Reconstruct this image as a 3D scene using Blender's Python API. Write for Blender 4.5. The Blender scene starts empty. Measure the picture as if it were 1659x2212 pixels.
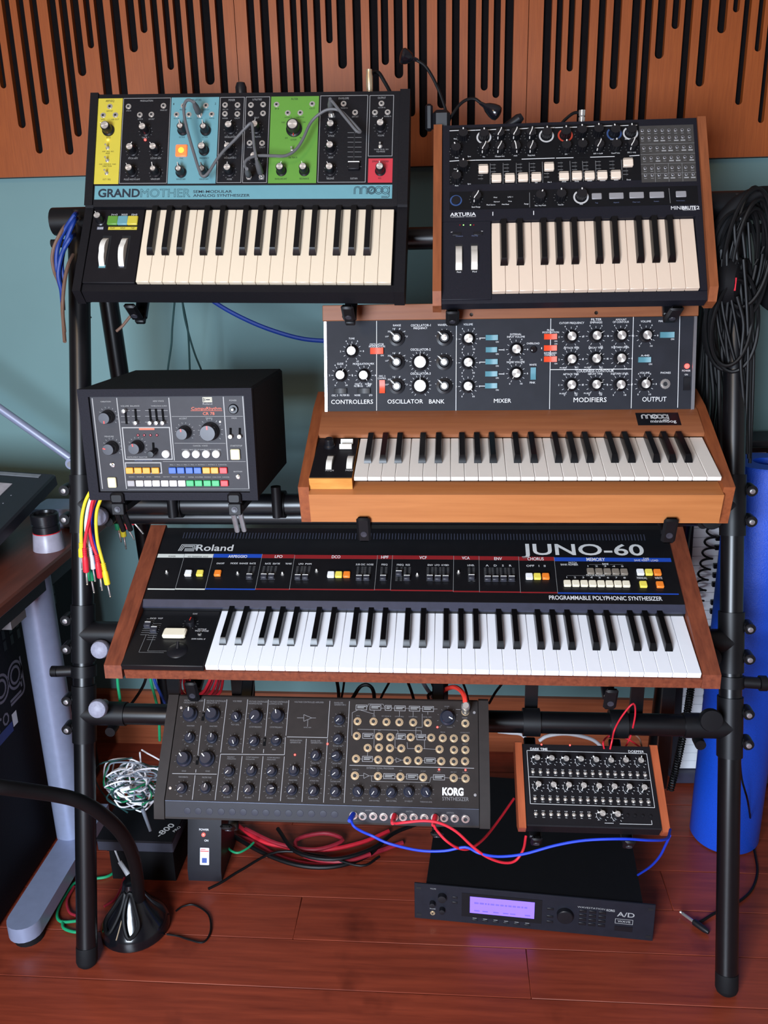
import bpy, bmesh, math, random
from mathutils import Matrix, Vector

sc = bpy.context.scene
COL = sc.collection
R = math.radians
H = 1.366                       # eye height of the camera above the floor

# ---------------------------------------------------------------- camera
def camera():
    cd = bpy.data.cameras.new('camera')
    cd.sensor_fit = 'VERTICAL'; cd.sensor_height = 24.0
    cd.lens = 1848.71 / 2212.0 * 24.0
    cd.clip_start = 0.02
    o = bpy.data.objects.new('camera', cd); COL.objects.link(o)
    yaw, pitch, roll = R(4.5), R(17.8816), R(1.24387)
    rot = Matrix.Rotation(yaw, 4, 'Z') @ Matrix.Rotation(R(90) - pitch, 4, 'X') @ Matrix.Rotation(-roll, 4, 'Z')
    o.matrix_world = Matrix.Translation((0, 0, H)) @ rot
    sc.camera = o
camera()

# ---------------------------------------------------------------- light
sc.view_settings.view_transform = 'Standard'
sc.view_settings.look = 'None'
sc.view_settings.gamma = 1.0
sc.view_settings.use_curve_mapping = False
sc.view_settings.exposure = 0.28

wd = bpy.data.worlds.new('room_ambience'); sc.world = wd
wd.use_nodes = True
wd.node_tree.nodes['Background'].inputs[0].default_value = (0.62, 0.74, 1.0, 1)
wd.node_tree.nodes['Background'].inputs[1].default_value = 0.05

def area(name, loc, target, sx, sy, power, col):
    ld = bpy.data.lights.new(name, 'AREA'); ld.shape = 'RECTANGLE'
    ld.size = sx; ld.size_y = sy; ld.energy = power; ld.color = col
    o = bpy.data.objects.new(name, ld); COL.objects.link(o)
    d = Vector(target) - Vector(loc)
    o.matrix_world = Matrix.Translation(loc) @ d.to_track_quat('-Z', 'Y').to_matrix().to_4x4()
    return o
# daylight through the window behind and to the left of the photographer
area('window_daylight', (-0.68, -1.0, 1.08), (0.15, 1.2, -0.15), 0.8, 1.1, 116, (0.74, 0.85, 1.0))
# warm lamp of the room, high behind the photographer
area('ceiling_lamp', (-1.0, -0.6, 2.1), (-0.5, 1.7, 1.4), 0.35, 0.35, 9, (1.0, 0.70, 0.42))

# ---------------------------------------------------------------- materials
def lin(c):
    return tuple((x / 12.92 if x <= 0.04045 else ((x + 0.055) / 1.055) ** 2.4) for x in c)
def rgb(r, g, b): return lin((r / 255.0, g / 255.0, b / 255.0))
MATS = {}
def mat(name, col, rough=0.5, metal=0.0, var=0.10, scale=60.0, bump=0.0, spec=0.5, emit=0.0, ecol=None, alpha=None, coat=0.0, stretch=None):
    """Principled material whose colour and relief come from a noise texture."""
    if name in MATS: return MATS[name]
    m = bpy.data.materials.new(name); m.use_nodes = True
    nt = m.node_tree; N = nt.nodes; b = N['Principled BSDF']
    b.inputs['Roughness'].default_value = rough
    b.inputs['Metallic'].default_value = metal
    b.inputs['Specular IOR Level'].default_value = spec
    if coat: b.inputs['Coat Weight'].default_value = coat
    tc = N.new('ShaderNodeTexCoord'); mp = N.new('ShaderNodeMapping')
    if stretch: mp.inputs['Scale'].default_value = stretch
    nz = N.new('ShaderNodeTexNoise'); nz.inputs['Scale'].default_value = scale; nz.inputs['Detail'].default_value = 3
    rp = N.new('ShaderNodeValToRGB')
    rp.color_ramp.elements[0].position = 0.3; rp.color_ramp.elements[1].position = 0.7
    rp.color_ramp.elements[0].color = tuple(c * (1 - var) for c in col) + (1,)
    rp.color_ramp.elements[1].color = tuple(min(1, c * (1 + var)) for c in col) + (1,)
    nt.links.new(tc.outputs['Object'], mp.inputs['Vector']); nt.links.new(mp.outputs[0], nz.inputs['Vector'])
    nt.links.new(nz.outputs['Fac'], rp.inputs['Fac']); nt.links.new(rp.outputs['Color'], b.inputs['Base Color'])
    if bump:
        bp = N.new('ShaderNodeBump'); bp.inputs['Strength'].default_value = bump; bp.inputs['Distance'].default_value = 0.002
        nt.links.new(nz.outputs['Fac'], bp.inputs['Height']); nt.links.new(bp.outputs['Normal'], b.inputs['Normal'])
    if emit:
        b.inputs['Emission Color'].default_value = tuple(ecol or col) + (1,)
        b.inputs['Emission Strength'].default_value = emit
    if alpha is not None: b.inputs['Alpha'].default_value = alpha
    MATS[name] = m
    return m
def wood(name, c0, c1, rough=0.4, stretch=(1.5, 40, 40), scale=3.0, spec=0.4, coat=0.0, blotch=None):
    """Wood: long stretched noise for the grain; stains come from a second, wide noise."""
    if name in MATS: return MATS[name]
    m = bpy.data.materials.new(name); m.use_nodes = True
    nt = m.node_tree; N = nt.nodes; b = N['Principled BSDF']; K = nt.links.new
    b.inputs['Roughness'].default_value = rough; b.inputs['Specular IOR Level'].default_value = spec
    if coat: b.inputs['Coat Weight'].default_value = coat; b.inputs['Coat Roughness'].default_value = 0.25
    tc = N.new('ShaderNodeTexCoord'); oi = N.new('ShaderNodeObjectInfo')
    ad = N.new('ShaderNodeVectorMath'); ad.operation = 'MULTIPLY_ADD'
    ad.inputs[1].default_value = (1, 1, 1)
    K(tc.outputs['Object'], ad.inputs[0]); K(oi.outputs['Random'], ad.inputs[2])
    mp = N.new('ShaderNodeMapping'); mp.inputs['Scale'].default_value = stretch
    K(ad.outputs[0], mp.inputs['Vector'])
    nz = N.new('ShaderNodeTexNoise'); nz.inputs['Scale'].default_value = scale; nz.inputs['Detail'].default_value = 5; nz.inputs['Roughness'].default_value = 0.6
    K(mp.outputs[0], nz.inputs['Vector'])
    rp = N.new('ShaderNodeValToRGB'); rp.color_ramp.elements[0].position = 0.25; rp.color_ramp.elements[1].position = 0.75
    rp.color_ramp.elements[0].color = tuple(c0) + (1,); rp.color_ramp.elements[1].color = tuple(c1) + (1,)
    K(nz.outputs['Fac'], rp.inputs['Fac'])
    out = rp.outputs['Color']
    if blotch:
        n2 = N.new('ShaderNodeTexNoise'); n2.inputs['Scale'].default_value = 5.5; n2.inputs['Detail'].default_value = 4
        K(tc.outputs['Object'], n2.inputs['Vector'])
        r2 = N.new('ShaderNodeValToRGB'); r2.color_ramp.elements[0].position = 0.32; r2.color_ramp.elements[1].position = 0.42
        r2.color_ramp.elements[0].color = (0.55, 0.5, 0.5, 1); r2.color_ramp.elements[1].color = (1, 1, 1, 1)
        K(n2.outputs['Fac'], r2.inputs['Fac'])
        mx = N.new('ShaderNodeMix'); mx.data_type = 'RGBA'; mx.blend_type = 'MULTIPLY'; mx.inputs['Factor'].default_value = 1
        K(out, mx.inputs[6]); K(r2.outputs['Color'], mx.inputs[7]); out = mx.outputs[2]
    K(out, b.inputs['Base Color'])
    bp = N.new('ShaderNodeBump'); bp.inputs['Strength'].default_value = 0.08; bp.inputs['Distance'].default_value = 0.001
    K(nz.outputs['Fac'], bp.inputs['Height']); K(bp.outputs['Normal'], b.inputs['Normal'])
    MATS[name] = m
    return m

BLK = mat('black_plastic', rgb(17, 17, 22), 0.4, spec=.4)
TUBE = mat('black_painted_tube', rgb(10, 10, 13), 0.33, spec=0.45)
CLAMP = mat('black_clamp_plastic', rgb(13, 13, 16), 0.45, spec=.3)
TOLEX = mat('black_tolex', rgb(14, 14, 18), 0.75, spec=.25, bump=0.5, scale=400)
GCASE = mat('black_case', rgb(17, 16, 20), 0.6, spec=.22, bump=0.1, scale=300)
PANBLK = mat('panel_black', rgb(18, 16, 20), 0.6, spec=.22)
RUBBER = mat('rubber', rgb(11, 11, 14), 0.7, spec=.25)
SILVER = mat('silver_cap', rgb(232, 228, 222), 0.34, 0.75, var=0.03)
def brushed(m):
    nt = m.node_tree; b = nt.nodes['Principled BSDF']
    tg = nt.nodes.new('ShaderNodeTangent'); tg.direction_type = 'RADIAL'; tg.axis = 'Z'
    nt.links.new(tg.outputs[0], b.inputs['Tangent']); b.inputs['Anisotropic'].default_value = 0.75
brushed(SILVER)
CHROME = mat('chrome', rgb(222, 220, 216), 0.2, 0.8, var=0.03)
GOLD = mat('brass', rgb(206, 184, 152), 0.3, 0.7, var=0.05)
STEEL = mat('steel', rgb(185, 185, 188), 0.3, 0.75)
WKEY = mat('white_key', rgb(236, 238, 243), 0.28, var=0.01)
CKEY = mat('cream_key', rgb(222, 205, 180), 0.3, var=0.01)
IKEY = mat('ivory_key', rgb(232, 224, 214), 0.3, var=0.01)
PKEY = mat('pinkish_key', rgb(222, 200, 178), 0.32, var=0.01)
BKEY = mat('black_key', rgb(10, 10, 12), 0.28, var=0.05, spec=.32)
PW = mat('print_white', rgb(225, 225, 225), 0.5, var=0.03)
PK = mat('print_black', rgb(20, 22, 26), 0.5, var=0.03)
PD = mat('print_dim', rgb(95, 105, 135), 0.5, var=0.03)
PO = mat('print_orange', rgb(226, 92, 52), 0.5, var=0.03)
PTICK = mat('print_grey', rgb(150, 150, 150), 0.5, var=0.03)
COLP = {'w': PW, 'k': PK, 'd': PD, 'o': PO}

# ---------------------------------------------------------------- mesh builder
def I4(): return Matrix.Identity(4)
def T(x, y=0, z=0): return Matrix.Translation((x, y, z))
class B:
    """collects shapes, then links them as one mesh object"""
    def __init__(s): s.v = []; s.f = []
    def raw(s, vs, fs, M=None):
        n = len(s.v)
        s.v += [(M @ Vector(p)) for p in vs] if M is not None else [Vector(p) for p in vs]
        s.f += [tuple(i + n for i in f) for f in fs]
        return s
    def box(s, x0, y0, z0, x1, y1, z1, bev=0.0, M=None):
        if bev <= 0:
            vs = [(x0, y0, z0), (x1, y0, z0), (x1, y1, z0), (x0, y1, z0), (x0, y0, z1), (x1, y0, z1), (x1, y1, z1), (x0, y1, z1)]
            return s.raw(vs, [(0, 3, 2, 1), (4, 5, 6, 7), (0, 1, 5, 4), (1, 2, 6, 5), (2, 3, 7, 6), (3, 0, 4, 7)], M)
        b = bev; vs = []
        for zz, k in ((z0, b), (z0 + b, 0), (z1 - b, 0), (z1, b)):
            i = k
            X0, X1, Y0, Y1 = x0 + i, x1 - i, y0 + i, y1 - i
            c = b if k == 0 else b * 0.6
            vs += [(X0 + c, Y0, zz), (X1 - c, Y0, zz), (X1, Y0 + c, zz), (X1, Y1 - c, zz), (X1 - c, Y1, zz), (X0 + c, Y1, zz), (X0, Y1 - c, zz), (X0, Y0 + c, zz)]
        fs = [tuple(range(7, -1, -1)), tuple(range(24, 32))]
        for r in range(3):
            for i in range(8):
                j = (i + 1) % 8
                fs.append((r * 8 + i, r * 8 + j, r * 8 + 8 + j, r * 8 + 8 + i))
        return s.raw(vs, fs, M)
    def lathe(s, prof, seg=20, M=None, a0=0.0):
        """prof: (radius, z) from bottom to top; r=0 closes"""
        vs = []; fs = []; rings = []
        for r, z in prof:
            if r <= 1e-9: rings.append([len(vs)]); vs.append((0, 0, z))
            else:
                rings.append(list(range(len(vs), len(vs) + seg)))
                vs += [(r * math.cos(a0 + 2 * math.pi * i / seg), r * math.sin(a0 + 2 * math.pi * i / seg), z) for i in range(seg)]
        for a, b in zip(rings, rings[1:]):
            for i in range(seg):
                j = (i + 1) % seg
                if len(a) == 1 and len(b) == 1: continue
                if len(a) == 1: fs.append((a[0], b[j], b[i])[::-1])
                elif len(b) == 1: fs.append((a[i], a[j], b[0]))
                else: fs.append((a[i], a[j], b[j], b[i]))
        if len(rings[0]) > 1: fs.append(tuple(rings[0][::-1]))
        if len(rings[-1]) > 1: fs.append(tuple(rings[-1]))
        return s.raw(vs, fs, M)
    def cyl(s, r, z0, z1, seg=16, M=None): return s.lathe([(r, z0), (r, z1)], seg, M)
    def rod(s, p, q, r, seg=16, r2=None):
        p, q = Vector(p), Vector(q); d = q - p
        M = Matrix.Translation(p) @ d.to_track_quat('Z', 'Y').to_matrix().to_4x4()
        return s.lathe([(r, 0), (r2 if r2 is not None else r, d.length)], seg, M)
    def prism(s, poly, z0, z1, M=None):
        """polygon in xy (counter-clockwise) extruded along z"""
        n = len(poly)
        vs = [(x, y, z0) for x, y in poly] + [(x, y, z1) for x, y in poly]
        fs = [tuple(range(n - 1, -1, -1)), tuple(range(n, 2 * n))] + [(i, (i + 1) % n, n + (i + 1) % n, n + i) for i in range(n)]
        return s.raw(vs, fs, M)
    def side(s, poly, x0, x1):
        """profile of (y,z) points (seen from +x, counter-clockwise) extruded along x"""
        n = len(poly)
        vs = [(x0, y, z) for y, z in poly] + [(x1, y, z) for y, z in poly]
        fs = [tuple(range(n - 1, -1, -1)), tuple(range(n, 2 * n))] + [(i, (i + 1) % n, n + (i + 1) % n, n + i) for i in range(n)]
        return s.raw(vs, fs)
    def line(s, x0, y0, x1, y1, w, z=0.0003):
        d = Vector((x1 - x0, y1 - y0, 0)); L = d.length
        if L < 1e-7: return s
        n = Vector((-d.y, d.x, 0)) / L * w / 2; e = d / L * w / 2 * 0
        a, b = Vector((x0, y0, z)), Vector((x1, y1, z))
        return s.raw([a - n, b - n, b + n, a + n], [(0, 1, 2, 3)])
    def quad(s, x0, y0, x1, y1, z=0.0003): return s.raw([(x0, y0, z), (x1, y0, z), (x1, y1, z), (x0, y1, z)], [(0, 1, 2, 3)])
    def frame(s, x0, y0, x1, y1, w, z=0.0003):
        for a in ((x0, y0, x1, y0 + w), (x0, y1 - w, x1, y1), (x0, y0 + w, x0 + w, y1 - w), (x1 - w, y0 + w, x1, y1 - w)): s.quad(*a, z=z)
        return s
    def ring(s, r0, r1, seg=24, z=0.0003, a0=0.0, a1=2 * math.pi, M=None):
        vs = []; fs = []
        for i in range(seg + 1):
            a = a0 + (a1 - a0) * i / seg
            vs += [(r0 * math.cos(a), r0 * math.sin(a), z), (r1 * math.cos(a), r1 * math.sin(a), z)]
        for i in range(seg): fs.append((2 * i, 2 * i + 1, 2 * i + 3, 2 * i + 2))
        return s.raw(vs, fs, M)
    def tube(s, pts, r, seg=8, smooth=4, closed=False, rfun=None):
        P = [Vector(p) for p in pts]
        if smooth > 1: P = spline(P, smooth, closed)
        n = len(P); up = None; vs = []; fs = []
        for i in range(n):
            a = P[(i - 1) % n] if (i or closed) else P[0]; b = P[(i + 1) % n] if (i < n - 1 or closed) else P[-1]
            t = (b - a)
            t = t.normalized() if t.length > 1e-9 else Vector((0, 0, 1))
            if up is None: up = t.orthogonal().normalized()
            up = (up - t * up.dot(t))
            up = up.normalized() if up.length > 1e-6 else t.orthogonal().normalized()
            sd = t.cross(up); rr = rfun(i / (n - 1)) if rfun else r
            vs += [P[i] + (up * math.cos(2 * math.pi * k / seg) + sd * math.sin(2 * math.pi * k / seg)) * rr for k in range(seg)]
        for i in range(n if closed else n - 1):
            j = (i + 1) % n
            for k in range(seg):
                l = (k + 1) % seg
                fs.append((i * seg + k, i * seg + l, j * seg + l, j * seg + k))
        if not closed: fs += [tuple(range(seg - 1, -1, -1)), tuple(range((n - 1) * seg, n * seg))]
        return s.raw(vs, fs)
    def text(s, st, u, v, w, h, style='w', z=0.0004):
        vs, fs = glyphs(st, style)
        return s.raw([(u + x * w, v + y * h, z + zz * h) for x, y, zz in vs], fs)
    def mesh(s, name, frame=None, smooth=True, ang=35):
        me = bpy.data.meshes.new(name)
        V = s.v
        if frame is not None:
            inv = frame.inverted(); V = [inv @ p for p in V]
        me.from_pydata([tuple(p) for p in V], [], s.f)
        me.validate()
        if smooth and len(s.f):
            me.shade_smooth(); me.set_sharp_from_angle(angle=R(ang))
        return me
def spline(P, k, closed=False):
    out = []; n = len(P)
    rng = range(n) if closed else range(n - 1)
    for i in rng:
        p1, p2 = P[i], P[(i + 1) % n]
        p0 = P[(i - 1) % n] if (i > 0 or closed) else p1 * 2 - p2
        p3 = P[(i + 2) % n] if (i < n - 2 or closed) else p2 * 2 - p1
        for j in range(k):
            t = j / k
            out.append(0.5 * ((2 * p1) + (p2 - p0) * t + (2 * p0 - 5 * p1 + 4 * p2 - p3) * t * t + (3 * p1 - p0 - 3 * p2 + p3) * t ** 3))
    if not closed: out.append(P[-1])
    return out
GL = {}
def glyphs(st, style):
    """letters as flat outlines, fitted into a unit box"""
    k = (st, style)
    if k in GL: return GL[k]
    cu = bpy.data.curves.new('letters', 'FONT'); cu.body = st; cu.size = 1; cu.resolution_u = 4 if style in ('wide', 'bold', 'heavy', 'sb', 'line') else 2
    cu.offset = {'bold': 0.03, 'heavy': 0.045, 'sb': 0.012, 'wide': 0.014}.get(style, 0.0)
    if style == 'line':
        cu.fill_mode = 'NONE'; cu.bevel_depth = 0.012; cu.bevel_resolution = 0
    o = bpy.data.objects.new('letters', cu)
    COL.objects.link(o)
    bpy.context.view_layer.update()
    me = o.evaluated_get(bpy.context.evaluated_depsgraph_get()).to_mesh()
    vs = [tuple(p.co) for p in me.vertices]; fs = [tuple(p.vertices) for p in me.polygons]
    o.to_mesh_clear(); bpy.data.objects.remove(o); bpy.data.curves.remove(cu)
    x0 = min(p[0] for p in vs); x1 = max(p[0] for p in vs)
    y0 = 0.0 if st.upper() == st else min(0.0, min(p[1] for p in vs) * 0); y1 = max(p[1] for p in vs)
    dx = max(x1 - x0, 1e-6); dy = max(y1 - y0, 1e-6)
    vs = [((p[0] - x0) / dx, (p[1] - y0) / dy, 0.0) for p in vs]
    GL[k] = (vs, fs)
    return GL[k]

# ---------------------------------------------------------------- objects
W = {}
def tag(o, label, cat, group=None, kind=None):
    o['label'] = label
    if cat: o['category'] = cat
    if group: o['group'] = group
    if kind: o['kind'] = kind
    return o
def put(name, me, m, parent=None, Mw=None, label=None):
    o = bpy.data.objects.new(name, me); COL.objects.link(o)
    if m is not None and me is not None and not me.materials: me.materials.append(m)
    Mw = Mw if Mw is not None else I4()
    if parent is not None:
        o.parent = parent; o.matrix_local = W[parent].inverted() @ Mw
    else: o.matrix_local = Mw
    W[o] = Mw
    if label: o['label'] = label
    return o
def thing(name, label, cat, Mw, group=None):
    return tag(put(name, None, None, None, Mw), label, cat, group)
def obj(name, b, m, parent=None, frame=None, label=None, smooth=True, ang=35):
    """b is in world coordinates; the object's own frame is its parent's unless given"""
    fr = frame if frame is not None else (W[parent] if parent is not None else I4())
    return put(name, b.mesh(name, fr, smooth, ang), m, parent, fr, label)
def loc(name, b, m, parent, Mw, label=None, smooth=True, ang=35):
    """b is in the local coordinates of Mw"""
    return put(name, b.mesh(name, None, smooth, ang), m, parent, Mw, label)
CACHE = {}
def cached(key, fn, m):
    if key not in CACHE:
        me = fn().mesh(key); me.materials.append(m); CACHE[key] = me
    return CACHE[key]
class Pan:
    """a flat face of an instrument: x to the right, y up the slope, z out of it"""
    def __init__(s, x0, y0, z0, ang, roll=0.0, yaw=0.0):
        X = Vector((math.cos(R(roll)), 0, -math.sin(R(roll))))
        V = Vector((0, math.cos(R(ang)), math.sin(R(ang)))); V = (V - X * X.dot(V)).normalized()
        N = X.cross(V); O = Vector((0, y0, z0 + H)) + X * x0
        s.M = Matrix(((X.x, V.x, N.x, O.x), (X.y, V.y, N.y, O.y), (X.z, V.z, N.z, O.z), (0, 0, 0, 1)))
    def at(s, u, v, w=0.0, rot=0.0):
        """millimetres on the face -> world matrix"""
        return s.M @ T(u / 1000, v / 1000, w / 1000) @ Matrix.Rotation(R(-rot), 4, 'Z')
    def p(s, u, v, w=0.0): return (s.M @ Vector((u / 1000, v / 1000, w / 1000)))
    def yz(s, v, w=0.0, dx=0.0):
        q = s.p(dx, v, w); return (q.y, q.z)
def mm(*a): return [x / 1000.0 for x in a]
# panel layouts in millimetres: (u,v) on each panel's own plane
L={}
L['g_art']=[(-275.3,28.6,-229.4,189.2,'yellow'),(-139.2,28.7,-52.1,189.5,'aqua'),(42.4,28.7,128.5,189.1,'green'),(220.2,29.0,263.1,72.9,'red'),(-272.1,-0.1,263.5,25.1,'aqua')]
L['g_box']=[(-228.2,29.5,-140.7,189.4),(-50.3,29.8,-5.9,189.2),(-3.8,29.5,40.2,189.3),(131.0,29.6,216.0,190.0),(219.1,77.0,262.1,189.5)]
L['g_knob']=[(-252.8,128.9,1),(-184.2,126.1,0),(-205.5,89.1,0),(-163.2,89.1,0),(-205.0,50.2,0),(-161.2,48.7,2),(-115.6,126.9,2),(-73.9,125.9,2),(-75.3,89.4,0),(-115.0,48.4,2),(-73.1,48.1,2),(-28.7,128.3,0),(-28.5,89.0,0),(-27.7,50.0,0),(17.8,128.8,0),(19.1,71.2,0),(85.8,127.8,3),(65.8,50.7,0),(106.8,50.5,0),(152.9,128.4,0),(153.0,89.5,0),(153.4,50.2,0),(240.5,129.1,0),(241.7,50.0,0)]
L['g_jack']=[(-252.6,173.7),(-264.2,157.2),(-241.4,157.5),(-218.1,173.4),(-153.6,174.0),(-196.3,157.4),(-175.0,157.8),(-116.7,173.5),(-75.7,173.5),(-128.8,157.1),(-106.2,156.9),(-86.5,155.9),(-64.5,157.0),(-40.9,174.2),(-18.2,173.9),(-40.4,157.7),(-17.9,157.1),(6.2,173.7),(28.2,174.3),(6.3,157.7),(28.7,157.9),(6.6,103.0),(29.2,102.5),(7.8,40.6),(30.7,40.5),(52.5,174.0),(116.7,174.4),(73.4,158.0),(95.9,158.1),(172.9,174.2),(193.9,157.7),(151.6,153.9),(240.3,173.8),(229.2,157.3),(251.7,157.6)]
L['g_toggle']=[(-252.4,95.7),(-251.7,72.2),(-251.7,48.4),(83.9,88.1),(240.4,94.9)]
L['g_led']=[(-252.7,111.1,0),(-184.1,110.6,1)]
L['g_sync']=[(-126.7,78.1,-105.8,100.0)]
L['g_slot']=[(194.0,124.3,195.6,70.2)]
L['g_fader']=[(194.9,57.7)]
L['g_tick']=[(181.6,121.0,206.4,120.8),(181.8,112.1,206.6,111.9),(182.1,103.3,206.9,103.1),(182.4,94.2,207.1,94.0),(182.7,85.3,207.4,85.1),(182.9,76.4,207.7,76.2),(183.5,58.4,208.2,58.3),(-99.0,169.6,-94.7,35.8)]
L['g_text']=[('ARP/SEQ',-260.9,182.3,15.9,4.2,'k'),('MODULATION',-196.7,182.2,23.2,3.4,'w'),('OSCILLATORS',-107.0,182.4,22.5,3.8,'k'),('MIXER',-34.8,181.6,11.7,3.7,'w'),('RATE',-255.6,113.6,7.4,3.0,'k'),('RATE',-188.5,113.0,7.8,3.1,'w'),('MODE',-255.5,84.4,7.4,2.8,'k'),('ARP  SEQ  REC',-262.2,88.2,21.7,2.3,'k'),('DIRECTION',-259.8,60.4,16.3,2.8,'k'),('ORD  FWD/BCK  RND',-266.9,64.3,31.4,2.3,'k'),('OCT / SEQ',-258.4,35.7,14.4,3.0,'k'),('1',-135.6,175.3,1.3,3.7,'k'),('2',-59.8,175.1,2.4,3.7,'k'),('OCTAVE',-122.2,113.4,10.5,3.0,'k'),('OCTAVE',-80.3,113.0,10.4,3.0,'k'),('SYNC',-119.8,74.1,7.2,2.8,'k'),('FREQUENCY',-83.1,74.2,17.1,3.0,'k'),('WAVEFORM',-123.6,35.3,16.5,3.0,'k'),('WAVEFORM',-81.9,35.2,16.4,2.9,'k'),('WAVEFORM',-170.4,35.6,16.5,3.0,'w'),('PULSE WIDTH AMT',-219.2,35.4,29.5,3.0,'w'),('PITCH AMT',-213.3,74.6,17.5,3.0,'w'),('CUTOFF AMT',-172.7,74.4,19.7,3.0,'w'),('OSCILLATOR 1',-39.2,113.0,22.2,3.0,'w'),('OSCILLATOR 2',-38.6,74.4,21.8,3.0,'w'),('NOISE',-31.5,34.9,8.7,3.0,'w'),('GATE OUT',-258.4,164.0,11.6,2.7,'k'),('VEL',-268.3,148.2,9.3,2.7,'k'),('KB OUT',-247.8,148.0,13.4,2.7,'k'),('SYNC IN',-221.7,164.2,8.7,2.3,'w'),('WAVE OUT',-159.3,164.5,13.0,2.6,'w'),('RATE IN',-199.5,148.4,8.9,2.3,'w'),('S/H OUT',-179.7,148.1,10.7,2.6,'w'),('WAVE OUT',-123.7,165.0,12.4,2.7,'k'),('WAVE OUT',-81.9,164.6,12.5,2.6,'k'),('PITCH IN',-133.4,148.8,9.6,2.3,'k'),('PWM IN',-110.0,148.6,8.6,2.3,'k'),('PITCH IN',-91.1,148.8,9.5,2.3,'k'),('PWM IN',-68.7,148.6,9.1,2.2,'k'),('OSC 1 IN',-45.1,164.8,9.9,2.3,'w'),('OSC 2 IN',-22.4,165.0,9.7,2.2,'w'),('NOISE',-44.5,148.2,9.6,2.3,'w'),('OUT',-22.6,148.0,9.7,2.6,'w'),('UTILITIES',8.6,182.3,16.9,3.3,'w'),('FILTER',78.7,182.2,12.1,3.7,'k'),('ENVELOPE',163.6,182.4,18.3,3.6,'w'),('OUTPUT',233.6,182.4,14.1,3.7,'w'),('MULT',13.4,148.6,8.4,2.7,'w'),('ATTENUATOR',10.5,113.1,15.8,2.6,'w'),('HI PASS',2.9,93.8,8.4,2.3,'w'),('OUT',24.7,93.6,10.4,2.7,'w'),('INPUT',4.7,34.8,7.1,2.4,'w'),('OUTPUT',25.7,34.7,9.8,2.6,'w'),('CUTOFF',80.1,106.8,10.6,3.1,'k'),('KB TRACK',78.3,74.2,15.4,3.0,'k'),('ENVELOPE AMT',54.8,35.0,21.4,3.0,'k'),('RESONANCE',98.8,35.2,16.9,3.1,'k'),('20k',100.6,139.5,5.6,2.7,'k'),('100',62.9,139.4,5.8,2.7,'k'),('20',69.8,110.5,5.0,2.7,'k'),('4k',96.1,110.9,4.1,2.7,'k'),('IN',49.9,165.0,6.7,2.7,'k'),('OUT',112.2,164.6,9.8,3.0,'k'),('CUTOFF IN',67.8,148.8,13.0,2.3,'k'),('LIN FM IN',90.1,148.8,12.4,2.3,'k'),('ATTACK',147.4,113.4,10.8,3.1,'w'),('DECAY',148.7,73.8,9.0,3.0,'w'),('RELEASE',147.2,35.2,12.8,3.2,'w'),('SUSTAIN',189.1,35.0,12.5,3.2,'w'),('TRIGGER IN',167.7,165.0,12.5,2.3,'w'),('+ENV OUT',146.2,148.6,12.4,3.1,'w'),('-ENV OUT',188.1,148.5,11.9,3.0,'w'),('VOLUME',235.3,113.4,11.2,3.0,'w'),('VCA MODE',233.6,84.0,15.3,3.0,'w'),('DRONE  KB REL  ENV',229.8,88.4,25.4,2.1,'w'),('VCA AMT IN',234.4,165.1,12.9,2.3,'w'),('KB IN',225.7,149.1,7.7,2.3,'w'),('REVERB IN',245.9,148.9,12.2,2.3,'w'),('SPRING REVERB',226.6,65.8,29.2,3.4,'k'),('MIX',238.4,35.1,5.5,3.0,'k')]
L['g_logo']=[('GRAND',-265.4,4.4,76.6,15.3,'bold'),('MOTHER',-187.6,4.0,91.1,15.3,'line'),('SEMI-MODULAR',-91.8,11.4,70.4,4.8,'sb'),('ANALOG SYNTHESIZER',-91.5,4.1,102.3,5.0,'sb')]
L['g_moog']=[(196.1,1.8,258.4,22.1)]
L['g_knob2']=[(-261.0,122.9)]
L['g_btn']=[(-247.6,114.1,-227.9,132.2,'green'),(-229.2,114.0,-209.6,132.1,'aqua'),(-211.3,114.0,-191.7,132.1,'yellow')]
L['g_bar']=[(-245.1,105.4,-192.6,111.6)]
L['g_wheel']=[(-245.5,59.3),(-210.3,59.3)]
L['g_text2']=[('[<<]',-242.8,135.1,10.4,3.6,'w'),('[HOLD]',-224.4,135.1,10.6,3.7,'w'),('[SH]',-206.1,135.0,10.0,3.6,'w'),('PLAY',-241.1,107.2,8.5,3.2,'k'),('HOLD',-222.6,107.2,8.5,3.2,'k'),('TAP',-203.7,107.2,6.5,3.2,'k'),('GLIDE',-264.4,107.0,10.0,3.2,'w')]
L['g_tag']=[(-251.1,27.3,-239.1,33.0,'aqua'),(-213.3,28.3,-206.0,32.2,'grey'),(-265.5,105.9,-253.9,111.6,'grey')]
L['b_knob']=[(-188.4,317.9,0,0),(-150.8,316.1,1,0),(-122.9,316.9,2,20),(-94.8,316.5,2,20),(-66.8,316.1,2,15),(-38.5,315.5,1,0),(-4.8,315.3,3,0),(-201.3,289.1,0,-20),(-151.0,289.8,2,20),(-123.2,289.3,2,20),(-94.4,288.9,2,-15),(-66.5,288.0,2,15),(-5.2,287.6,0,5),(-188.4,255.2,0,0),(-200.5,232.3,0,15),(-165.4,192.1,2,25),(-52.4,189.9,0,25),(-16.3,191.5,0,0),(23.3,317.1,0,0),(52.7,318.0,0,0),(82.0,315.7,4,-10),(110.7,315.6,1,0),(23.2,288.3,0,5),(52.9,287.8,2,20),(82.5,287.2,0,5),(111.7,287.8,2,20),(19.6,191.3,1,0)]
L['b_fader']=[(-152.1,250.1,0),(-128.9,231.2,1),(-105.1,230.9,1),(-81.7,231.1,1),(-58.2,231.2,1),(-35.3,251.0,0),(-9.5,231.6,1),(13.4,231.7,1),(35.5,231.1,1),(57.7,231.3,1),(81.3,231.5,1),(103.5,254.9,0)]
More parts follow.
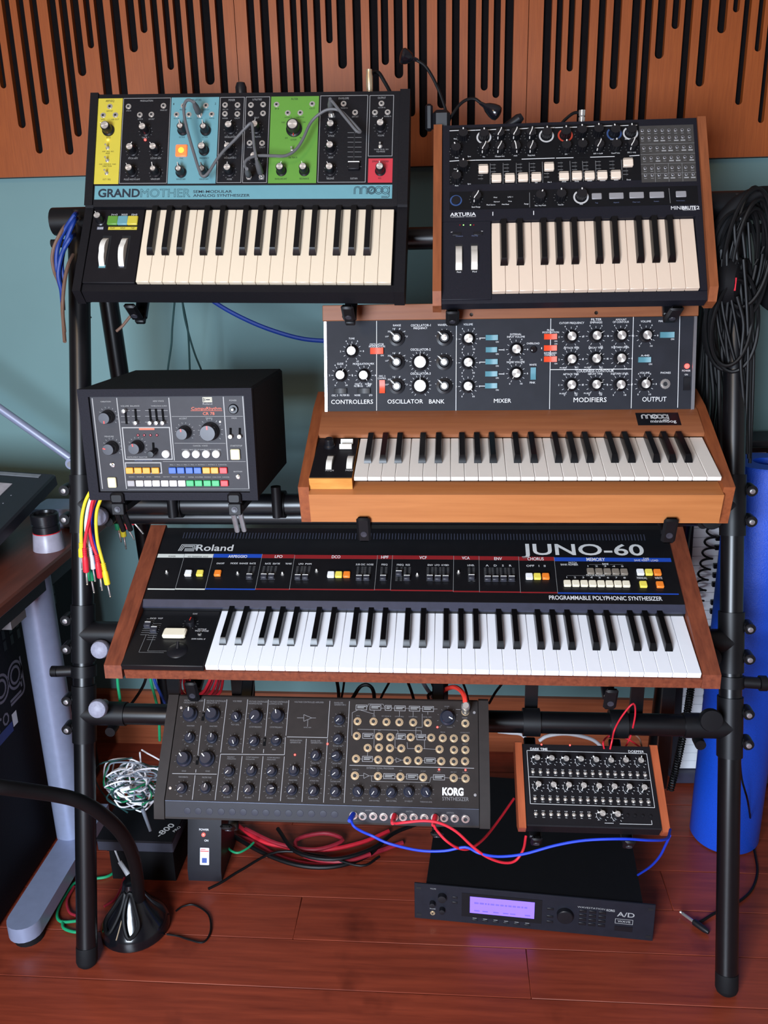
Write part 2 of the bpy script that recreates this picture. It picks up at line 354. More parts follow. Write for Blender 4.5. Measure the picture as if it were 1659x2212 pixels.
L['b_slot']=[(-157.2,246.2),(-134.3,245.5),(-110.9,245.3),(-87.4,245.3),(-64.0,245.5),(-39.8,246.2),(-15.0,245.8),(9.8,245.3),(29.6,245.6),(52.0,245.9),(75.7,246.0),(99.1,247.2)]
L['b_jack']=[(131.7,319.9),(143.3,319.7),(155.0,319.5),(166.7,319.3),(178.3,319.1),(189.9,319.0),(201.5,318.8),(213.1,318.6),(131.3,305.1),(143.1,305.0),(154.9,304.9),(166.7,304.8),(178.5,304.7),(190.2,304.6),(201.9,304.6),(213.6,304.5),(132.9,284.7),(144.5,284.7),(156.1,284.7),(167.7,284.7),(179.3,284.7),(190.9,284.7),(202.5,284.7),(214.0,284.7),(133.0,264.4),(144.7,264.5),(156.5,264.5),(168.2,264.5),(179.9,264.6),(191.6,264.6),(203.3,264.7),(215.0,264.7),(133.2,244.3),(145.0,244.3),(156.8,244.3),(168.5,244.4),(180.3,244.4),(192.0,244.4),(203.8,244.4),(215.5,244.5),(133.4,230.6),(145.2,230.6),(157.0,230.5),(168.8,230.5),(180.6,230.4),(192.3,230.4),(204.1,230.4),(215.8,230.3)]
L['b_patch']=[(126.4,216.8,221.4,329.4)]
L['b_rule']=[(-213.0,331.6,-195.6,331.9),(-184.3,331.1,-166.0,331.2),(-165.6,331.2,-156.7,331.4),(-144.9,331.0,-126.8,331.7),(-87.4,331.2,-68.9,332.0),(-59.3,332.1,-42.5,332.0),(-32.1,331.7,-23.3,331.7),(-22.5,331.3,-7.3,331.5),(1.5,331.2,16.6,331.2),(-212.9,269.5,-195.7,270.3),(-184.4,269.9,-166.2,270.2),(-165.9,270.2,-102.6,269.1),(-83.5,269.6,-24.7,269.9),(-22.3,269.8,8.5,269.7),(29.4,331.5,49.9,332.1),(59.7,331.8,83.4,331.9),(93.1,331.2,109.4,331.5),(115.1,330.8,123.2,331.4),(38.1,269.6,81.1,269.7),(106.9,269.8,124.7,270.7),(-135.8,166.3,-135.9,158.8),(-63.9,166.3,-64.0,158.3)]
L['b_thin']=[(-140.0,262.7,-140.3,221.6),(-116.8,262.6,-117.2,221.3),(-93.2,262.2,-93.7,221.1),(-70.1,262.4,-70.4,221.3),(-47.0,263.1,-46.8,221.0),(2.1,263.3,2.5,221.8),(-70.6,202.7,-70.8,173.4),(24.1,262.3,24.9,222.0),(47.2,262.5,47.2,222.6),(92.5,262.9,93.0,222.2),(172.8,204.1,173.8,175.0)]
L['b_btn']=[(38.3,185.6,55.6,197.3),(68.5,185.4,93.6,197.3),(103.7,185.7,128.7,197.6),(138.6,185.3,163.5,197.2),(183.8,185.7,201.8,197.3)]
L['b_ring']=[(-201.3,190.4)]
L['b_text']=[('ARTURIA',-211.6,159.6,45.7,6.7,'wide'),('YOUR EXPERIENCE - YOUR SOUND',-211.3,157.1,45.4,1.6,'w'),('MINI',174.4,162.2,18.8,6.8,'w'),('BRUTE',193.7,162.0,23.5,6.7,'bold'),('2',218.0,162.0,5.1,6.4,'sb'),('ANALOG SYNTHESIZER',194.3,160.1,22.8,1.4,'w'),('Rate',-202.9,274.9,6.0,2.6,'w'),('Sync',-180.3,276.9,5.9,2.6,'w'),('Fine',-153.0,275.4,4.0,2.6,'w'),('Ultrasaw Amt',-131.0,275.2,16.9,2.9,'w'),('PWM',-97.4,275.4,6.0,2.5,'w'),('Metal Amt',-72.2,275.2,12.7,2.9,'w'),('FM',-6.3,275.6,3.9,2.5,'w'),('Rate',-202.9,218.8,5.9,2.5,'w'),('Sync',-180.5,221.6,5.9,2.5,'w'),('Wave',-205.7,313.4,6.3,2.6,'w'),('Wave',-205.6,252.1,6.2,2.5,'w'),('Sub',-60.5,221.0,4.4,2.5,'w'),('Osc 2',-38.4,221.0,7.1,2.5,'w'),('Attack',-13.2,221.3,7.9,2.5,'w'),('Bend Range',-173.1,175.4,15.1,2.8,'w'),('Mod Source',-146.8,179.0,15.4,2.6,'w'),('Mod Dest',-119.6,179.2,12.4,2.6,'w'),('Wheel',-134.5,193.5,6.4,2.3,'w'),('Aftertouch',-134.2,185.0,10.7,2.3,'w'),('LFO 1',-109.1,193.6,8.7,2.3,'w'),('Vca',-108.7,185.2,6.6,2.3,'w'),('Range',-80.1,179.1,7.4,2.7,'w'),('Seq / Arp Mode',-61.8,175.5,19.6,2.6,'w'),('Time Div',-21.4,175.8,10.2,2.6,'w'),('Tune',-41.5,302.4,5.1,2.4,'w'),('FILTER',-113.2,328.5,8.9,1.8,'w'),('OSC MIXER',-99.9,267.2,15.1,1.8,'k'),('ENV 1 > Cutoff',44.3,275.2,16.2,2.6,'w'),('Cutoff Tune',75.6,275.2,14.9,2.6,'w'),('ENV 2 > Amp',104.0,275.6,14.8,2.6,'w'),('Resonance',100.5,302.8,9.4,2.5,'w'),('Cutoff',74.5,303.0,6.5,2.4,'w'),('Decay',9.6,221.4,7.2,2.6,'w'),('Sustain',31.3,221.7,8.6,2.6,'w'),('Release',53.6,221.6,9.6,2.5,'w'),('Attack',78.0,222.0,7.8,2.5,'w'),('Decay',100.5,221.8,7.2,2.5,'w'),('Rate',17.1,176.0,5.3,2.4,'w'),('Tap',43.8,178.0,5.1,2.1,'d'),('Append',75.8,177.9,9.4,2.2,'d'),('Clear Last',108.8,177.8,13.1,2.2,'d'),('Restart',145.9,178.2,8.5,2.1,'d'),('Performance',184.6,178.5,14.2,1.9,'d'),('ADSR ENVELOPE',14.5,268.8,21.2,1.5,'k'),('AD ENVELOPE',89.1,268.6,16.2,1.5,'k'),('Pitch',-199.5,49.7,7.2,2.8,'w'),('Mod',-172.4,50.0,7.5,2.8,'w'),('Octave',-201.5,119.2,12.5,2.5,'d'),('Kbd Play',-173.3,119.3,11.0,2.5,'d'),('<',-210.5,127.0,3.3,2.2,'w'),('>',-156.7,127.6,3.2,2.2,'w')]
L['b_wheel']=[(-196.2,78.0),(-169.0,78.3)]
L['b_led']=[(-194.1,142.0,'r'),(-187.9,141.9,'g'),(-175.5,141.7,'g'),(-169.7,141.6,'r')]
L['m_knob']=[(-287.5,112.3,0,0),(-308.8,68.2,0,30),(-265.3,67.4,0,145),(-203.5,134.9,1,-45),(-203.7,90.9,1,-45),(-203.8,46.6,1,-45),(-160.1,90.4,2,0),(-160.1,47.0,2,0),(-115.6,134.3,1,-45),(-116.0,90.0,1,-45),(-115.4,46.3,1,-45),(-71.3,132.2,0,140),(-71.5,88.9,0,140),(-71.6,45.5,0,140),(16.1,111.9,0,140),(16.3,68.2,0,-145),(115.7,133.8,0,-30),(160.5,134.5,0,60),(204.7,134.4,0,-45),(116.4,92.9,0,-145),(160.5,93.4,0,40),(205.1,93.6,0,-145),(116.7,46.6,0,-145),(161.5,46.8,0,70),(205.3,46.1,0,-145),(250.0,134.2,0,140),(249.7,46.9,0,10)]
L['m_rock']=[(-253.0,106.5,-228.7,117.9,'o'),(-236.4,34.2,-226.0,58.3,'o'),(-322.4,34.1,-298.0,43.6,'k'),(-278.3,33.8,-253.9,43.3,'k'),(-39.5,129.2,-17.2,138.7,'b'),(-39.3,107.2,-18.5,116.6,'b'),(-39.5,85.4,-17.6,94.9,'b'),(-39.8,63.2,-17.9,72.7,'b'),(-39.9,41.4,-18.0,50.9,'b'),(43.0,56.6,52.7,78.8,'b'),(66.8,129.3,90.1,139.2,'o'),(66.8,108.8,90.1,118.7,'o'),(67.1,88.6,90.4,98.5,'o'),(274.9,129.7,299.8,139.9,'b'),(237.4,85.9,259.2,95.6,'b'),(319.3,35.0,330.5,58.7,'k')]
L['m_led']=[(324.8,78.6)]
L['m_lamp']=[(48.0,111.7)]
L['m_jack']=[(286.9,46.9)]
L['m_rule']=[(-241.0,167.3,-242.1,1.9),(-93.4,166.8,-93.7,1.0),(78.7,166.9,78.9,2.6),(79.4,74.8,226.2,74.5),(226.9,167.9,227.1,3.3),(309.5,168.2,310.5,3.7),(-51.1,133.6,-40.1,133.5),(-50.6,89.8,-39.8,89.6),(-50.6,45.9,-39.9,45.8),(-15.6,111.7,-6.3,111.6),(-15.2,67.8,-5.8,67.7)]
L['m_text']=[('CONTROLLERS',-327.9,14.8,79.1,7.8,'w'),('OSCILLATOR',-221.6,14.8,66.5,7.7,'w'),('BANK',-143.8,14.4,28.7,7.7,'w'),('MIXER',-23.4,15.0,31.7,7.2,'w'),('MODIFIERS',122.5,15.0,59.8,8.5,'w'),('OUTPUT',246.7,15.2,43.3,8.4,'w'),('TUNE',-293.4,134.2,10.9,3.1,'w'),('GLIDE',-315.9,87.7,11.8,3.5,'w'),('MODULATION MIX',-286.0,87.2,39.8,3.5,'w'),('OSC. 3',-326.7,29.2,11.5,3.3,'w'),('FILTER EG',-310.8,29.4,17.2,3.3,'w'),('NOISE',-283.5,29.2,10.8,3.2,'w'),('LFO',-256.1,29.1,6.2,3.2,'w'),('OSC. 3/',-282.8,50.2,13.9,2.9,'w'),('FILTER EG',-284.1,46.3,16.3,2.9,'w'),('NOISE/',-263.2,50.0,12.7,2.9,'w'),('LFO',-260.3,46.2,6.5,2.9,'w'),('OSCILLATOR',-254.2,122.5,26.4,3.8,'w'),('MODULATION',-255.7,118.6,29.8,3.8,'w'),('ON',-233.9,102.5,5.5,2.9,'w'),('OSC. 3',-237.4,64.6,11.7,2.9,'w'),('CONTROL',-239.6,60.2,15.8,3.2,'w'),('RANGE',-210.4,157.0,14.5,3.5,'w'),('OSCILLATOR-1',-177.5,156.2,36.9,4.1,'w'),('FREQUENCY',-172.5,151.2,25.5,3.8,'w'),('WAVEFORM',-127.8,156.4,24.7,3.8,'w'),('OSCILLATOR-2',-178.2,112.0,37.3,4.2,'w'),('OSCILLATOR-3',-178.3,67.8,37.4,4.2,'w'),('LO',-224.9,137.4,4.4,2.5,'w'),("32'",-220.5,146.4,5.7,2.8,'w'),("16'",-211.1,151.4,5.2,2.6,'w'),("8'",-199.5,151.2,2.9,2.5,'w'),("4'",-190.7,146.1,3.2,2.5,'w'),("2'",-185.9,136.9,2.8,2.5,'w'),('LO',-225.1,92.8,4.4,2.5,'w'),("32'",-220.7,102.0,5.7,2.8,'w'),("16'",-211.3,107.0,5.2,2.5,'w'),("8'",-199.7,106.9,2.9,2.6,'w'),("4'",-190.8,101.8,3.2,2.5,'w'),("2'",-186.0,92.4,2.7,2.5,'w'),('LO',-225.3,48.9,4.3,2.6,'w'),("32'",-220.9,58.2,5.7,2.9,'w'),("16'",-211.5,63.2,5.2,2.6,'w'),("8'",-199.8,63.1,2.9,2.6,'w'),("4'",-190.9,57.9,3.2,2.6,'w'),("2'",-186.1,48.6,2.7,2.6,'w'),('VOLUME',-80.4,156.8,17.2,3.7,'w'),('EXTERNAL',5.2,137.8,20.7,3.4,'w'),('INPUT VOLUME',-0.3,133.4,32.3,3.3,'w'),('OVERLOAD',35.5,121.0,23.4,3.4,'w'),('NOISE VOLUME',-0.3,87.5,32.5,3.4,'w'),('WHITE',40.8,82.2,13.2,3.4,'w'),('PINK',42.0,49.7,10.1,3.5,'w'),('FILTER',72.4,144.6,12.7,3.4,'w'),('MODULATION',63.9,140.6,30.0,3.4,'w'),('KEYBOARD',67.6,103.2,22.8,3.4,'w'),('CONTROL',68.3,99.6,20.0,3.4,'w'),('1',62.2,112.2,1.4,3.1,'w'),('2',62.0,91.3,1.9,3.1,'w'),('ON',-21.0,124.8,5.3,2.8,'w'),('ON',-20.8,102.8,5.3,2.9,'w'),('ON',-20.6,81.0,5.3,2.9,'w'),('ON',-20.4,59.0,5.3,2.9,'w'),('ON',-20.2,37.0,5.3,2.8,'w'),('ON',85.8,125.0,5.3,2.5,'w'),('ON',85.9,120.0,5.2,2.6,'w'),('ON',86.5,84.4,5.2,2.5,'w'),('CUTOFF FREQUENCY',94.2,156.9,44.9,3.6,'w'),('FILTER',151.5,162.0,18.6,4.3,'w'),('EMPHASIS',150.0,157.2,21.6,3.6,'w'),('AMOUNT',195.3,162.0,19.4,3.2,'w'),('OF CONTOUR',190.5,157.5,28.8,3.6,'w'),('ATTACK TIME',102.6,112.2,28.1,3.3,'w'),('DECAY TIME',148.0,112.0,25.9,3.2,'w'),('SUSTAIN LEVEL',188.8,112.4,32.3,3.2,'w'),('LOUDNESS CONTOUR',127.5,69.3,66.7,4.8,'w'),('ATTACK TIME',102.6,64.6,28.3,3.3,'w'),('DECAY TIME',148.0,64.9,26.0,3.3,'w'),('SUSTAIN LEVEL',188.8,64.8,32.2,3.3,'w'),('VOLUME',240.2,157.9,18.3,3.5,'w'),('MAIN OUTPUT',272.1,158.1,30.6,3.4,'w'),('A-440',242.2,96.9,14.9,3.4,'w'),('ON',294.8,125.7,5.7,3.1,'w'),('ON',256.6,81.4,5.8,3.1,'w'),('VOLUME',240.8,65.6,17.7,3.5,'w'),('PHONES',278.3,65.4,17.9,3.4,'w'),('POWER',316.5,68.8,14.9,3.2,'w'),('ON',321.2,62.0,5.6,2.9,'w'),('M-SEC.',96.4,76.6,12.8,2.5,'w'),('SEC.',123.7,77.0,7.3,2.5,'w'),('M-SEC.',141.0,76.8,12.8,2.5,'w'),('SEC.',167.9,76.8,7.1,2.5,'w'),('M-SEC.',96.6,29.6,12.8,2.6,'w'),('SEC.',123.7,29.8,6.9,2.5,'w'),('M-SEC.',141.0,29.8,12.4,2.6,'w'),('SEC.',168.0,29.8,6.9,2.5,'w')]
L['m_badge']=[(232.7,21.3,309.0,56.8)]
L['m_moog']=[(241.8,34.7,289.0,51.5)]
L['m_badgetext']=[('minimoog',256.1,28.6,45.4,7.4,'wide')]
L['m_plate']=[(-345.6,2.7,-265.8,132.5)]
L['m_wheel']=[(-314.3,47.1),(-278.5,47.0)]
L['m_knobp']=[(-321.7,104.1)]
L['m_sw']=[(-290.7,114.9),(-291.3,96.6)]
L['m_ptext']=[('PITCH',-318.7,18.4,13.9,5.2,'w'),('MOD.',-283.9,18.8,13.2,5.3,'w')]
L['c_knob']=[(-99.2,142.1,0,180),(-98.1,90.1,0,-75),(-54.4,91.3,0,-10),(28.1,115.4,0,-5),(71.2,116.8,1,0)]
L['c_slot']=[(-69.3,154.5,-69.3,129.3),(-52.1,154.6,-52.6,129.9),(-28.0,154.5,-27.5,129.8),(-17.6,154.4,-17.2,129.7),(-6.7,154.3,-6.3,129.7),(-27.4,98.0,-27.9,81.0),(105.2,122.0,104.1,106.5),(120.6,121.9,119.5,106.4)]
L['c_pin']=[(-69.0,152.2),(-51.3,132.5),(-27.1,132.3),(-16.3,132.3),(-5.8,132.2)]
L['c_led']=[(-51.9,110.6),(-41.3,110.6),(-30.6,110.5),(-19.8,110.5)]
L['c_lever']=[(-28.0,81.4)]
L['c_round']=[(-6.6,78.9),(27.8,78.7),(44.6,78.6),(61.7,78.8),(78.5,78.8)]
L['c_sq']=[(-109.9,22.4,-97.4,38.1),(104.0,70.2,117.6,86.0)]
L['c_btn']=[(-77.9,45.6,-64.9,55.9,'y'),(-63.3,45.6,-50.3,55.9,'y'),(-48.9,45.6,-35.9,55.9,'y'),(-33.5,45.6,-20.5,55.8,'y'),(-4.2,45.6,8.7,56.2,'b'),(10.0,45.6,22.9,56.2,'b'),(24.5,45.6,37.5,56.2,'b'),(38.6,45.6,51.6,56.2,'b'),(53.5,45.6,66.5,56.2,'y'),(67.5,45.6,80.5,56.1,'y'),(82.4,45.6,95.4,56.1,'r'),(-77.3,23.6,-64.6,33.7,'g'),(-62.7,23.6,-49.9,33.7,'w'),(-48.3,23.6,-35.5,33.7,'w'),(-34.1,23.7,-21.3,33.7,'w'),(-19.3,23.7,-6.5,33.7,'w'),(-4.8,23.7,8.0,33.7,'w'),(9.9,23.7,22.7,33.7,'w'),(24.0,23.8,37.1,33.9,'n'),(38.6,23.8,51.6,33.9,'n'),(53.4,23.8,66.5,33.9,'n'),(67.6,23.8,80.7,33.9,'n'),(82.5,23.8,95.6,33.9,'r')]
L['c_power']=[(112.0,153.1)]
L['c_pin2']=[(105.1,108.4),(120.2,108.4)]
L['c_tog']=[(112.5,39.2),(-100.5,59.7)]
L['c_dot']=[(88.6,132.2)]
L['c_panel']=[(-126.6,14.7,131.1,174.5)]
L['c_rule']=[(-123.3,172.6,-123.0,18.3),(-81.8,172.9,-81.2,18.3),(5.7,172.5,6.0,67.6),(96.5,173.4,96.9,67.5),(128.7,173.8,129.3,18.9)]
L['c_thin']=[(7.9,141.4,126.9,141.0),(8.7,96.6,94.8,96.0),(-14.1,65.7,126.8,65.4),(-78.9,17.6,129.3,18.6),(-76.6,151.9,-62.0,151.8),(-58.3,151.8,-43.8,151.7),(-77.6,142.3,-63.0,142.2),(-59.3,142.2,-44.8,142.1),(-78.6,132.7,-64.0,132.6),(-60.3,132.6,-45.7,132.5),(-35.9,151.7,2.2,151.4),(-36.8,142.1,1.4,141.8),(-37.8,132.4,0.5,132.2)]
L['c_box']=[(-78.4,68.6,3.4,124.1),(-79.4,44.8,-16.8,64.4)]
L['c_redbar']=[(-49.3,119.3,-23.2,123.3)]
L['c_text']=[('VARIATION',-109.8,165.6,17.5,2.4,'w'),('MEASURE',-109.2,107.4,15.6,2.4,'w'),('VOLUME  BALANCE',-76.5,158.2,31.7,2.3,'w'),('INSTRUMENT SELECTOR',-73.9,72.2,34.2,2.1,'w'),('ADD VOICE',-21.4,166.0,18.4,2.3,'w'),('TAMBOURINE GUIRO',-25.4,158.2,26.9,1.8,'w'),('PROGRAM RHYTHM',-61.7,66.0,29.5,1.8,'d'),('ROCK 1',-74.7,38.5,10.2,1.7,'w'),('SHUFFLE',-61.2,38.5,12.2,1.7,'w'),('SLOW ROCK',-45.0,38.4,8.8,1.7,'w'),('SWING',-30.8,38.4,10.1,1.8,'w'),('FOX TROT',-15.4,38.4,10.8,1.8,'w'),('TANGO',-1.3,38.4,10.8,1.8,'w'),('BOSSA',13.5,38.4,8.0,1.8,'w'),('ACCENT',20.2,136.8,13.2,2.5,'w'),('TEMPO',64.3,136.9,11.5,2.4,'w'),('POWER',106.2,166.0,12.1,2.4,'w'),('FADE',108.1,137.1,8.5,2.2,'w'),('CANCEL VOICE',39.8,91.2,24.6,2.2,'w'),('START/STOP',102.6,90.8,20.1,2.5,'w'),('CYMBAL BASS DRUM SNARE DRUM COW BELL',20.1,84.8,67.1,1.9,'w'),('FILL 1  FILL 2  FILL 3  FILL 4  INTRO 1  INTRO 2  CANCEL',-2.2,59.2,97.1,1.7,'w'),('SAMBA  RHUMBA  MAMBO  CHA-CHA  CANCEL',27.2,38.0,70.4,1.7,'w'),('RHYTHM',105.3,47.1,14.2,2.1,'w'),('Roland',61.7,160.4,15.7,3.2,'w'),('CompuRhythm',42.1,152.1,49.9,4.8,'o'),('CR 78',60.6,143.6,19.4,4.8,'o')]
L['c_oline']=[(40.6,150.9,93.3,150.6)]
L['c_logo']=[(62.0,164.5,77.5,172.9)]
L['j_sec']=[(-499.9,266.2,-498.8,175.2,'w'),(-446.1,266.7,-445.1,175.9,'w'),(-388.0,267.1,-387.3,176.6,'b'),(-290.9,267.9,-290.5,177.7,'r'),(-226.2,265.9,-225.4,178.1,'r'),(-63.7,266.3,-64.3,178.8,'r'),(-34.2,266.5,-34.2,179.1,'r'),(83.9,266.2,82.9,176.9,'r'),(132.4,265.9,131.5,176.5,'r'),(208.1,265.5,206.7,176.1,'r'),(275.4,264.5,274.7,175.5,'b'),(494.0,263.4,493.1,174.7,'e')]
L['j_btn']=[(-427.2,214.7,'w'),(-404.3,215.0,'y'),(-369.4,215.3,'o'),(-149.6,214.0,'w'),(-134.6,214.1,'y'),(-119.2,214.3,'o'),(225.0,213.5,'w'),(240.1,213.6,'y'),(255.7,213.8,'o'),(339.7,227.0,'g'),(355.2,226.8,'g'),(370.5,226.6,'g'),(385.9,226.4,'g'),(401.4,226.2,'g'),(294.0,197.3,'c'),(309.4,197.3,'c'),(324.8,197.3,'c'),(340.1,197.2,'c'),(355.5,197.2,'c'),(370.8,197.1,'c'),(386.1,197.1,'c'),(401.3,197.0,'c'),(431.2,226.1,'w'),(446.8,225.9,'y'),(462.4,225.7,'o'),(432.0,196.4,'y'),(462.0,196.0,'o')]
L['j_sl']=[(-306.0,205.9,0.75),(-278.0,206.2,0.72),(-263.3,206.3,0.72),(-212.2,205.1,0.75),(-197.9,205.3,0.75),(-95.0,204.8,0.75),(-80.9,204.9,0.75),(-49.3,205.3,0.8),(-19.9,216.7,0.4),(-4.4,205.7,0.75),(39.1,206.2,0.75),(54.1,205.4,0.75),(68.7,205.6,0.75),(117.3,208.6,0.7),(147.6,205.3,0.8),(161.9,205.4,0.8),(177.0,205.6,0.8),(192.1,205.8,0.8)]
L['j_slrow']=[(-105.7,235.5),(-103.2,202.8)]
L['j_tog']=[(-330.7,215.3),(-243.5,215.3),(-470.8,217.0),(-178.4,223.4),(15.0,215.5),(93.0,223.0)]
L['j_vent']=[(-459.5,308.8,453.0,324.9)]
L['j_text']=[('Roland',-426.1,275.6,74.2,16.5,'sb'),('POWER',-477.5,258.0,14.3,3.9,'k'),('KEY TRANSPOSE  HOLD',-438.4,257.8,40.6,3.8,'k'),('ARPEGGIO',-357.7,257.5,37.7,7.1,'sb'),('LFO',-265.0,258.0,15.1,7.0,'sb'),('ON/OFF',-377.6,240.4,15.5,4.1,'w'),('MODE  RANGE  RATE',-349.7,240.8,49.7,4.2,'w'),('RATE',-281.3,240.6,10.9,4.2,'w'),('DELAY TIME',-266.3,240.8,13.9,4.1,'w'),('TRIG MODE',-241.5,241.0,12.0,4.1,'w'),('DCO',-152.7,257.9,16.9,7.4,'sb'),('HPF',-56.2,257.8,14.2,7.3,'sb'),('VCF',17.9,257.4,14.1,7.3,'sb'),('VCA',99.8,257.2,14.8,7.2,'sb'),('LFO  PWM',-215.3,240.5,24.8,4.3,'w'),('SUB OSC  NOISE',-104.1,240.2,34.0,4.3,'w'),('FREQ',-54.5,240.4,11.6,4.2,'w'),('FREQ  RES',-24.8,240.0,25.2,4.2,'w'),('ENV  LFO  KYBD',34.3,240.0,40.4,4.2,'w'),('LEVEL',110.2,240.0,13.4,4.2,'w'),('ENV',161.5,256.0,14.7,7.2,'sb'),('CHORUS',224.7,256.0,30.7,7.5,'sb'),('MEMORY',336.0,255.0,34.6,8.3,'sb'),('JUNO-60',214.3,270.6,232.3,28.5,'wide'),('PROGRAMMABLE POLYPHONIC SYNTHESIZER',258.0,160.6,203.1,9.4,'sb'),('A    D    S    R',144.7,239.6,48.9,4.8,'w'),('OFF   I   II',221.4,239.5,36.1,4.9,'w'),('PATCH',301.7,248.0,14.7,4.5,'w'),('BANK NUMBER',286.4,243.4,32.3,4.5,'w'),('BANK',364.4,245.2,11.8,4.9,'w'),('PATCH NUMBER',331.5,217.2,34.1,4.7,'w'),('SAVE VERIFY LOAD',424.8,255.2,44.5,4.8,'w'),('TAPE',442.0,259.6,11.0,4.5,'w'),('MANUAL',423.7,211.3,18.4,5.0,'w'),('WRITE',456.1,211.6,13.4,5.0,'w'),('1   2   3   4   5',336.3,240.4,66.7,3.7,'w'),('1    2    3    4    5    6    7    8',294.2,212.2,108.7,3.9,'w')]
L['j_rule']=[(339.7,246.4,363.2,246.6),(378.3,246.7,402.3,247.0),(295.1,218.4,329.8,218.8),(367.1,218.8,401.9,219.2)]
L['j_logo']=[(-463.4,275.0,-427.3,291.9)]
L['j_plate']=[(-509.4,2.4,-352.2,139.9)]
L['j_sl2']=[(-479.3,95.2),(-464.0,82.9)]
L['j_knob']=[(-401.2,103.5)]
L['j_cream']=[(-441.7,65.4,-403.5,83.2)]
L['j_tog2']=[(-377.4,76.6)]
L['j_lever']=[(-408.6,39.6)]
L['j_rule2']=[(-476.4,73.2,-477.0,29.4),(-477.0,29.4,-431.5,29.4),(-461.2,72.6,-462.0,32.6),(-462.0,32.6,-427.5,33.3)]
L['j_text2']=[('DCO  VCF',-481.2,115.1,23.9,3.5,'w'),('GLIDE',-403.5,128.6,8.7,3.2,'w'),('OCTAVE',-384.1,87.8,15.9,3.4,'w'),('TRANSPOSE',-388.6,83.4,25.8,3.4,'w'),('DOWN  NORMAL  UP',-389.5,62.8,25.3,3.3,'w')]
L['s_knob']=[(-245.0,146.0,1,-5),(-204.7,146.1,1,-45),(-161.9,143.1,0,150),(-126.7,144.6,2,-145),(-88.6,146.1,2,-15),(-240.1,104.8,0,20),(-200.3,105.0,0,0),(-161.7,100.6,0,155),(-125.4,101.4,0,-140),(-87.0,103.0,0,70),(-245.0,68.8,1,-40),(-205.0,69.7,1,-45),(-242.0,20.2,0,-140),(-201.0,21.2,0,10),(-163.4,49.8,0,-140),(-124.7,51.5,0,30),(-89.7,51.6,0,-130),(-163.7,20.1,0,-140),(-126.7,21.0,0,-145),(-88.4,22.0,0,80),(21.4,141.3,0,-135),(21.1,108.1,0,-135),(19.9,79.4,0,-115),(20.4,50.7,0,-130),(21.6,21.4,0,-140),(-15.8,79.7,0,-150),(-16.8,52.5,0,-45),(-15.7,21.5,0,-150),(-51.8,53.3,0,0),(-52.6,22.2,0,-145),(59.3,22.4,0,145),(87.4,22.0,0,-145),(115.9,22.2,0,-140),(144.6,23.9,0,150),(173.7,24.7,0,150),(209.2,148.8,1,120)]
L['s_jack']=[(52.8,139.8),(80.8,140.0),(103.4,139.7),(125.8,139.7),(149.8,139.8),(175.0,139.6),(239.9,140.0),(240.0,160.3),(52.7,114.7),(91.4,114.5),(110.8,113.8),(146.0,114.4),(181.4,114.5),(201.1,114.2),(220.0,114.1),(239.7,114.9),(72.5,94.8),(92.1,95.8),(110.9,95.4),(130.3,95.4),(159.9,95.4),(195.7,95.3),(220.3,94.8),(239.6,95.2),(53.3,76.3),(91.3,75.4),(111.0,75.1),(141.1,75.3),(159.9,75.5),(198.8,75.6),(220.0,75.4),(239.0,76.4),(52.8,48.1),(92.0,48.3),(130.0,48.2),(168.4,48.3),(219.8,48.5),(239.6,48.2)]
L['s_ljack']=[(52.8,15.6,'b'),(68.0,14.7,''),(85.8,15.3,''),(103.1,14.7,''),(120.8,15.1,'r'),(135.7,15.2,''),(153.4,15.4,''),(171.0,15.1,''),(188.7,15.5,'r'),(204.0,15.6,''),(221.5,15.4,''),(239.3,15.1,'')]
L['s_dimple']=[(-231.2,14.8),(-212.5,14.9),(-193.0,14.8),(-172.9,14.9),(-153.8,15.2),(-134.7,15.3),(-114.9,15.2),(-96.0,15.4),(-76.5,15.6),(-57.3,15.7),(-37.7,15.9),(-18.4,15.9),(1.4,16.3),(20.7,15.9)]
L['s_rule']=[(-222.8,174.1,-223.1,152.5),(-223.4,126.6,-222.6,76.0),(-222.8,51.9,-222.6,46.9),(-182.7,174.0,-183.1,81.3),(-145.3,174.7,-145.0,81.4),(-108.0,174.7,-107.6,111.0),(-108.1,88.9,-107.9,82.3),(-71.3,174.6,-71.2,112.6),(-72.0,110.3,-71.1,80.2),(-182.8,78.6,-71.1,80.2),(-182.8,78.6,-183.3,2.4),(-263.5,44.1,-185.5,44.9),(-223.0,42.5,-222.6,2.1),(-144.7,76.3,-145.2,3.4),(-108.1,76.9,-108.0,3.3),(-70.9,77.3,-71.4,3.9),(-69.2,110.7,2.4,110.8),(1.9,174.9,1.9,110.2),(2.0,109.1,1.9,3.3),(36.8,175.0,36.8,3.7),(-34.9,108.3,-34.6,3.4),(42.5,65.3,254.1,65.4)]
L['s_box']=[(48.5,159.8,68.1,169.1),(73.2,159.8,93.0,169.4),(99.9,159.7,111.2,169.1),(116.6,159.5,135.9,168.8),(142.0,159.5,161.2,168.8),(165.5,159.2,185.2,168.8),(62.6,110.8,80.9,120.1),(120.9,110.5,137.1,120.3),(156.2,110.4,172.2,120.1),(63.9,71.9,81.7,81.2),(170.3,71.9,188.9,80.9),(101.3,44.5,121.1,53.4),(140.0,44.7,159.6,53.6),(185.4,44.7,204.9,53.6)]
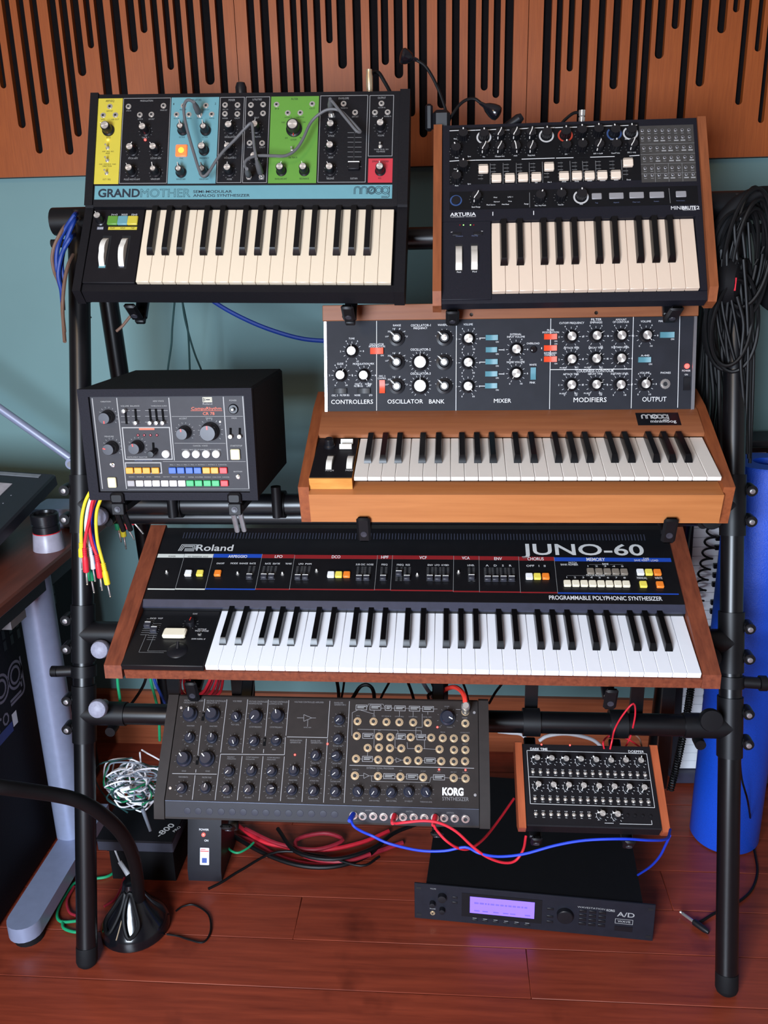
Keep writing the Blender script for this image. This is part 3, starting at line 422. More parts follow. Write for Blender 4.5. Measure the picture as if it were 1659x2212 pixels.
L['s_wire']=[(67.9,164.2,70.7,170.7),(70.7,170.7,96.3,170.9),(96.3,170.9,100.1,164.8),(92.8,163.8,100.1,164.0),(111.1,164.2,116.8,164.3),(135.8,164.4,142.1,164.5),(161.1,164.4,165.6,164.5),(185.2,164.0,191.6,164.2),(223.6,164.3,231.6,164.1),(42.7,154.8,43.9,115.0),(42.7,154.8,51.8,159.5),(57.4,159.6,81.3,153.1),(81.0,159.6,81.4,149.1),(125.3,159.3,125.5,150.0),(149.4,159.3,149.6,150.5),(174.8,159.0,174.9,154.2),(165.2,155.3,165.6,132.1),(165.6,132.1,154.9,131.9),(154.9,131.9,154.4,115.1),(80.7,115.8,83.1,115.9),(82.7,126.9,83.1,95.6),(53.5,126.3,123.5,126.2),(123.5,126.2,123.6,120.3),(126.2,126.2,164.1,126.2),(164.1,126.2,164.2,120.3),(137.0,115.5,139.7,115.5),(152.4,115.3,156.3,115.4),(172.2,115.0,175.4,115.0),(169.9,110.4,170.1,96.0),(166.9,95.9,189.0,95.3),(119.0,115.1,119.5,96.4),(119.5,96.4,123.5,95.7),(139.9,106.1,140.9,95.3),(140.9,95.3,153.5,95.6),(72.6,87.6,72.6,81.4),(60.2,76.2,64.1,76.3),(81.5,76.5,84.7,76.3),(117.8,76.0,121.7,76.1),(131.2,75.9,134.3,75.9),(166.4,76.2,170.4,76.3),(188.8,76.1,192.3,76.2),(59.6,48.7,67.7,48.9),(77.1,48.7,85.8,48.9),(81.1,48.8,81.4,39.8),(81.4,39.8,179.4,40.3),(179.4,40.3,181.6,49.0),(181.6,49.0,185.5,49.1),(98.8,48.8,101.4,48.9),(120.9,49.0,123.7,48.8),(136.5,48.7,140.1,48.8),(159.6,48.8,162.2,48.6),(204.8,48.9,213.4,48.6),(226.5,48.6,232.7,48.5),(121.6,79.5,121.8,72.1),(121.6,79.5,130.7,75.8),(130.7,75.8,121.8,72.1),(67.5,53.0,67.9,44.3),(67.5,53.0,76.8,48.7),(76.8,48.7,67.9,44.3),(-54.2,144.0,-42.3,144.2),(-42.7,149.8,-41.9,138.2),(-42.7,149.8,-28.1,144.3),(-28.1,144.3,-41.9,138.2),(-28.1,144.3,-20.8,144.4),(-34.7,140.6,-34.7,129.0)]
L['s_text']=[('KORG',200.8,21.0,35.3,12.1,'heavy'),('SYNTHESIZER',200.9,12.1,43.8,6.1,'w'),('EXTERNAL SIGNAL PROCESSOR',72.3,60.2,46.3,3.0,'w'),('SIGNAL LEVEL',50.5,7.5,15.7,2.1,'w'),('LOW CUT FREQ',78.6,7.6,17.3,2.1,'w'),('HIGH CUT FREQ',107.2,8.0,17.2,2.0,'w'),('CV ADJUST',138.3,8.3,13.1,2.1,'w'),('THRESHOLD LEVEL',163.7,8.0,20.3,2.0,'w'),('VOLUME',203.6,168.0,8.5,2.0,'w'),('TOTAL',50.0,148.6,6.4,1.8,'w'),('FREQ',78.1,148.8,5.8,1.8,'w'),('EXT SIGNAL IN',94.7,149.1,16.4,1.8,'w'),('CUTOFF FREQ',117.7,148.9,15.3,1.8,'w'),('CUTOFF FREQ',141.8,149.0,15.0,1.7,'w'),('INITIAL GAIN',166.9,149.0,14.4,1.7,'w'),('PHONES',234.7,148.8,8.7,1.9,'w'),('OUT',89.2,124.0,4.8,1.7,'w'),('TRIG IN',197.0,123.6,7.9,1.7,'w'),('CV OUT (OCT)',231.4,123.6,15.8,1.8,'w'),('TRIG OUT',234.5,104.5,9.7,1.7,'w'),('SIGNAL IN',47.6,57.6,10.6,1.9,'w'),('OUT',89.7,57.4,4.0,1.7,'w'),('OUT',128.0,57.6,4.4,1.7,'w'),('CV OUT',164.4,57.7,8.1,1.7,'w'),('PEAK',192.1,57.6,5.3,1.6,'w'),('ENV OUT',214.9,57.5,9.7,1.6,'w'),('TRIG OUT',234.2,57.5,9.6,1.6,'w'),('STANDBY',208.0,132.3,10.0,1.7,'w'),('ON',194.2,132.4,3.2,1.6,'w'),('VOLTAGE CONTROLLED',-260.1,169.5,35.0,2.7,'w'),('OSCILLATOR  1',-260.2,165.8,23.5,2.6,'w'),('VOLTAGE CONTROLLED',-219.2,169.5,34.9,2.7,'w'),('OSCILLATOR  2',-219.1,166.0,23.2,2.6,'w'),('VCO MIXER',-171.7,169.8,16.3,2.8,'w'),('VOLTAGE CONTROLLED',-142.8,169.7,33.4,2.8,'w'),('HIGHPASS FILTER',-142.8,166.2,24.4,2.5,'w'),('VOLTAGE CONTROLLED',-105.8,170.0,32.8,2.8,'w'),('LOWPASS FILTER',-106.0,166.5,24.0,2.4,'w'),('WAVE FORM',-249.3,125.0,13.7,2.3,'w'),('WAVE FORM',-208.4,125.0,13.9,2.3,'w'),('VCO 1 LEVEL',-170.2,128.8,14.6,2.3,'w'),('CUTOFF FREQUENCY',-137.7,125.3,22.5,2.4,'w'),('CUTOFF FREQUENCY',-101.0,125.6,22.6,2.4,'w'),('PW',-245.1,90.2,3.7,2.1,'w'),('PITCH',-205.6,90.6,6.8,2.1,'w'),('VCO 2 LEVEL',-170.2,86.6,14.7,2.2,'w'),('PEAK',-129.6,87.2,6.3,2.1,'w'),('PEAK',-93.2,87.5,6.3,2.1,'w'),('SCALE',-247.3,47.8,7.6,2.3,'w'),('SCALE',-205.6,48.5,7.5,2.3,'w'),('PORTAMENTO',-251.2,37.7,16.2,2.3,'w'),('MASTER TUNE',-210.3,38.0,16.2,2.3,'w'),('TIME',-245.7,6.4,4.9,1.9,'w'),('FREQUENCY',-170.4,73.2,12.6,2.0,'w'),('MODULATION',-170.3,70.1,15.1,2.0,'w'),('CUTOFF FREQUENCY',-137.6,73.6,22.7,2.0,'w'),('MODULATION',-137.7,70.2,15.5,2.0,'w'),('CUTOFF FREQUENCY',-100.7,73.8,22.6,2.1,'w'),('MODULATION',-100.7,70.5,15.1,2.1,'w'),('MG/T.EXT',-169.4,36.4,11.2,2.1,'w'),('MG/T.EXT',-132.6,36.6,11.2,2.1,'w'),('MG/T.EXT',-95.7,37.0,11.6,2.2,'w'),('EG 1/EXT',-168.9,6.7,10.7,2.1,'w'),('EG 2/EXT',-132.5,7.1,11.2,2.0,'w'),('EG 2/EXT',-95.0,7.6,10.6,2.1,'w'),('VOLTAGE CONTROLLED AMPLIFIER',-61.0,170.5,52.2,2.7,'w'),('ENVELOPE',9.9,170.4,15.8,2.6,'w'),('GENERATOR 2',10.2,167.0,20.7,2.6,'w'),('MODULATION',-63.3,103.6,20.8,2.7,'w'),('GENERATOR',-63.0,100.1,18.8,2.5,'w'),('ENVELOPE',-26.9,103.7,16.6,2.5,'w'),('GENERATOR 1',-26.7,100.4,21.0,2.5,'w'),('INITIAL GAIN',-41.0,126.7,13.0,1.9,'w'),('HOLD TIME',14.2,129.6,11.7,1.9,'w'),('ATTACK TIME',13.0,95.8,14.8,2.0,'w'),('DECAY TIME',13.3,66.6,13.9,2.0,'w'),('SUSTAIN LEVEL',11.7,37.0,17.2,2.0,'w'),('RELEASE TIME',12.4,8.2,15.8,2.1,'w'),('DELAY TIME',-23.4,66.4,13.9,2.0,'w'),('ATTACK TIME',-23.8,37.3,14.9,2.0,'w'),('RELEASE TIME',-24.2,8.0,15.9,2.1,'w'),('WAVE FORM',-60.0,37.4,14.3,2.0,'w'),('FREQUENCY',-59.8,7.8,13.6,1.9,'w')]
L['s_ltext']=[('JUNCTION',72.5,23.6,11.0,2.2,'w'),('JUNCTION',140.5,23.8,11.0,2.2,'w'),('JUNCTION',208.1,23.5,11.7,2.2,'w')]
L['s_switch']=[(-221.9,142.5),(-222.2,66.9),(-107.8,101.4)]
L['s_led']=[(-52.8,80.6),(2.5,100.2),(191.8,132.8),(195.2,61.9),(239.7,62.2)]
L['s_screw']=[(-263.5,157.5),(-263.4,20.1),(255.5,159.3),(255.5,22.2)]
L['d_knob']=[(-90.7,80.9,-80),(-64.6,80.8,-80),(-38.6,80.4,-75),(-12.1,80.5,-60),(14.9,79.8,-35),(41.2,79.4,0),(67.6,80.5,0),(94.3,80.6,15),(-91.5,31.8,-155),(-64.8,31.4,140),(-38.0,31.7,-155),(-11.9,31.5,-155),(14.8,31.2,-160),(41.5,31.0,-150),(67.5,31.3,-150),(93.5,30.9,-150),(15.6,-17.3,-75),(41.4,-17.8,-70)]
L['d_sw']=[(-98.6,59.1),(-85.2,59.1),(-71.8,59.0),(-58.4,58.9),(-45.1,58.8),(-31.8,58.8),(-18.5,58.7),(-5.2,58.6),(8.1,58.5),(21.4,58.5),(34.6,58.4),(47.8,58.3),(61.0,58.2),(74.2,58.2),(87.4,58.1),(100.5,58.0),(-97.8,10.1),(-84.5,10.1),(-71.2,10.0),(-58.0,10.0),(-44.7,9.9),(-31.5,9.9),(-18.3,9.8),(-5.2,9.8),(8.0,9.7),(21.1,9.7),(34.2,9.6),(47.4,9.6),(60.4,9.5),(73.5,9.5),(86.6,9.4),(99.6,9.4),(-98.1,-17.2),(-84.9,-17.2),(-71.6,-17.2),(-58.4,-17.2),(-45.2,-17.1),(-32.0,-17.1),(-18.8,-17.1),(-5.6,-17.0)]
L['d_btn']=[(59.7,-16.4),(72.4,-16.6),(85.6,-16.6),(99.2,-16.7)]
L['d_rule']=[(-107.4,99.3,108.9,98.1),(108.9,98.1,108.7,-0.7),(-106.7,0.4,108.7,-0.7),(-107.4,99.3,-106.7,0.4),(-106.4,49.2,108.5,48.5),(19.2,-30.1,34.6,-30.0),(44.9,-30.6,99.9,-30.4),(99.9,-30.4,100.0,-23.1)]
L['d_text']=[('DARK TIME',-101.0,100.2,31.4,4.6,'sb'),('DOEPFER',76.4,99.4,28.0,4.7,'seg')]
# wall slots (left, right, bottom end) and cable runs, metres
SLOTS=[(-1.0284,-1.0127,1.6344),(-1.0008,-0.9871,1.6974),(-0.9722,-0.9546,1.6149),(-0.9394,-0.9229,1.5607),(-0.9096,-0.8931,1.6614),(-0.8704,-0.8511,1.5564),(-0.8441,-0.8267,1.5935),(-0.8187,-0.8002,1.7165),(-0.7898,-0.7759,1.7705),(-0.7665,-0.7463,1.535),(-0.7307,-0.711,1.535),(-0.6972,-0.6782,1.7596),(-0.6685,-0.6533,1.7962),(-0.6426,-0.6275,1.535),(-0.6161,-0.6017,1.7223),(-0.5931,-0.5766,1.535),(-0.5653,-0.5482,1.535),(-0.5338,-0.5133,1.6899),(-0.5014,-0.4844,1.535),(-0.4333,-0.4164,1.535),(-0.4039,-0.3853,1.535),(-0.3684,-0.3522,1.535),(-0.3393,-0.3252,1.535),(-0.3167,-0.3016,1.535),(-0.2891,-0.274,1.535),(-0.2636,-0.2495,1.7623),(-0.2395,-0.2204,1.7122),(-0.2053,-0.1876,1.535),(-0.17,-0.1516,1.535),(-0.145,-0.1293,1.7164),(-0.1177,-0.0988,1.6894),(-0.0895,-0.0736,1.6133),(-0.0647,-0.0474,1.5704),(-0.0256,-0.0068,1.6276),(0.0057,0.0218,1.535),(0.0392,0.0563,1.535),(0.0678,0.0829,1.6598),(0.0933,0.1081,1.6445),(0.1172,0.1354,1.535),(0.1974,0.2148,1.535),(0.2242,0.2376,1.6287),(0.2493,0.2627,1.6911),(0.2754,0.2935,1.535),(0.3111,0.3268,1.535),(0.3411,0.3584,1.6538),(0.3793,0.3982,1.535),(0.4052,0.4224,1.535),(0.4316,0.4504,1.7091),(0.462,0.4778,1.7641),(0.4867,0.5041,1.535),(0.5206,0.5386,1.6534),(0.5557,0.5737,1.7528),(0.5841,0.5972,1.7904),(0.6063,0.621,1.6155),(0.6357,0.6487,1.7161),(0.6575,0.6699,1.5787)]
SEAMS=[-0.4598, 0.1663]
RUNS=[
('audio_cable','thick blue cable nearest the wall in the bundle on the left post','cable','cables draped over the left stand post','c_blue',0.0042,[(-0.6989,1.66,1.4185),(-0.6914,1.63,1.413),(-0.7151,1.63,1.3852),(-0.7262,1.62,1.357),(-0.7324,1.62,1.3271),(-0.7309,1.62,1.2967),(-0.7252,1.61,1.2777),(-0.7225,1.6,1.2489)]),
('audio_cable','thick blue cable in the middle of the bundle on the left post','cable','cables draped over the left stand post','c_blue',0.0042,[(-0.7002,1.66,1.409),(-0.6884,1.62,1.4034),(-0.7054,1.615,1.3708),(-0.7174,1.61,1.3331),(-0.7193,1.61,1.2995),(-0.7216,1.605,1.2767),(-0.7178,1.59,1.2472)]),
('audio_cable','short blue cable crossing the bundle beside the coloured-panel synthesizer','cable','cables draped over the left stand post','c_blue',0.0042,[(-0.7093,1.66,1.3803),(-0.6936,1.61,1.3753),(-0.7061,1.605,1.3568),(-0.7142,1.6,1.3381),(-0.7227,1.6,1.3096),(-0.7184,1.595,1.2809),(-0.7148,1.585,1.2621)]),
('audio_cable','brown clear-jacketed cable bulging out to the left of the blue bundle','cable','cables draped over the left stand post','c_brown',0.0034,[(-0.7142,1.66,1.4021),(-0.7141,1.63,1.3923),(-0.7305,1.62,1.363),(-0.7391,1.62,1.3392),(-0.7386,1.62,1.3151),(-0.7289,1.61,1.2972),(-0.7207,1.6,1.2733),(-0.7151,1.58,1.2443),(-0.703,1.55,1.2106)]),
('audio_cable','pale brown cable running down the front of the left post','cable','cables draped over the left stand post','c_brown',0.0034,[(-0.7069,1.64,1.3442),(-0.7075,1.615,1.3274),(-0.7107,1.6,1.3034),(-0.7118,1.585,1.2742),(-0.712,1.575,1.2483),(-0.7057,1.555,1.2162),(-0.6981,1.535,1.1941)]),
('thin_cable','thin dark green cable hanging straight behind the coloured-panel synthesizer,left one','cable','thin green cables on the wall','c_dkgreen',0.0022,[(-0.6,1.9,1.2601),(-0.6018,1.9,1.2415),(-0.6131,1.9,1.1822),(-0.619,1.9,1.144),(-0.6319,1.9,1.0918),(-0.6363,1.9,1.063)]),
('thin_cable','thin dark green cable hanging behind the drum machine,middle one','cable','thin green cables on the wall','c_dkgreen',0.0022,[(-0.585,1.9,1.2598),(-0.5853,1.9,1.2412),(-0.5788,1.9,1.1817),(-0.579,1.9,1.1464),(-0.5819,1.9,1.0913),(-0.5837,1.9,1.0625)]),
('thin_cable','thin dark green cable swinging right behind the drum machine','cable','thin green cables on the wall','c_dkgreen',0.0022,[(-0.5774,1.88,1.2609),(-0.5785,1.88,1.2425),(-0.5771,1.88,1.2068),(-0.57,1.88,1.1633),(-0.5614,1.88,1.1251),(-0.5512,1.88,1.0939),(-0.5436,1.88,1.0684)]),
('audio_cable','long blue cable sagging across the wall towards the wooden synthesizer','cable',None,'c_blue',0.0048,[(-0.522,1.85,1.2563),(-0.5071,1.85,1.2435),(-0.464,1.85,1.2163),(-0.4076,1.85,1.1887),(-0.3505,1.85,1.1682),(-0.3073,1.85,1.1577),(-0.2654,1.85,1.1537),(-0.2292,1.85,1.1524)]),
('power_cable','short grey-brown cable from the stand clip to the rear post','cable',None,'c_brown',0.003,[(-0.624,1.74,1.2439),(-0.6351,1.74,1.2321),(-0.6509,1.74,1.2163),(-0.6652,1.74,1.2018),(-0.6791,1.74,1.1912)]),
('power_cable','dark green cable with black plug hanging inside the left legs','cable',None,'c_dkgreen',0.003,[(-0.7224,1.7,1.3002),(-0.7237,1.7,1.2798),(-0.7237,1.7,1.2539),(-0.72,1.7,1.2357),(-0.7136,1.7,1.2212)]),
('patch_cable','yellow patch cable at the left edge of the bundle on the left post','patch cable','coloured patch cables hung on the left post','c_yellow',0.0031,[(-0.6552,1.475,0.9333),(-0.6596,1.475,0.9278),(-0.6722,1.475,0.9076),(-0.6822,1.475,0.8797),(-0.6883,1.475,0.8478),(-0.6912,1.475,0.8231)],(-0.6939,1.475,0.7962)),
('patch_cable','green patch cable half hidden in the bundle on the left post','patch cable','coloured patch cables hung on the left post','c_green',0.0031,[(-0.6588,1.485,0.923),(-0.6643,1.485,0.9156),(-0.6764,1.485,0.8933),(-0.6835,1.485,0.867),(-0.6877,1.485,0.8424),(-0.6892,1.485,0.8098),(-0.6868,1.485,0.771)],(-0.6851,1.485,0.7435)),
('patch_cable','white patch cable hanging longest but one in the bundle on the left post','patch cable','coloured patch cables hung on the left post','c_white',0.0031,[(-0.6573,1.48,0.919),(-0.6614,1.48,0.9153),(-0.6718,1.48,0.8912),(-0.6797,1.48,0.8593),(-0.6801,1.48,0.8347),(-0.6782,1.48,0.8137)],(-0.6768,1.48,0.7672)),
('patch_cable','red patch cable with a red plug,left of the white one on the post','patch cable','coloured patch cables hung on the left post','c_red',0.0031,[(-0.6486,1.465,0.918),(-0.6541,1.465,0.9107),(-0.6622,1.465,0.8831),(-0.6722,1.465,0.8551),(-0.6788,1.465,0.8325),(-0.6814,1.465,0.8173)],(-0.6844,1.465,0.7664)),
('patch_cable','red patch cable with a red plug,right of the white one on the post','patch cable','coloured patch cables hung on the left post','c_red',0.0031,[(-0.6501,1.47,0.9156),(-0.655,1.47,0.9055),(-0.6658,1.47,0.8777),(-0.669,1.47,0.8534),(-0.6672,1.47,0.825),(-0.6618,1.47,0.8022)],(-0.6606,1.47,0.7529)),
('patch_cable','blue patch cable in the middle of the bundle on the left post','patch cable','coloured patch cables hung on the left post','c_pblue',0.0031,[(-0.6538,1.488,0.9073),(-0.6605,1.488,0.898),(-0.6684,1.488,0.8793),(-0.6706,1.488,0.8547),(-0.6699,1.488,0.8242),(-0.6694,1.488,0.7992),(-0.6676,1.488,0.7836)],(-0.6685,1.488,0.7621)),
('patch_cable','yellow patch cable at the right edge of the bundle on the left post','patch cable','coloured patch cables hung on the left post','c_yellow',0.0031,[(-0.638,1.472,0.9178),(-0.6425,1.472,0.9104),(-0.6514,1.472,0.8901),(-0.6564,1.472,0.8621),(-0.6575,1.472,0.8282),(-0.6544,1.472,0.8015),(-0.6519,1.472,0.7842)],(-0.6483,1.472,0.7385)),
('patch_cable','dark green patch cable plug hanging behind the drum machine clip','patch cable','patch cables hanging behind the drum machine clip','c_green',0.0026,[(-0.6672,1.6,0.8528),(-0.669,1.6,0.8428),(-0.67,1.6,0.8347)],(-0.6689,1.6,0.8225)),
('patch_cable','yellow patch cable plug hanging behind the drum machine clip','patch cable','patch cables hanging behind the drum machine clip','c_yellow',0.0026,[(-0.6604,1.6,0.8488),(-0.661,1.6,0.8387),(-0.6602,1.6,0.8286)],(-0.6579,1.6,0.7899)),
('patch_cable','red patch cable plug beside the yellow one under the drum machine','patch cable','patch cables hanging behind the drum machine clip','c_red',0.0026,[(-0.6647,1.61,0.8476),(-0.6637,1.61,0.8395),(-0.6627,1.61,0.8314)],(-0.6548,1.61,0.8141)),
('patch_cable','red patch cable plug nearest the tube under the drum machine','patch cable','patch cables hanging behind the drum machine clip','c_red',0.0026,[(-0.6548,1.61,0.8476),(-0.6524,1.61,0.8426),(-0.6508,1.61,0.8395)],(-0.6423,1.61,0.8274)),
('patch_cable','blue patch cable looping from the module lip to the step sequencer','patch cable','thin patch cables on the lowest tier','c_pblue',0.0022,[(-0.1573,1.1944,0.448),(-0.1587,1.1865,0.4494),(-0.1539,1.17,0.4469),(-0.1412,1.17,0.4365),(-0.1224,1.17,0.4272),(-0.0951,1.16,0.4217),(-0.0461,1.16,0.4099),(-0.0046,1.16,0.4106),(0.0291,1.16,0.4191),(0.0512,1.15,0.4165),(0.081,1.15,0.4113),(0.1214,1.15,0.4174),(0.172,1.15,0.4363),(0.2187,1.15,0.4478),(0.276,1.15,0.4525),(0.3246,1.17,0.4356),(0.3587,1.2,0.4154),(0.3753,1.24,0.4027)]),
('patch_cable','red patch cable from the middle lip socket dipping to the sequencer end','patch cable','thin patch cables on the lowest tier','c_red',0.0022,[(-0.0881,1.1943,0.4477),(-0.0887,1.1863,0.4484),(-0.0846,1.16,0.4616),(-0.0712,1.15,0.4708),(-0.0378,1.15,0.4755),(-0.012,1.15,0.472),(0.0139,1.15,0.457),(0.04,1.15,0.4295),(0.0624,1.15,0.4106),(0.0894,1.16,0.3915),(0.1104,1.17,0.3867),(0.1243,1.18,0.4009),(0.1302,1.2,0.4125)]),
('patch_cable','red patch cable from the right lip socket rising towards the sequencer','patch cable','thin patch cables on the lowest tier','c_red',0.0022,[(-0.0205,1.1944,0.4481),(-0.0215,1.1862,0.4481),(-0.0211,1.16,0.4586),(-0.0151,1.16,0.4472),(-0.0009,1.15,0.4378),(0.0179,1.16,0.4169),(0.0372,1.18,0.4003),(0.0618,1.22,0.3884),(0.0886,1.28,0.3774),(0.1212,1.34,0.3824)]),
('patch_cable','blue patch cable hanging from the sequencer end to the floor','patch cable','thin patch cables on the lowest tier','c_pblue',0.0022,[(0.3785,1.25,0.3826),(0.382,1.28,0.3394),(0.3853,1.32,0.2817),(0.3873,1.38,0.2083),(0.3865,1.46,0.1197)]),
('thin_wire','red wire rising steeply over the bar above the step sequencer','wire','red wires over the step sequencer','c_red',0.0016,[(0.2968,1.3823,0.4637),(0.2993,1.383,0.4809),(0.3065,1.4,0.4946),(0.3143,1.38,0.536),(0.3315,1.38,0.5599),(0.3412,1.4,0.5244),(0.3406,1.42,0.468),(0.3335,1.42,0.4459)]),
('thin_wire','red wire arching right behind the step sequencer top edge','wire','red wires over the step sequencer','c_red',0.0016,[(0.2861,1.3829,0.4641),(0.2835,1.3823,0.478),(0.2983,1.42,0.465),(0.3133,1.42,0.4693),(0.3351,1.42,0.4619),(0.3573,1.42,0.4466),(0.3708,1.42,0.4369)]),
('thin_wire','dark brown wire arching over the right corner of the step sequencer','wire','red wires over the step sequencer','c_brown',0.0016,[(0.3232,1.425,0.4624),(0.3414,1.425,0.4708),(0.3574,1.425,0.4613),(0.3637,1.425,0.4435),(0.3663,1.425,0.4305)]),
('audio_cable','thick bright red cable arching out of the module top right socket','cable',None,'c_brightred',0.0042,[(0.0306,1.3097,0.5797),(0.0303,1.2979,0.5948),(0.0297,1.2857,0.6109),(0.0284,1.3,0.6149),(0.0222,1.33,0.6093),(0.0113,1.37,0.5928),(-0.0036,1.42,0.5594),(-0.0178,1.46,0.5255),(-0.0274,1.5,0.492),(-0.0371,1.52,0.4697)]),
('audio_cable','black cable arching into the module with a fat plug','cable','black cables dropping behind the module','c_black',0.0036,[(-0.1975,1.44,0.5133),(-0.1839,1.44,0.5216),(-0.1681,1.44,0.5477),(-0.1556,1.44,0.5549),(-0.1452,1.44,0.5501),(-0.1402,1.44,0.5364),(-0.1399,1.44,0.5146)]),
('audio_cable','black cable second from the left above the module','cable','black cables dropping behind the module','c_black',0.0024,[(-0.1355,1.5,0.4835),(-0.1277,1.5,0.5022),(-0.1182,1.5,0.5209),(-0.1125,1.5,0.5333)]),
('audio_cable','black cable leaning left above the patch bay','cable','black cables dropping behind the module','c_black',0.003,[(-0.0658,1.5,0.485),(-0.0719,1.5,0.5095),(-0.0772,1.5,0.5258),(-0.0798,1.5,0.5359)]),
('audio_cable','black cable right of the red cable above the module','cable','black cables dropping behind the module','c_black',0.0024,[(0.0431,1.52,0.4651),(0.0373,1.52,0.4962),(0.0308,1.52,0.5167),(0.0289,1.52,0.5249)]),
('audio_cable','black cable slanting right beyond the module corner','cable','black cables dropping behind the module','c_black',0.0026,[(0.0824,1.52,0.4722),(0.0946,1.52,0.4974),(0.1053,1.52,0.5141),(0.1123,1.52,0.5265)]),
('audio_cable','black cable behind the start of the red cable','cable','black cables dropping behind the module','c_black',0.003,[(-0.0365,1.5,0.4876),(-0.0383,1.5,0.5),(-0.0328,1.5,0.5042),(-0.0256,1.5,0.5105),(-0.0309,1.5,0.5287)]),
('audio_cable','pair-left thin black cable between walnut synthesizer and module','cable','black cables dropping behind the module','c_black',0.0022,[(-0.4022,1.56,0.4937),(-0.4029,1.56,0.4694),(-0.405,1.56,0.4449)]),
('audio_cable','black cable left of the amplifier diagram above the module','cable','black cables dropping behind the module','c_black',0.0034,[(-0.219,1.5,0.5279),(-0.217,1.5,0.51),(-0.2166,1.5,0.4844)]),
('audio_cable','thin black cable beside it above the envelope column','cable','black cables dropping behind the module','c_black',0.0022,[(-0.2043,1.5,0.5282),(-0.2077,1.5,0.5072),(-0.2125,1.5,0.4844)]),
('audio_cable','grey cable dropping behind the centre of the module','cable','black cables dropping behind the module','c_grey',0.0042,[(-0.0536,1.53,0.5219),(-0.0482,1.53,0.5096),(-0.039,1.53,0.4931),(-0.0316,1.53,0.4828),(-0.0289,1.53,0.4639)]),
('audio_cable','red cable leftmost in the loop behind the left arm','cable','red cables looped behind the left arm','c_red',0.0032,[(-0.5535,1.56,0.5058),(-0.5651,1.56,0.4838),(-0.5642,1.56,0.4598),(-0.5403,1.56,0.4502),(-0.5146,1.56,0.4597),(-0.4978,1.56,0.4851),(-0.4883,1.56,0.507)]),
('audio_cable','crimson cable second in the loop behind the left arm','cable','red cables looped behind the left arm','c_crimson',0.0032,[(-0.5524,1.566,0.5025),(-0.5609,1.566,0.4806),(-0.5584,1.566,0.4565),(-0.5345,1.566,0.445),(-0.5086,1.566,0.4564),(-0.4934,1.566,0.4819),(-0.4854,1.566,0.5037)]),
('audio_cable','red cable middle of the loop behind the left arm','cable','red cables looped behind the left arm','c_red',0.0032,[(-0.5502,1.572,0.4993),(-0.5542,1.572,0.4773),(-0.5495,1.572,0.4532),(-0.5257,1.572,0.4393),(-0.4996,1.572,0.4531),(-0.4865,1.572,0.4787),(-0.4808,1.572,0.5006)]),
('audio_cable','dark red cable fourth in the loop behind the left arm','cable','red cables looped behind the left arm','c_crimson',0.0032,[(-0.5487,1.578,0.496),(-0.5491,1.578,0.4741),(-0.5425,1.578,0.4499),(-0.5185,1.578,0.438),(-0.4925,1.578,0.4498),(-0.4812,1.578,0.4754),(-0.4772,1.578,0.4974)]),
('audio_cable','red cable rightmost in the loop behind the left arm','cable','red cables looped behind the left arm','c_red',0.0032,[(-0.5472,1.584,0.4928),(-0.544,1.584,0.4708),(-0.5355,1.584,0.4466),(-0.5112,1.584,0.4366),(-0.4853,1.584,0.4465),(-0.4758,1.584,0.4722),(-0.4737,1.584,0.4942)]),
('audio_cable','green cable hanging straight left of the module','cable','thin cables hanging left of the module','c_green',0.003,[(-0.6471,1.46,0.5636),(-0.6489,1.46,0.5329),(-0.6488,1.46,0.5019),(-0.6503,1.46,0.4653)]),
('audio_cable','green cable hanging close to the module top corner','cable','thin cables hanging left of the module','c_green',0.003,[(-0.6187,1.55,0.5154),(-0.6162,1.55,0.483),(-0.6117,1.55,0.4503),(-0.6088,1.55,0.4116),(-0.6132,1.55,0.3496)]),
('audio_cable','blue cable slanting towards the module top corner','cable','thin cables hanging left of the module','c_blue',0.003,[(-0.6088,1.54,0.521),(-0.6024,1.54,0.4889),(-0.5919,1.54,0.4565),(-0.5848,1.54,0.4293)]),
('audio_cable','dark cable slanting left under the walnut synthesizer','cable','thin cables hanging left of the module','c_black',0.003,[(-0.6272,1.56,0.5044),(-0.6382,1.56,0.4769),(-0.6563,1.56,0.449),(-0.6739,1.56,0.4264)]),
('cable_loom','thick black sleeved cable loom arching from the left to the round base','cable loom',None,'c_black',0.0125,[(-0.7594,1.12,0.5449),(-0.7268,1.14,0.5246),(-0.6988,1.17,0.4967),(-0.6686,1.2,0.4675),(-0.6436,1.22,0.4433),(-0.6228,1.24,0.4098),(-0.6071,1.27,0.3558),(-0.6016,1.3,0.2964),(-0.6049,1.33,0.2291),(-0.6166,1.36,0.1532),(-0.6279,1.38,0.0892)]),
('audio_cable','green cable curling on the floor left of the post,outer loop','cable','cables lying on the floor by the left post','c_green',0.0032,[(-0.7438,1.5652,0.005),(-0.7613,1.5346,0.005),(-0.7894,1.5244,0.005),(-0.8272,1.5125,0.005),(-0.8351,1.4697,0.005),(-0.8308,1.4227,0.005),(-0.8135,1.3975,0.005),(-0.784,1.399,0.005),(-0.762,1.4065,0.005)]),
('audio_cable','green cable curling on the floor left of the post,inner loop','cable','cables lying on the floor by the left post','c_green',0.0032,[(-0.8086,1.3978,0.005),(-0.7974,1.3793,0.005),(-0.7718,1.3706,0.005),(-0.7481,1.373,0.005)]),
('audio_cable','dark red cable on the floor behind the left post','cable','cables lying on the floor by the left post','c_crimson',0.003,[(-0.7418,1.5836,0.005),(-0.7223,1.5248,0.005),(-0.7201,1.4685,0.005),(-0.7362,1.4433,0.005)]),
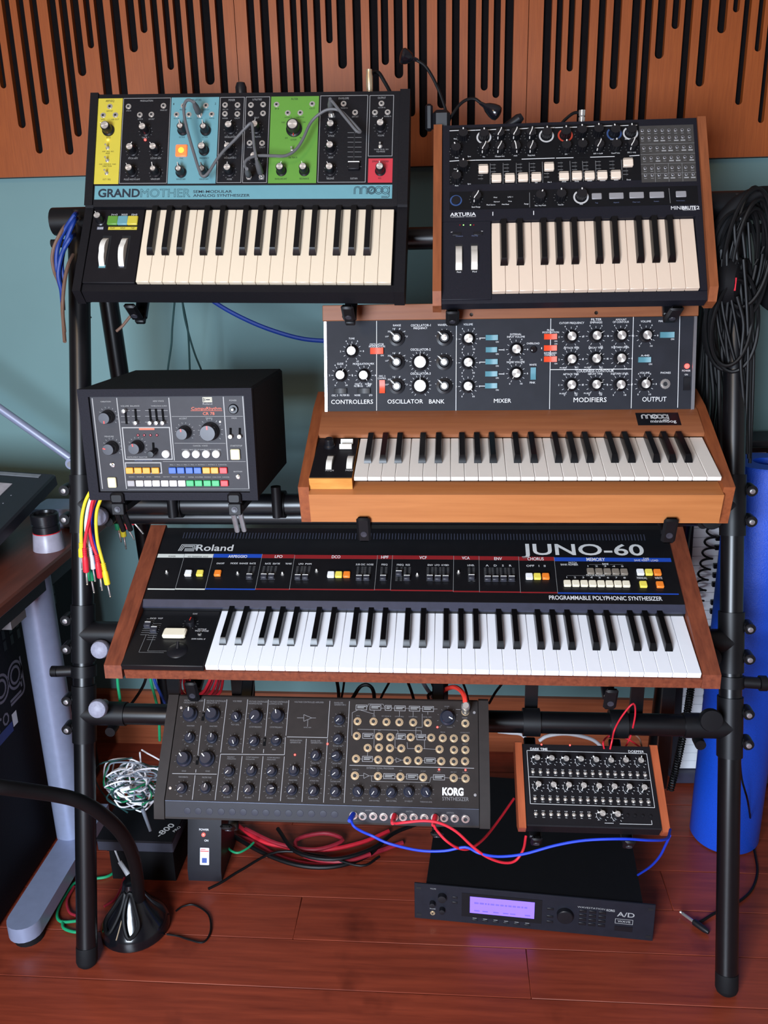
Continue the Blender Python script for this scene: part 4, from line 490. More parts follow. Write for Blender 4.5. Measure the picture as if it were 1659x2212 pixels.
('audio_cable','dark red cable bent on the floor left of the post','cable','cables lying on the floor by the left post','c_crimson',0.003,[(-0.8264,1.4982,0.005),(-0.8242,1.4565,0.005),(-0.8048,1.424,0.005),(-0.7855,1.4144,0.005)]),
('audio_cable','thin black cable coiled on the floor right of the round base','cable','cables lying on the floor by the left post','c_black',0.002,[(-0.577,1.3753,0.004),(-0.5515,1.3717,0.004),(-0.5248,1.3633,0.004),(-0.4946,1.3588,0.004),(-0.4885,1.3897,0.004),(-0.5052,1.4334,0.004),(-0.5423,1.458,0.004),(-0.5662,1.4528,0.004),(-0.5772,1.439,0.004)]),
('audio_cable','crimson cable sweeping widest in the coil under the module','cable','cables coiled on the floor under the module','c_crimson',0.0056,[(-0.5514,1.6877,0.006),(-0.4675,1.6667,0.006),(-0.3907,1.6144,0.006),(-0.3008,1.5911,0.006),(-0.2177,1.6072,0.006),(-0.1568,1.6442,0.006),(-0.1045,1.6753,0.006)]),
('audio_cable','bright red cable in the coil under the module','cable','cables coiled on the floor under the module','c_red',0.005,[(-0.5132,1.7184,0.01),(-0.4441,1.6628,0.01),(-0.3738,1.6418,0.01),(-0.2857,1.6364,0.01),(-0.2021,1.6659,0.01),(-0.1395,1.7099,0.01)]),
('audio_cable','thick black cable in the coil under the module','cable','cables coiled on the floor under the module','c_black',0.0052,[(-0.5412,1.6949,0.014),(-0.4351,1.6214,0.014),(-0.3411,1.5798,0.014),(-0.2563,1.5778,0.014),(-0.1863,1.6145,0.014),(-0.1478,1.6715,0.014)]),
('audio_cable','crimson cable doubling back in the coil under the module','cable','cables coiled on the floor under the module','c_crimson',0.0048,[(-0.4837,1.6924,0.018),(-0.3956,1.6438,0.018),(-0.3057,1.6273,0.018),(-0.2451,1.6621,0.018),(-0.2921,1.6844,0.018),(-0.3541,1.657,0.018),(-0.3235,1.6032,0.018),(-0.2365,1.589,0.018),(-0.1758,1.6179,0.018)]),
('audio_cable','thin black cable running to the power unit in the coil under the module','cable','cables coiled on the floor under the module','c_black',0.003,[(-0.5182,1.487,0.022),(-0.4932,1.5092,0.022),(-0.4607,1.5469,0.022),(-0.389,1.6108,0.022),(-0.2802,1.6004,0.022),(-0.1928,1.5744,0.022),(-0.1535,1.6064,0.022)]),
('audio_cable','black cable nearest the rack unit in the coil under the module','cable','cables coiled on the floor under the module','c_black',0.0048,[(-0.4032,1.6859,0.026),(-0.3453,1.608,0.026),(-0.2571,1.5876,0.026),(-0.1761,1.6237,0.026),(-0.1264,1.682,0.026),(-0.0732,1.7178,0.026)]),
('audio_cable','thin green cable at the right of the power unit','cable',None,'c_green',0.0026,[(-0.5085,1.6142,0.03),(-0.4939,1.5992,0.03),(-0.4765,1.5939,0.03),(-0.4587,1.6103,0.03),(-0.4489,1.6297,0.03)]),
('audio_cable','black cable hanging down the right post,nearest the wooden synthesizer,long','cable','black cables hanging down the right post','c_black',0.0034,[(0.4901,1.6,1.3835),(0.4995,1.6,1.3298),(0.5139,1.6,1.267),(0.5254,1.6,1.2028),(0.539,1.6,1.1201),(0.5481,1.6,1.0348),(0.5572,1.6,0.9645)]),
('audio_cable','black cable hanging down the right post,second long','cable','black cables hanging down the right post','c_black',0.0034,[(0.5049,1.61,1.3833),(0.5201,1.61,1.3137),(0.53,1.61,1.2502),(0.5452,1.61,1.1686),(0.5544,1.61,1.0674),(0.565,1.61,0.953)]),
('audio_cable','black cable hanging down the right post,looping close to the wooden side','cable','black cables hanging down the right post','c_black',0.003,[(0.4807,1.595,1.3456),(0.4885,1.595,1.2835),(0.5109,1.595,1.2034),(0.5324,1.595,1.1209),(0.5464,1.595,1.0358)]),
('audio_cable','black cable hanging down the right post,curving out from behind the wooden side','cable','black cables hanging down the right post','c_black',0.003,[(0.4774,1.6,1.3148),(0.482,1.6,1.2517),(0.4996,1.6,1.1868),(0.5201,1.6,1.1287),(0.5336,1.6,1.0779),(0.5458,1.6,1.0087)]),
('audio_cable','black cable hanging down the right post,outermost against the wall','cable','black cables hanging down the right post','c_black',0.003,[(0.5198,1.615,1.3755),(0.5329,1.615,1.2976),(0.5414,1.615,1.2336),(0.5536,1.615,1.1513),(0.5622,1.615,1.0491),(0.5695,1.615,0.9427)]),
('audio_cable','black cable hanging down the right post,lowest starting','cable','black cables hanging down the right post','c_black',0.003,[(0.4753,1.61,1.2431),(0.4889,1.61,1.1859),(0.511,1.61,1.1273),(0.5286,1.61,1.0762),(0.5416,1.61,1.0153)]),
('audio_cable','black cable hanging down the right post,front','cable','black cables hanging down the right post','c_black',0.0034,[(0.5044,1.585,1.2523),(0.5205,1.585,1.2043),(0.5225,1.585,1.1391),(0.5344,1.585,1.0721),(0.5433,1.585,1.0034)]),
('audio_cable','black cable hanging down the right post,front right','cable','black cables hanging down the right post','c_black',0.0034,[(0.5105,1.59,1.3144),(0.5218,1.59,1.2517),(0.5336,1.59,1.1712),(0.5408,1.59,1.0881),(0.5457,1.59,1.0109)]),
('audio_cable','black cable behind the wooden synthesizer right corner,leftmost','cable','black cables behind the right corner','c_black',0.003,[(0.493,1.72,1.2349),(0.4945,1.72,1.1915),(0.4966,1.72,1.1205),(0.5005,1.72,1.0291)]),
('audio_cable','black cable behind the wooden synthesizer right corner,middle','cable','black cables behind the right corner','c_black',0.003,[(0.5063,1.73,1.234),(0.5078,1.73,1.1727),(0.5083,1.73,1.1009),(0.508,1.73,1.0271)]),
('audio_cable','black cable behind the wooden synthesizer right corner,slanting right','cable','black cables behind the right corner','c_black',0.003,[(0.5053,1.7,1.2446),(0.5205,1.7,1.1757),(0.5379,1.7,1.1051),(0.5513,1.7,1.0418)]),
('jack_cable','black jack cable lying on the floor by the right post','cable',None,'c_black',0.0028,[(0.5061,1.4574,0.005),(0.5239,1.4645,0.005),(0.553,1.485,0.005),(0.5876,1.5062,0.005),(0.6228,1.5277,0.005),(0.6584,1.5634,0.005),(0.686,1.6143,0.005),(0.6994,1.667,0.005),(0.7077,1.7143,0.005)]),
('thin_cable','thin black cable trailing down beside the foam tube','cable',None,'c_black',0.002,[(0.5902,1.55,0.359),(0.6016,1.55,0.2935),(0.6195,1.55,0.2381),(0.7234,1.7653,0.004),(0.7184,1.724,0.004)]),
('audio_cable','black cable in the curtain behind the wooden synthesizer right end,first from the left','cable','black cable curtain behind the right post','c_black',0.0046,[(0.4814,1.7,1.245),(0.4879,1.7,1.1935),(0.497,1.7,1.1233),(0.5045,1.7,1.0513),(0.5096,1.7,0.9774),(0.5121,1.7,0.911)]),
('audio_cable','black cable in the curtain behind the wooden synthesizer right end,second','cable','black cable curtain behind the right post','c_black',0.0046,[(0.4919,1.708,1.2341),(0.4923,1.708,1.1927),(0.5072,1.708,1.1167),(0.5189,1.708,1.0497),(0.5205,1.708,0.9755),(0.5236,1.708,0.9089)]),
('audio_cable','black cable in the curtain behind the wooden synthesizer right end,third','cable','black cable curtain behind the right post','c_black',0.0046,[(0.5025,1.716,1.223),(0.5072,1.716,1.1917),(0.5176,1.716,1.1101),(0.5333,1.716,1.0481),(0.5316,1.716,0.9736),(0.5352,1.716,0.9067)]),
('audio_cable','black cable in the curtain behind the wooden synthesizer right end,fourth','cable','black cable curtain behind the right post','c_black',0.0046,[(0.5031,1.7,1.2447),(0.5046,1.7,1.1933),(0.5207,1.7,1.107),(0.527,1.7,1.0511),(0.5351,1.7,0.9772),(0.5393,1.7,0.911)]),
('audio_cable','black cable in the curtain behind the wooden synthesizer right end,fifth','cable','black cable curtain behind the right post','c_black',0.0046,[(0.5138,1.708,1.2337),(0.5195,1.708,1.1923),(0.529,1.708,1.1218),(0.5414,1.708,1.0495),(0.5461,1.708,0.9754),(0.5509,1.708,0.9088)]),
('audio_cable','black cable in the curtain behind the wooden synthesizer right end,sixth','cable','black cable curtain behind the right post','c_black',0.0046,[(0.5245,1.716,1.2227),(0.5241,1.716,1.1915),(0.5395,1.716,1.1152),(0.556,1.716,1.048),(0.5572,1.716,0.9735),(0.5625,1.716,0.9067)]),
('audio_cable','black cable in the curtain behind the wooden synthesizer right end,seventh','cable','black cable curtain behind the right post','c_black',0.0046,[(0.5248,1.7,1.2443),(0.5317,1.7,1.1929),(0.5424,1.7,1.1122),(0.5495,1.7,1.0509),(0.5605,1.7,0.9771),(0.5663,1.7,0.911)]),
('audio_cable','black cable in the curtain behind the wooden synthesizer right end,eighth','cable','black cable curtain behind the right post','c_black',0.0046,[(0.5356,1.708,1.2334),(0.5363,1.708,1.1921),(0.5529,1.708,1.1055),(0.564,1.708,1.0494),(0.5716,1.708,0.9753),(0.578,1.708,0.9088)]),
('audio_cable','black cable in the curtain behind the wooden synthesizer right end,rightmost','cable','black cable curtain behind the right post','c_black',0.0046,[(0.5465,1.716,1.2223),(0.5514,1.716,1.1911),(0.5613,1.716,1.1204),(0.5786,1.716,1.0478),(0.5828,1.716,0.9734),(0.5898,1.716,0.9067)]),
('audio_cable','white cable arching behind the step sequencer','cable',None,'c_white',0.0042,[(0.2164,1.78,0.2225),(0.2344,1.78,0.2355),(0.2707,1.78,0.2427),(0.3074,1.78,0.2386),(0.3423,1.78,0.227),(0.3649,1.78,0.2062)]),
('audio_cable','white cable end at the left of the step sequencer bar','cable',None,'c_white',0.004,[(0.1182,1.78,0.2451),(0.1454,1.78,0.2421),(0.1726,1.78,0.239),(0.1894,1.78,0.2218)]),
('goose1','','','','c_black',0.0028,[(-0.0029,1.74,1.5606),(-0.0048,1.74,1.5692),(-0.007,1.74,1.5863),(-0.0141,1.74,1.6068),(-0.0214,1.74,1.6238),(-0.0324,1.74,1.6442),(-0.0452,1.74,1.6611),(-0.0607,1.74,1.6707)]),
('goose2','','','','c_black',0.0028,[(-0.002,1.74,1.5606),(0.0008,1.74,1.5691),(0.01,1.74,1.5824),(0.0202,1.74,1.594),(0.0321,1.74,1.6012),(0.0468,1.74,1.6024),(0.0598,1.74,1.5936)]),
('plugcable','black cable leading away from the gold jack plug on top','cable',None,'c_black',0.0034,[(-0.1448,1.76,1.6535),(-0.14,1.76,1.6559),(-0.1307,1.76,1.6547),(-0.1207,1.76,1.64),(-0.1116,1.76,1.6245),(-0.1062,1.76,1.6124)]),
('brutcable','black cable bending into the silver jack plug on top','cable',None,'c_black',0.0028,[(0.2414,1.76,1.5761),(0.2313,1.76,1.5756),(0.2214,1.76,1.5696),(0.2099,1.76,1.5589),(0.2029,1.76,1.5441)]),
('panel_patch_cable','grey patch cable dipping in a deep V from the blue block','patch cable','grey patch cables on the coloured panel','c_gpatch',0.0026,[(-0.4433,1.612,1.5932),(-0.4499,1.6117,1.5978),(-0.457,1.6112,1.5967),(-0.4616,1.6086,1.5853),(-0.4597,1.604,1.5639),(-0.4524,1.595,1.5369),(-0.4433,1.5853,1.5083),(-0.4336,1.5741,1.4812),(-0.4271,1.5699,1.471),(-0.4175,1.5723,1.4766),(-0.4038,1.581,1.4971),(-0.3901,1.5879,1.5135),(-0.3705,1.5933,1.5313),(-0.3515,1.5967,1.5494),(-0.3407,1.5952,1.556),(-0.338,1.5896,1.5425),(-0.3353,1.5796,1.5185),(-0.3302,1.5697,1.4944)]),
('panel_patch_cable','grey patch cable sweeping across the green block','patch cable','grey patch cables on the coloured panel','c_gpatch',0.0026,[(-0.347,1.5633,1.4795),(-0.3512,1.5665,1.4873),(-0.3483,1.5697,1.4949),(-0.339,1.5742,1.5003),(-0.3237,1.5796,1.5025),(-0.301,1.5838,1.5017),(-0.282,1.5884,1.5021),(-0.2662,1.5946,1.5113),(-0.2538,1.6017,1.5282),(-0.2413,1.6102,1.5535),(-0.2264,1.6119,1.5677),(-0.2079,1.6111,1.5759),(-0.1881,1.6102,1.5732),(-0.1721,1.6067,1.5593),(-0.1596,1.6035,1.5463),(-0.1523,1.5999,1.5375),(-0.159,1.5961,1.539),(-0.1731,1.5984,1.5551),(-0.1891,1.604,1.5741),(-0.2,1.6094,1.5873),(-0.2045,1.6118,1.5905)]),
]
# all lettering is shaped once, before anything else stands in the scene
for rows_ in L.values():
    for row_ in rows_:
        if isinstance(row_[0], str) and len(row_) > 5: glyphs(row_[0], row_[5] if row_[5] not in COLP else 'n')
# ---------------------------------------------------------------- the room
WALLY = 2.085
TEAL = mat('teal_wall_paint', rgb(106, 138, 139), 0.75, var=0.05, scale=3.0)
FLOORW = wood('red_brown_boards', rgb(104, 40, 26), rgb(146, 62, 40), 0.36, stretch=(1.2, 18, 18), scale=4.0, spec=0.5, blotch=True)
SKIRTW = wood('varnished_skirting', rgb(134, 68, 42), rgb(166, 90, 58), 0.35, stretch=(1, 30, 30), scale=4)
PANELW = wood('birch_ply_orange', rgb(134, 64, 22), rgb(154, 78, 30), 0.45, stretch=(60, 60, 3), scale=5)
FELT = mat('black_felt', rgb(16, 14, 16), 0.95, spec=.1)
GAPM = mat('board_gap', rgb(104, 58, 44), 0.9, spec=.1)  # lightened for dust, with light caught on the board edges painted in
PLASTER = mat('cream_plaster', rgb(190, 184, 174), 0.8, var=.04, scale=3)
def structure():
    fl = obj('floor', B().box(-3.2, -2.2, -.06, 2.6, WALLY + .02, -.0125), GAPM)
    tag(fl, 'red-brown varnished board floor', None, kind='structure')
    rnd = random.Random(4); pw = .1185; y = 1.261 - pw * 26
    while y < WALLY:
        y0, y1 = y + .0006, min(y + pw - .0006, WALLY)
        x = -3.2 + rnd.uniform(0, .9) if y > 0 else -3.2
        xs = [-3.2]
        while x < 2.6:
            if x > -3.0: xs.append(x)
            x += rnd.uniform(1.5, 2.6)
        if y0 < 1.44 < y1: xs = [-3.2, -1.9, -.315, 1.9]
        xs.append(2.6)
        for a, b in zip(xs, xs[1:]):
            cx, cy = (a + b) / 2, (y0 + y1) / 2
            bb = B().box(a - cx + .0004, y0 - cy, -.012, b - cx - .0004, y1 - cy, 0.0, .0009)
            put('plank', bb.mesh('plank'), FLOORW, fl, T(cx, cy, 0))
        y += pw
    wl = obj('wall_back', B().box(-3.2, WALLY, 0, 2.6, WALLY + .12, 2.6), TEAL)
    tag(wl, 'teal painted wall behind the keyboard stand', None, kind='structure')
    sk = obj('baseboard_back', B().side([(WALLY - .0002, 0), (WALLY - .0002, .166), (WALLY - .012, .166), (WALLY - .018, .158), (WALLY - .018, 0)][::-1], -3.2, 2.6), SKIRTW)
    tag(sk, 'varnished wooden skirting board along the teal wall', None, kind='structure')
structure()
def rest_of_room():
    # the walls and ceiling out of view: they bounce the window light
    for nm, a, lb in (('wall_left', (-3.32, -2.4, 0, -3.2, 2.205, 2.6), 'cream plaster side wall left of the desk'), ('wall_right', (2.6, -2.4, 0, 2.72, 2.205, 2.6), 'cream plaster side wall right of the stand'), ('wall_front', (-3.2, -2.4, 0, 2.6, -2.28, 2.6), 'cream plaster wall behind the photographer'), ('ceiling', (-3.32, -2.4, 2.6, 2.72, 2.205, 2.7), 'cream plaster ceiling')):
        tag(obj(nm, B().box(*a), PLASTER), lb, None, kind='structure')
rest_of_room()
def acoustic_panels():
    zb, zt = 1.512, 2.42; yf, yb = 2.048, 2.064
    lab = ['slotted orange plywood acoustic panel at the left, above the left post', 'slotted orange plywood acoustic panel in the centre, behind the gooseneck lamp', 'slotted orange plywood acoustic panel at the right, above the patch bay']
    cuts = [-1.09, SEAMS[0], SEAMS[1], 0.79]
    for i in range(3):
        a, b = cuts[i] + .0007, cuts[i + 1] - .0007
        t = thing('acoustic_panel', lab[i], 'acoustic panel', T((a + b) / 2, yb, zb), 'slotted acoustic panels along the wall')
        # comb-shaped front board: the slots are open, black felt lies behind
        pts = [(a, zt), (a, zb), (b, zb), (b, zt)]
        comb = []
        for l, r, z in sorted([s for s in SLOTS if s[0] > a + .002 and s[1] < b - .002], reverse=True):
            rad = (r - l) / 2; cx = (l + r) / 2
            comb += [(r, zt - .06)] + [(cx + rad * math.cos(R(-k * 22.5)), z + rad + rad * math.sin(R(-k * 22.5))) for k in range(0, 9)] + [(l, zt - .06)]
        poly = [(a, zb), (b, zb), (b, zt - .06)] + comb + [(a, zt - .06)]
        n = len(poly)
        vs = [(x, yf, z) for x, z in poly] + [(x, yb, z) for x, z in poly]
        fs = [tuple(range(n)), tuple(range(2 * n - 1, n - 1, -1))] + [(k, n + k, n + (k + 1) % n, (k + 1) % n) for k in range(n)]
        obj('slotted_board', B().raw(vs, fs), PANELW, t, smooth=False)
        obj('top_rail', B().box(a, yf, zt - .0598, b, yb, zt), PANELW, t)
        obj('felt_backing', B().box(a, yb + .0003, zb, b, WALLY - .0004, zt), FELT, t)
acoustic_panels()
# ---------------------------------------------------------------- panels of the instruments
PG = Pan(-.363, 1.5937, .0598, 67.4, 1.16); PGK = Pan(-.363, 1.5074, -.0782, 54.5, 1.16)
PB = Pan(.214, 1.5419, -.108, 60.2); PBK = Pan(.214, 1.5419, -.0954, 55.1)
PM = Pan(.1078, 1.5831, -.3141, 78.25); PMK = Pan(.1078, 1.3963, -.3898, 16.5); PMS = Pan(.1078, 1.5227, -.3447, 27.5)
PC = Pan(-.4621, 1.356, -.4172, 88.2)
PJ = Pan(-.073, 1.3162, -.7142, 27.5); PJK = Pan(-.073, 1.3135, -.708, 18.46)
PS = Pan(-.2093, 1.2035, -.9058, 46.2); PSL = Pan(-.2093, 1.1960, -.937, 76.5)
PD_ = Pan(.2533, 1.2973, -.9627, 33.2)

# ---------------------------------------------------------------- shared small parts
def poly_mm(pts): return [(a / 1000, b / 1000) for a, b in pts]
def sidep(name, pan, poly, x0, x1, m, parent, label=None):
    """profile in (v,w) millimetres of a panel frame, extruded from x0 to x1"""
    return loc(name, B().side(poly_mm(poly), x0 / 1000, x1 / 1000), m, parent, pan.M, label)
def boxp(name, pan, a, m, parent, bev=0.0, label=None):
    return loc(name, B().box(*mm(*a), bev=bev / 1000), m, parent, pan.M, label)
def at_box(name, pan, u0, v0, u1, v1, h, m, parent, bev=0.8, w=0.0, label=None):
    """a key cap or button standing on a panel, origin at its base"""
    key = '%s_%.0f_%.0f_%.0f_%s' % (name, (u1 - u0) * 2, (v1 - v0) * 2, h * 2, m.name)
    def mk():
        a, b = (u1 - u0) / 2000, (v1 - v0) / 2000
        return B().box(-a, -b, 0, a, b, h / 1000, bev / 1000)
    return put(name, cached(key, mk, m), None, parent, pan.at((u0 + u1) / 2, (v0 + v1) / 2, w), label)
def printed(pan, parent, items, name='lettering', z=0.4, white=None):
    """printed words of a panel: large words one by one, the fine print joined for each ink"""
    by = {}
    for st, u, v, w, h, c in items:
        ink = c if c in COLP else 'w'
        sty = c if c not in COLP else 'n'
        a = (*mm(u, v, w, h), sty, z / 1000)
        if h >= 4.5: loc(name, B().text(st, *a), COLP[ink] if h > 7 or ink != 'w' or white is None else white, parent, pan.M, smooth=False)
        else: by.setdefault(ink, B()).text(st, *a)
    for ink, b in by.items(): loc(name, b, white if (white is not None and ink == 'w') else COLP[ink], parent, pan.M, smooth=False)['kind'] = 'stuff'
def rules(pan, parent, lines, wd, m, name='printed_rule', z=0.3):
    if name == 'printed_rule' and wd > .55:
        for a in lines: loc(name, B().line(*mm(*a[:4]), wd / 1000, z / 1000), m, parent, pan.M, smooth=False)
        return
    b = B()
    for a in lines: b.line(*mm(*a[:4]), wd / 1000, z / 1000)
    o = loc(name, b, m, parent, pan.M, smooth=False); o['kind'] = 'stuff'
    return o
def boxes(pan, parent, rects, wd, m, name='printed_frame', z=0.3):
    for a in rects: loc(name, B().frame(*mm(*a[:4]), wd / 1000, z / 1000), m, parent, pan.M, smooth=False)
def dial(pan, parent, spots, r0, r1, wd, m, n=11, a0=-150, a1=150, name='dial_marks', z=0.3):
    """scale marks printed round the knobs of a panel"""
    b = B()
    for u, v in spots:
        for i in range(n):
            a = R(a0 + (a1 - a0) * i / (n - 1)); s, c = math.sin(a), math.cos(a)
            b.line((u + r0 * s) / 1000, (v + r0 * c) / 1000, (u + r1 * s) / 1000, (v + r1 * c) / 1000, wd / 1000, z / 1000)
    o = loc(name, b, m, parent, pan.M, smooth=False); o['kind'] = 'stuff'
    return o
def knob(pan, parent, u, v, kind, rot=0.0, name='knob'):
    """kind: body profile, cap profile, pointer"""
    k = KN[kind]; Mw = pan.at(u, v, 0, rot)
    o = put(name, cached('knob_' + kind, k[0], k[1]), None, parent, Mw)
    for nm, fn, m in k[2]:
        put(nm, cached('%s_%s' % (nm, kind), fn, m), None, o, Mw)
    return o
def lath(*prof, seg=20): return lambda: B().lathe([(a / 1000, b / 1000) for a, b in prof], seg)
def bar(x0, y0, z0, x1, y1, z1, bev=0.2): return lambda: B().box(*mm(x0, y0, z0, x1, y1, z1), bev=bev / 1000)
def knurl(r, z0, z1, n=14, d=0.12):
    def mk():
        b = B(); poly = []
        for i in range(n * 2):
            a = math.pi * i / n; rr = r * (1 - (d if i % 2 else 0)) / 1000
            poly.append((rr * math.cos(a), rr * math.sin(a)))
        return b.prism(poly, z0 / 1000, z1 / 1000)
    return mk
KBLK = mat('knob_black', rgb(20, 20, 24), 0.35)
KGRY = mat('knob_grey', rgb(52, 52, 60), 0.4)
KBLU = mat('knob_blue_black', rgb(34, 38, 50), 0.25)
WHT = mat('pointer_white', rgb(235, 232, 225), 0.4, var=0.02)
REDP = mat('pointer_red', rgb(205, 50, 40), 0.4, var=0.02)
RINGW = mat('ring_white', rgb(190, 188, 186), 0.4, var=0.02)
RINGR = mat('ring_red', rgb(176, 58, 38), 0.4, var=0.02)
RINGB = mat('ring_blue', rgb(48, 74, 120), 0.4, var=0.02)
KN = {
 'g0': (lath((9.6, 0), (9.4, 2), (7.6, 3.5), (7, 18), (6.4, 19)), KBLK, [('cap', lath((5.7, 19), (5.5, 19.6), (0, 19.7)), SILVER), ('pointer', bar(-.4, 5, 19, .4, 9.3, 19.3, 0), WHT)]),
 'g1': (lath((11.5, 0), (11.2, 3), (9, 5), (8.2, 18), (7.6, 19)), KBLK, [('cap', lath((6.8, 19), (6.6, 19.6), (0, 19.7)), SILVER), ('pointer', bar(-.4, 5.5, 19, .4, 10, 19.3, 0), WHT)]),
 'g2': (lambda: B().lathe([(.0095, 0), (.0095, .004), (.0075, .006), (.0062, .018)], 20).prism([(-.0022, 0), (.0022, 0), (.0009, .0115), (-.0009, .0115)], .003, .0185), KBLK, [('cap', lath((4.5, 18.5), (4.3, 19.2), (0, 19.3)), SILVER), ('pointer', bar(-.5, 4, 18.5, .5, 11.5, 18.9, 0), WHT)]),
 'g3': (lath((14.5, 0), (14.2, 3), (11.5, 5), (10.8, 18), (10, 19)), KBLK, [('cap', lath((8.4, 19), (8.2, 19.6), (0, 19.7)), SILVER), ('pointer', bar(-.7, -14, 4, .7, -10.5, 8, 0), REDP)]),
 'm0': (lath((12.4, 0), (12.2, 4), (9.6, 6), (9, 14), (8.5, 15)), KBLK, [('cap', lath((7.9, 15), (7.6, 15.7), (0, 15.8), seg=24), SILVER), ('pointer', bar(-.35, 7.5, 14.2, .35, 12.2, 15.2, 0), WHT)]),
 'm1': (lambda: B().lathe([(.0148, 0), (.0146, .005), (.010, .0065), (.009, .013), (.008, .0145)], 24).prism([(-.004, 0), (.004, 0), (.0016, .0145), (-.0016, .0145)], .004, .0145), KBLK, [('cap', lath((5.7, 14.5), (5.4, 15.2), (0, 15.3)), SILVER), ('pointer', bar(-.7, 5, 14.4, .7, 14.4, 14.9, 0), WHT)]),
 'm2': (lath((15.8, 0), (15.6, 4), (12.4, 6), (11.8, 14), (11.3, 15)), KBLK, [('cap', lath((10.7, 15), (10.4, 15.7), (0, 15.8), seg=28), SILVER), ('pointer', bar(-.35, 10.5, 14.2, .35, 15.4, 15.2, 0), WHT)]),
 'c0': (lath((11.5, 0), (11.2, 6), (10.2, 7), (9.8, 19), (9.2, 20)), KBLK, [('cap', lath((9.3, 20), (9, 20.6), (0, 20.7)), KGRY), ('pointer', bar(-1, 4, 20.6, 1, 8.6, 21, 0), REDP)]),
 'c1': (lath((15.5, 0), (15.2, 6), (14, 7), (13.4, 19), (12.8, 20)), KBLK, [('cap', lath((12.8, 20), (12.4, 20.6), (0, 20.7), seg=28), KGRY), ('pointer', bar(-1.2, 6, 20.6, 1.2, 12, 21, 0), REDP)]),
 's0': (lambda: B().lathe([(.0092, 0), (.009, .006), (.0074, .007), (.0068, .0125), (.006, .0135)], 18), KBLU, [('pointer', bar(-.45, 0, 13.4, .45, 6.6, 13.9, 0), WHT)]),
 's1': (lambda: B().lathe([(.0135, 0), (.0132, .005), (.0105, .007), (.010, .015), (.0092, .016)], 22), KBLU, [('pointer', bar(-.8, 3, 15.9, .8, 9.8, 16.4, 0), WHT)]),
 's2': (lambda: B().lathe([(.012, 0), (.0118, .005), (.0095, .007), (.009, .015), (.0082, .016)], 20), KBLU, [('pointer', bar(-.6, 2, 15.9, .6, 8.8, 16.4, 0), WHT)]),
 'd0': (lath((7.6, 0), (7.4, 3), (6.2, 4), (5.8, 12.5), (5.4, 13)), KBLK, [('cap', lath((5.2, 13), (5.0, 13.6), (0, 13.7)), SILVER), ('pointer', bar(-.6, 4.6, 8.5, .6, 8.6, 13.2, 0), WHT)]),
 'b0': (knurl(9, 0, 15), KBLK, [('pointer', bar(-.9, 6, 14.9, .9, 9.2, 15.5, 0), WHT)]),
 'b2': (knurl(9, 0, 14), KBLK, [('pointer', lambda: B().tube([(0, -.0088, .005), (-.001, -.006, .0145), (0, 0, .0147), (.0004, .006, .0145), (0, .0092, .0142)], .0009, 6, 3), WHT)]),
 'j0': (lath((9, 0), (8.6, 8), (8, 9.5)), KBLK, [('pointer', bar(-.8, 0, 9.5, .8, 8, 10, 0), REDP)]),
}
for k_, rm in (('b1', RINGW), ('b3', RINGR), ('b4', RINGB)):
    KN[k_] = (knurl(9, 0, 15), KBLK, [('pointer', bar(-.9, 6, 14.9, .9, 9.2, 15.5, 0), WHT), ('ring', lambda: B().ring(.0105, .0135, 30, .0006, R(125), R(415)), rm)])
def jack(pan, parent, u, v, r, m, hole=0.55, h=2.2, name='jack', hexa=True):
    key = 'jack_%.1f_%s_%.2f' % (r, m.name, hole)
    o = put(name, cached(key, lambda: B().lathe([(r * 1.12 / 1000, 0), (r * 1.12 / 1000, h * .45 / 1000), (r * .86 / 1000, h * .45 / 1000), (r * .8 / 1000, h / 1000), (r * hole / 1000, h / 1000), (r * hole / 1000, h * .3 / 1000), (0, h * .25 / 1000)], 12), m), None, parent, pan.at(u, v))
    put('socket', cached('socket_%.1f' % r, lambda: B().ring(0, r * hole * .98 / 1000, 12, h * .55 / 1000), PK), None, o, pan.at(u, v))
    return o
def toggle(pan, parent, u, v, m=None, tilt=25, L=9, r=1.6, name='toggle_switch'):
    m = m or CHROME
    o = put(name, cached('toggle_base_' + m.name + '%.1f' % r, lambda: B().lathe([(r * 1.9 / 1000, 0), (r * 1.9 / 1000, .0015), (r * 1.2 / 1000, .002), (r * 1.2 / 1000, .003)], 8), CHROME), None, parent, pan.at(u, v))
    put('lever', cached('toggle_lever_%s_%d_%.1f' % (m.name, L, r), lambda: B().lathe([(r * .5 / 1000, .002), (r * .95 / 1000, L * .7 / 1000), (r * .9 / 1000, L / 1000), (0, (L + .6) / 1000)], 10), m), None, o, pan.at(u, v) @ Matrix.Rotation(R(-tilt), 4, 'X'))
    return o
def led(pan, parent, u, v, r, m, name='indicator_light'):
    return put(name, cached('led_%s_%.1f' % (m.name, r), lambda: B().lathe([(r / 1000, 0), (r / 1000, r * .5 / 1000), (r * .7 / 1000, r / 1000), (0, r * 1.15 / 1000)], 12), m), None, parent, pan.at(u, v))
LRED = mat('led_red', rgb(255, 40, 40), 0.3, emit=4.0, ecol=(1, .06, .05))
LREDX = mat('led_red_off', rgb(130, 15, 30), 0.25)
LORG = mat('led_orange', rgb(255, 140, 40), 0.3, emit=4.0, ecol=(1, .35, .05))
LGRN = mat('led_green', rgb(150, 210, 110), 0.3, emit=0.6, ecol=(.4, .9, .3))

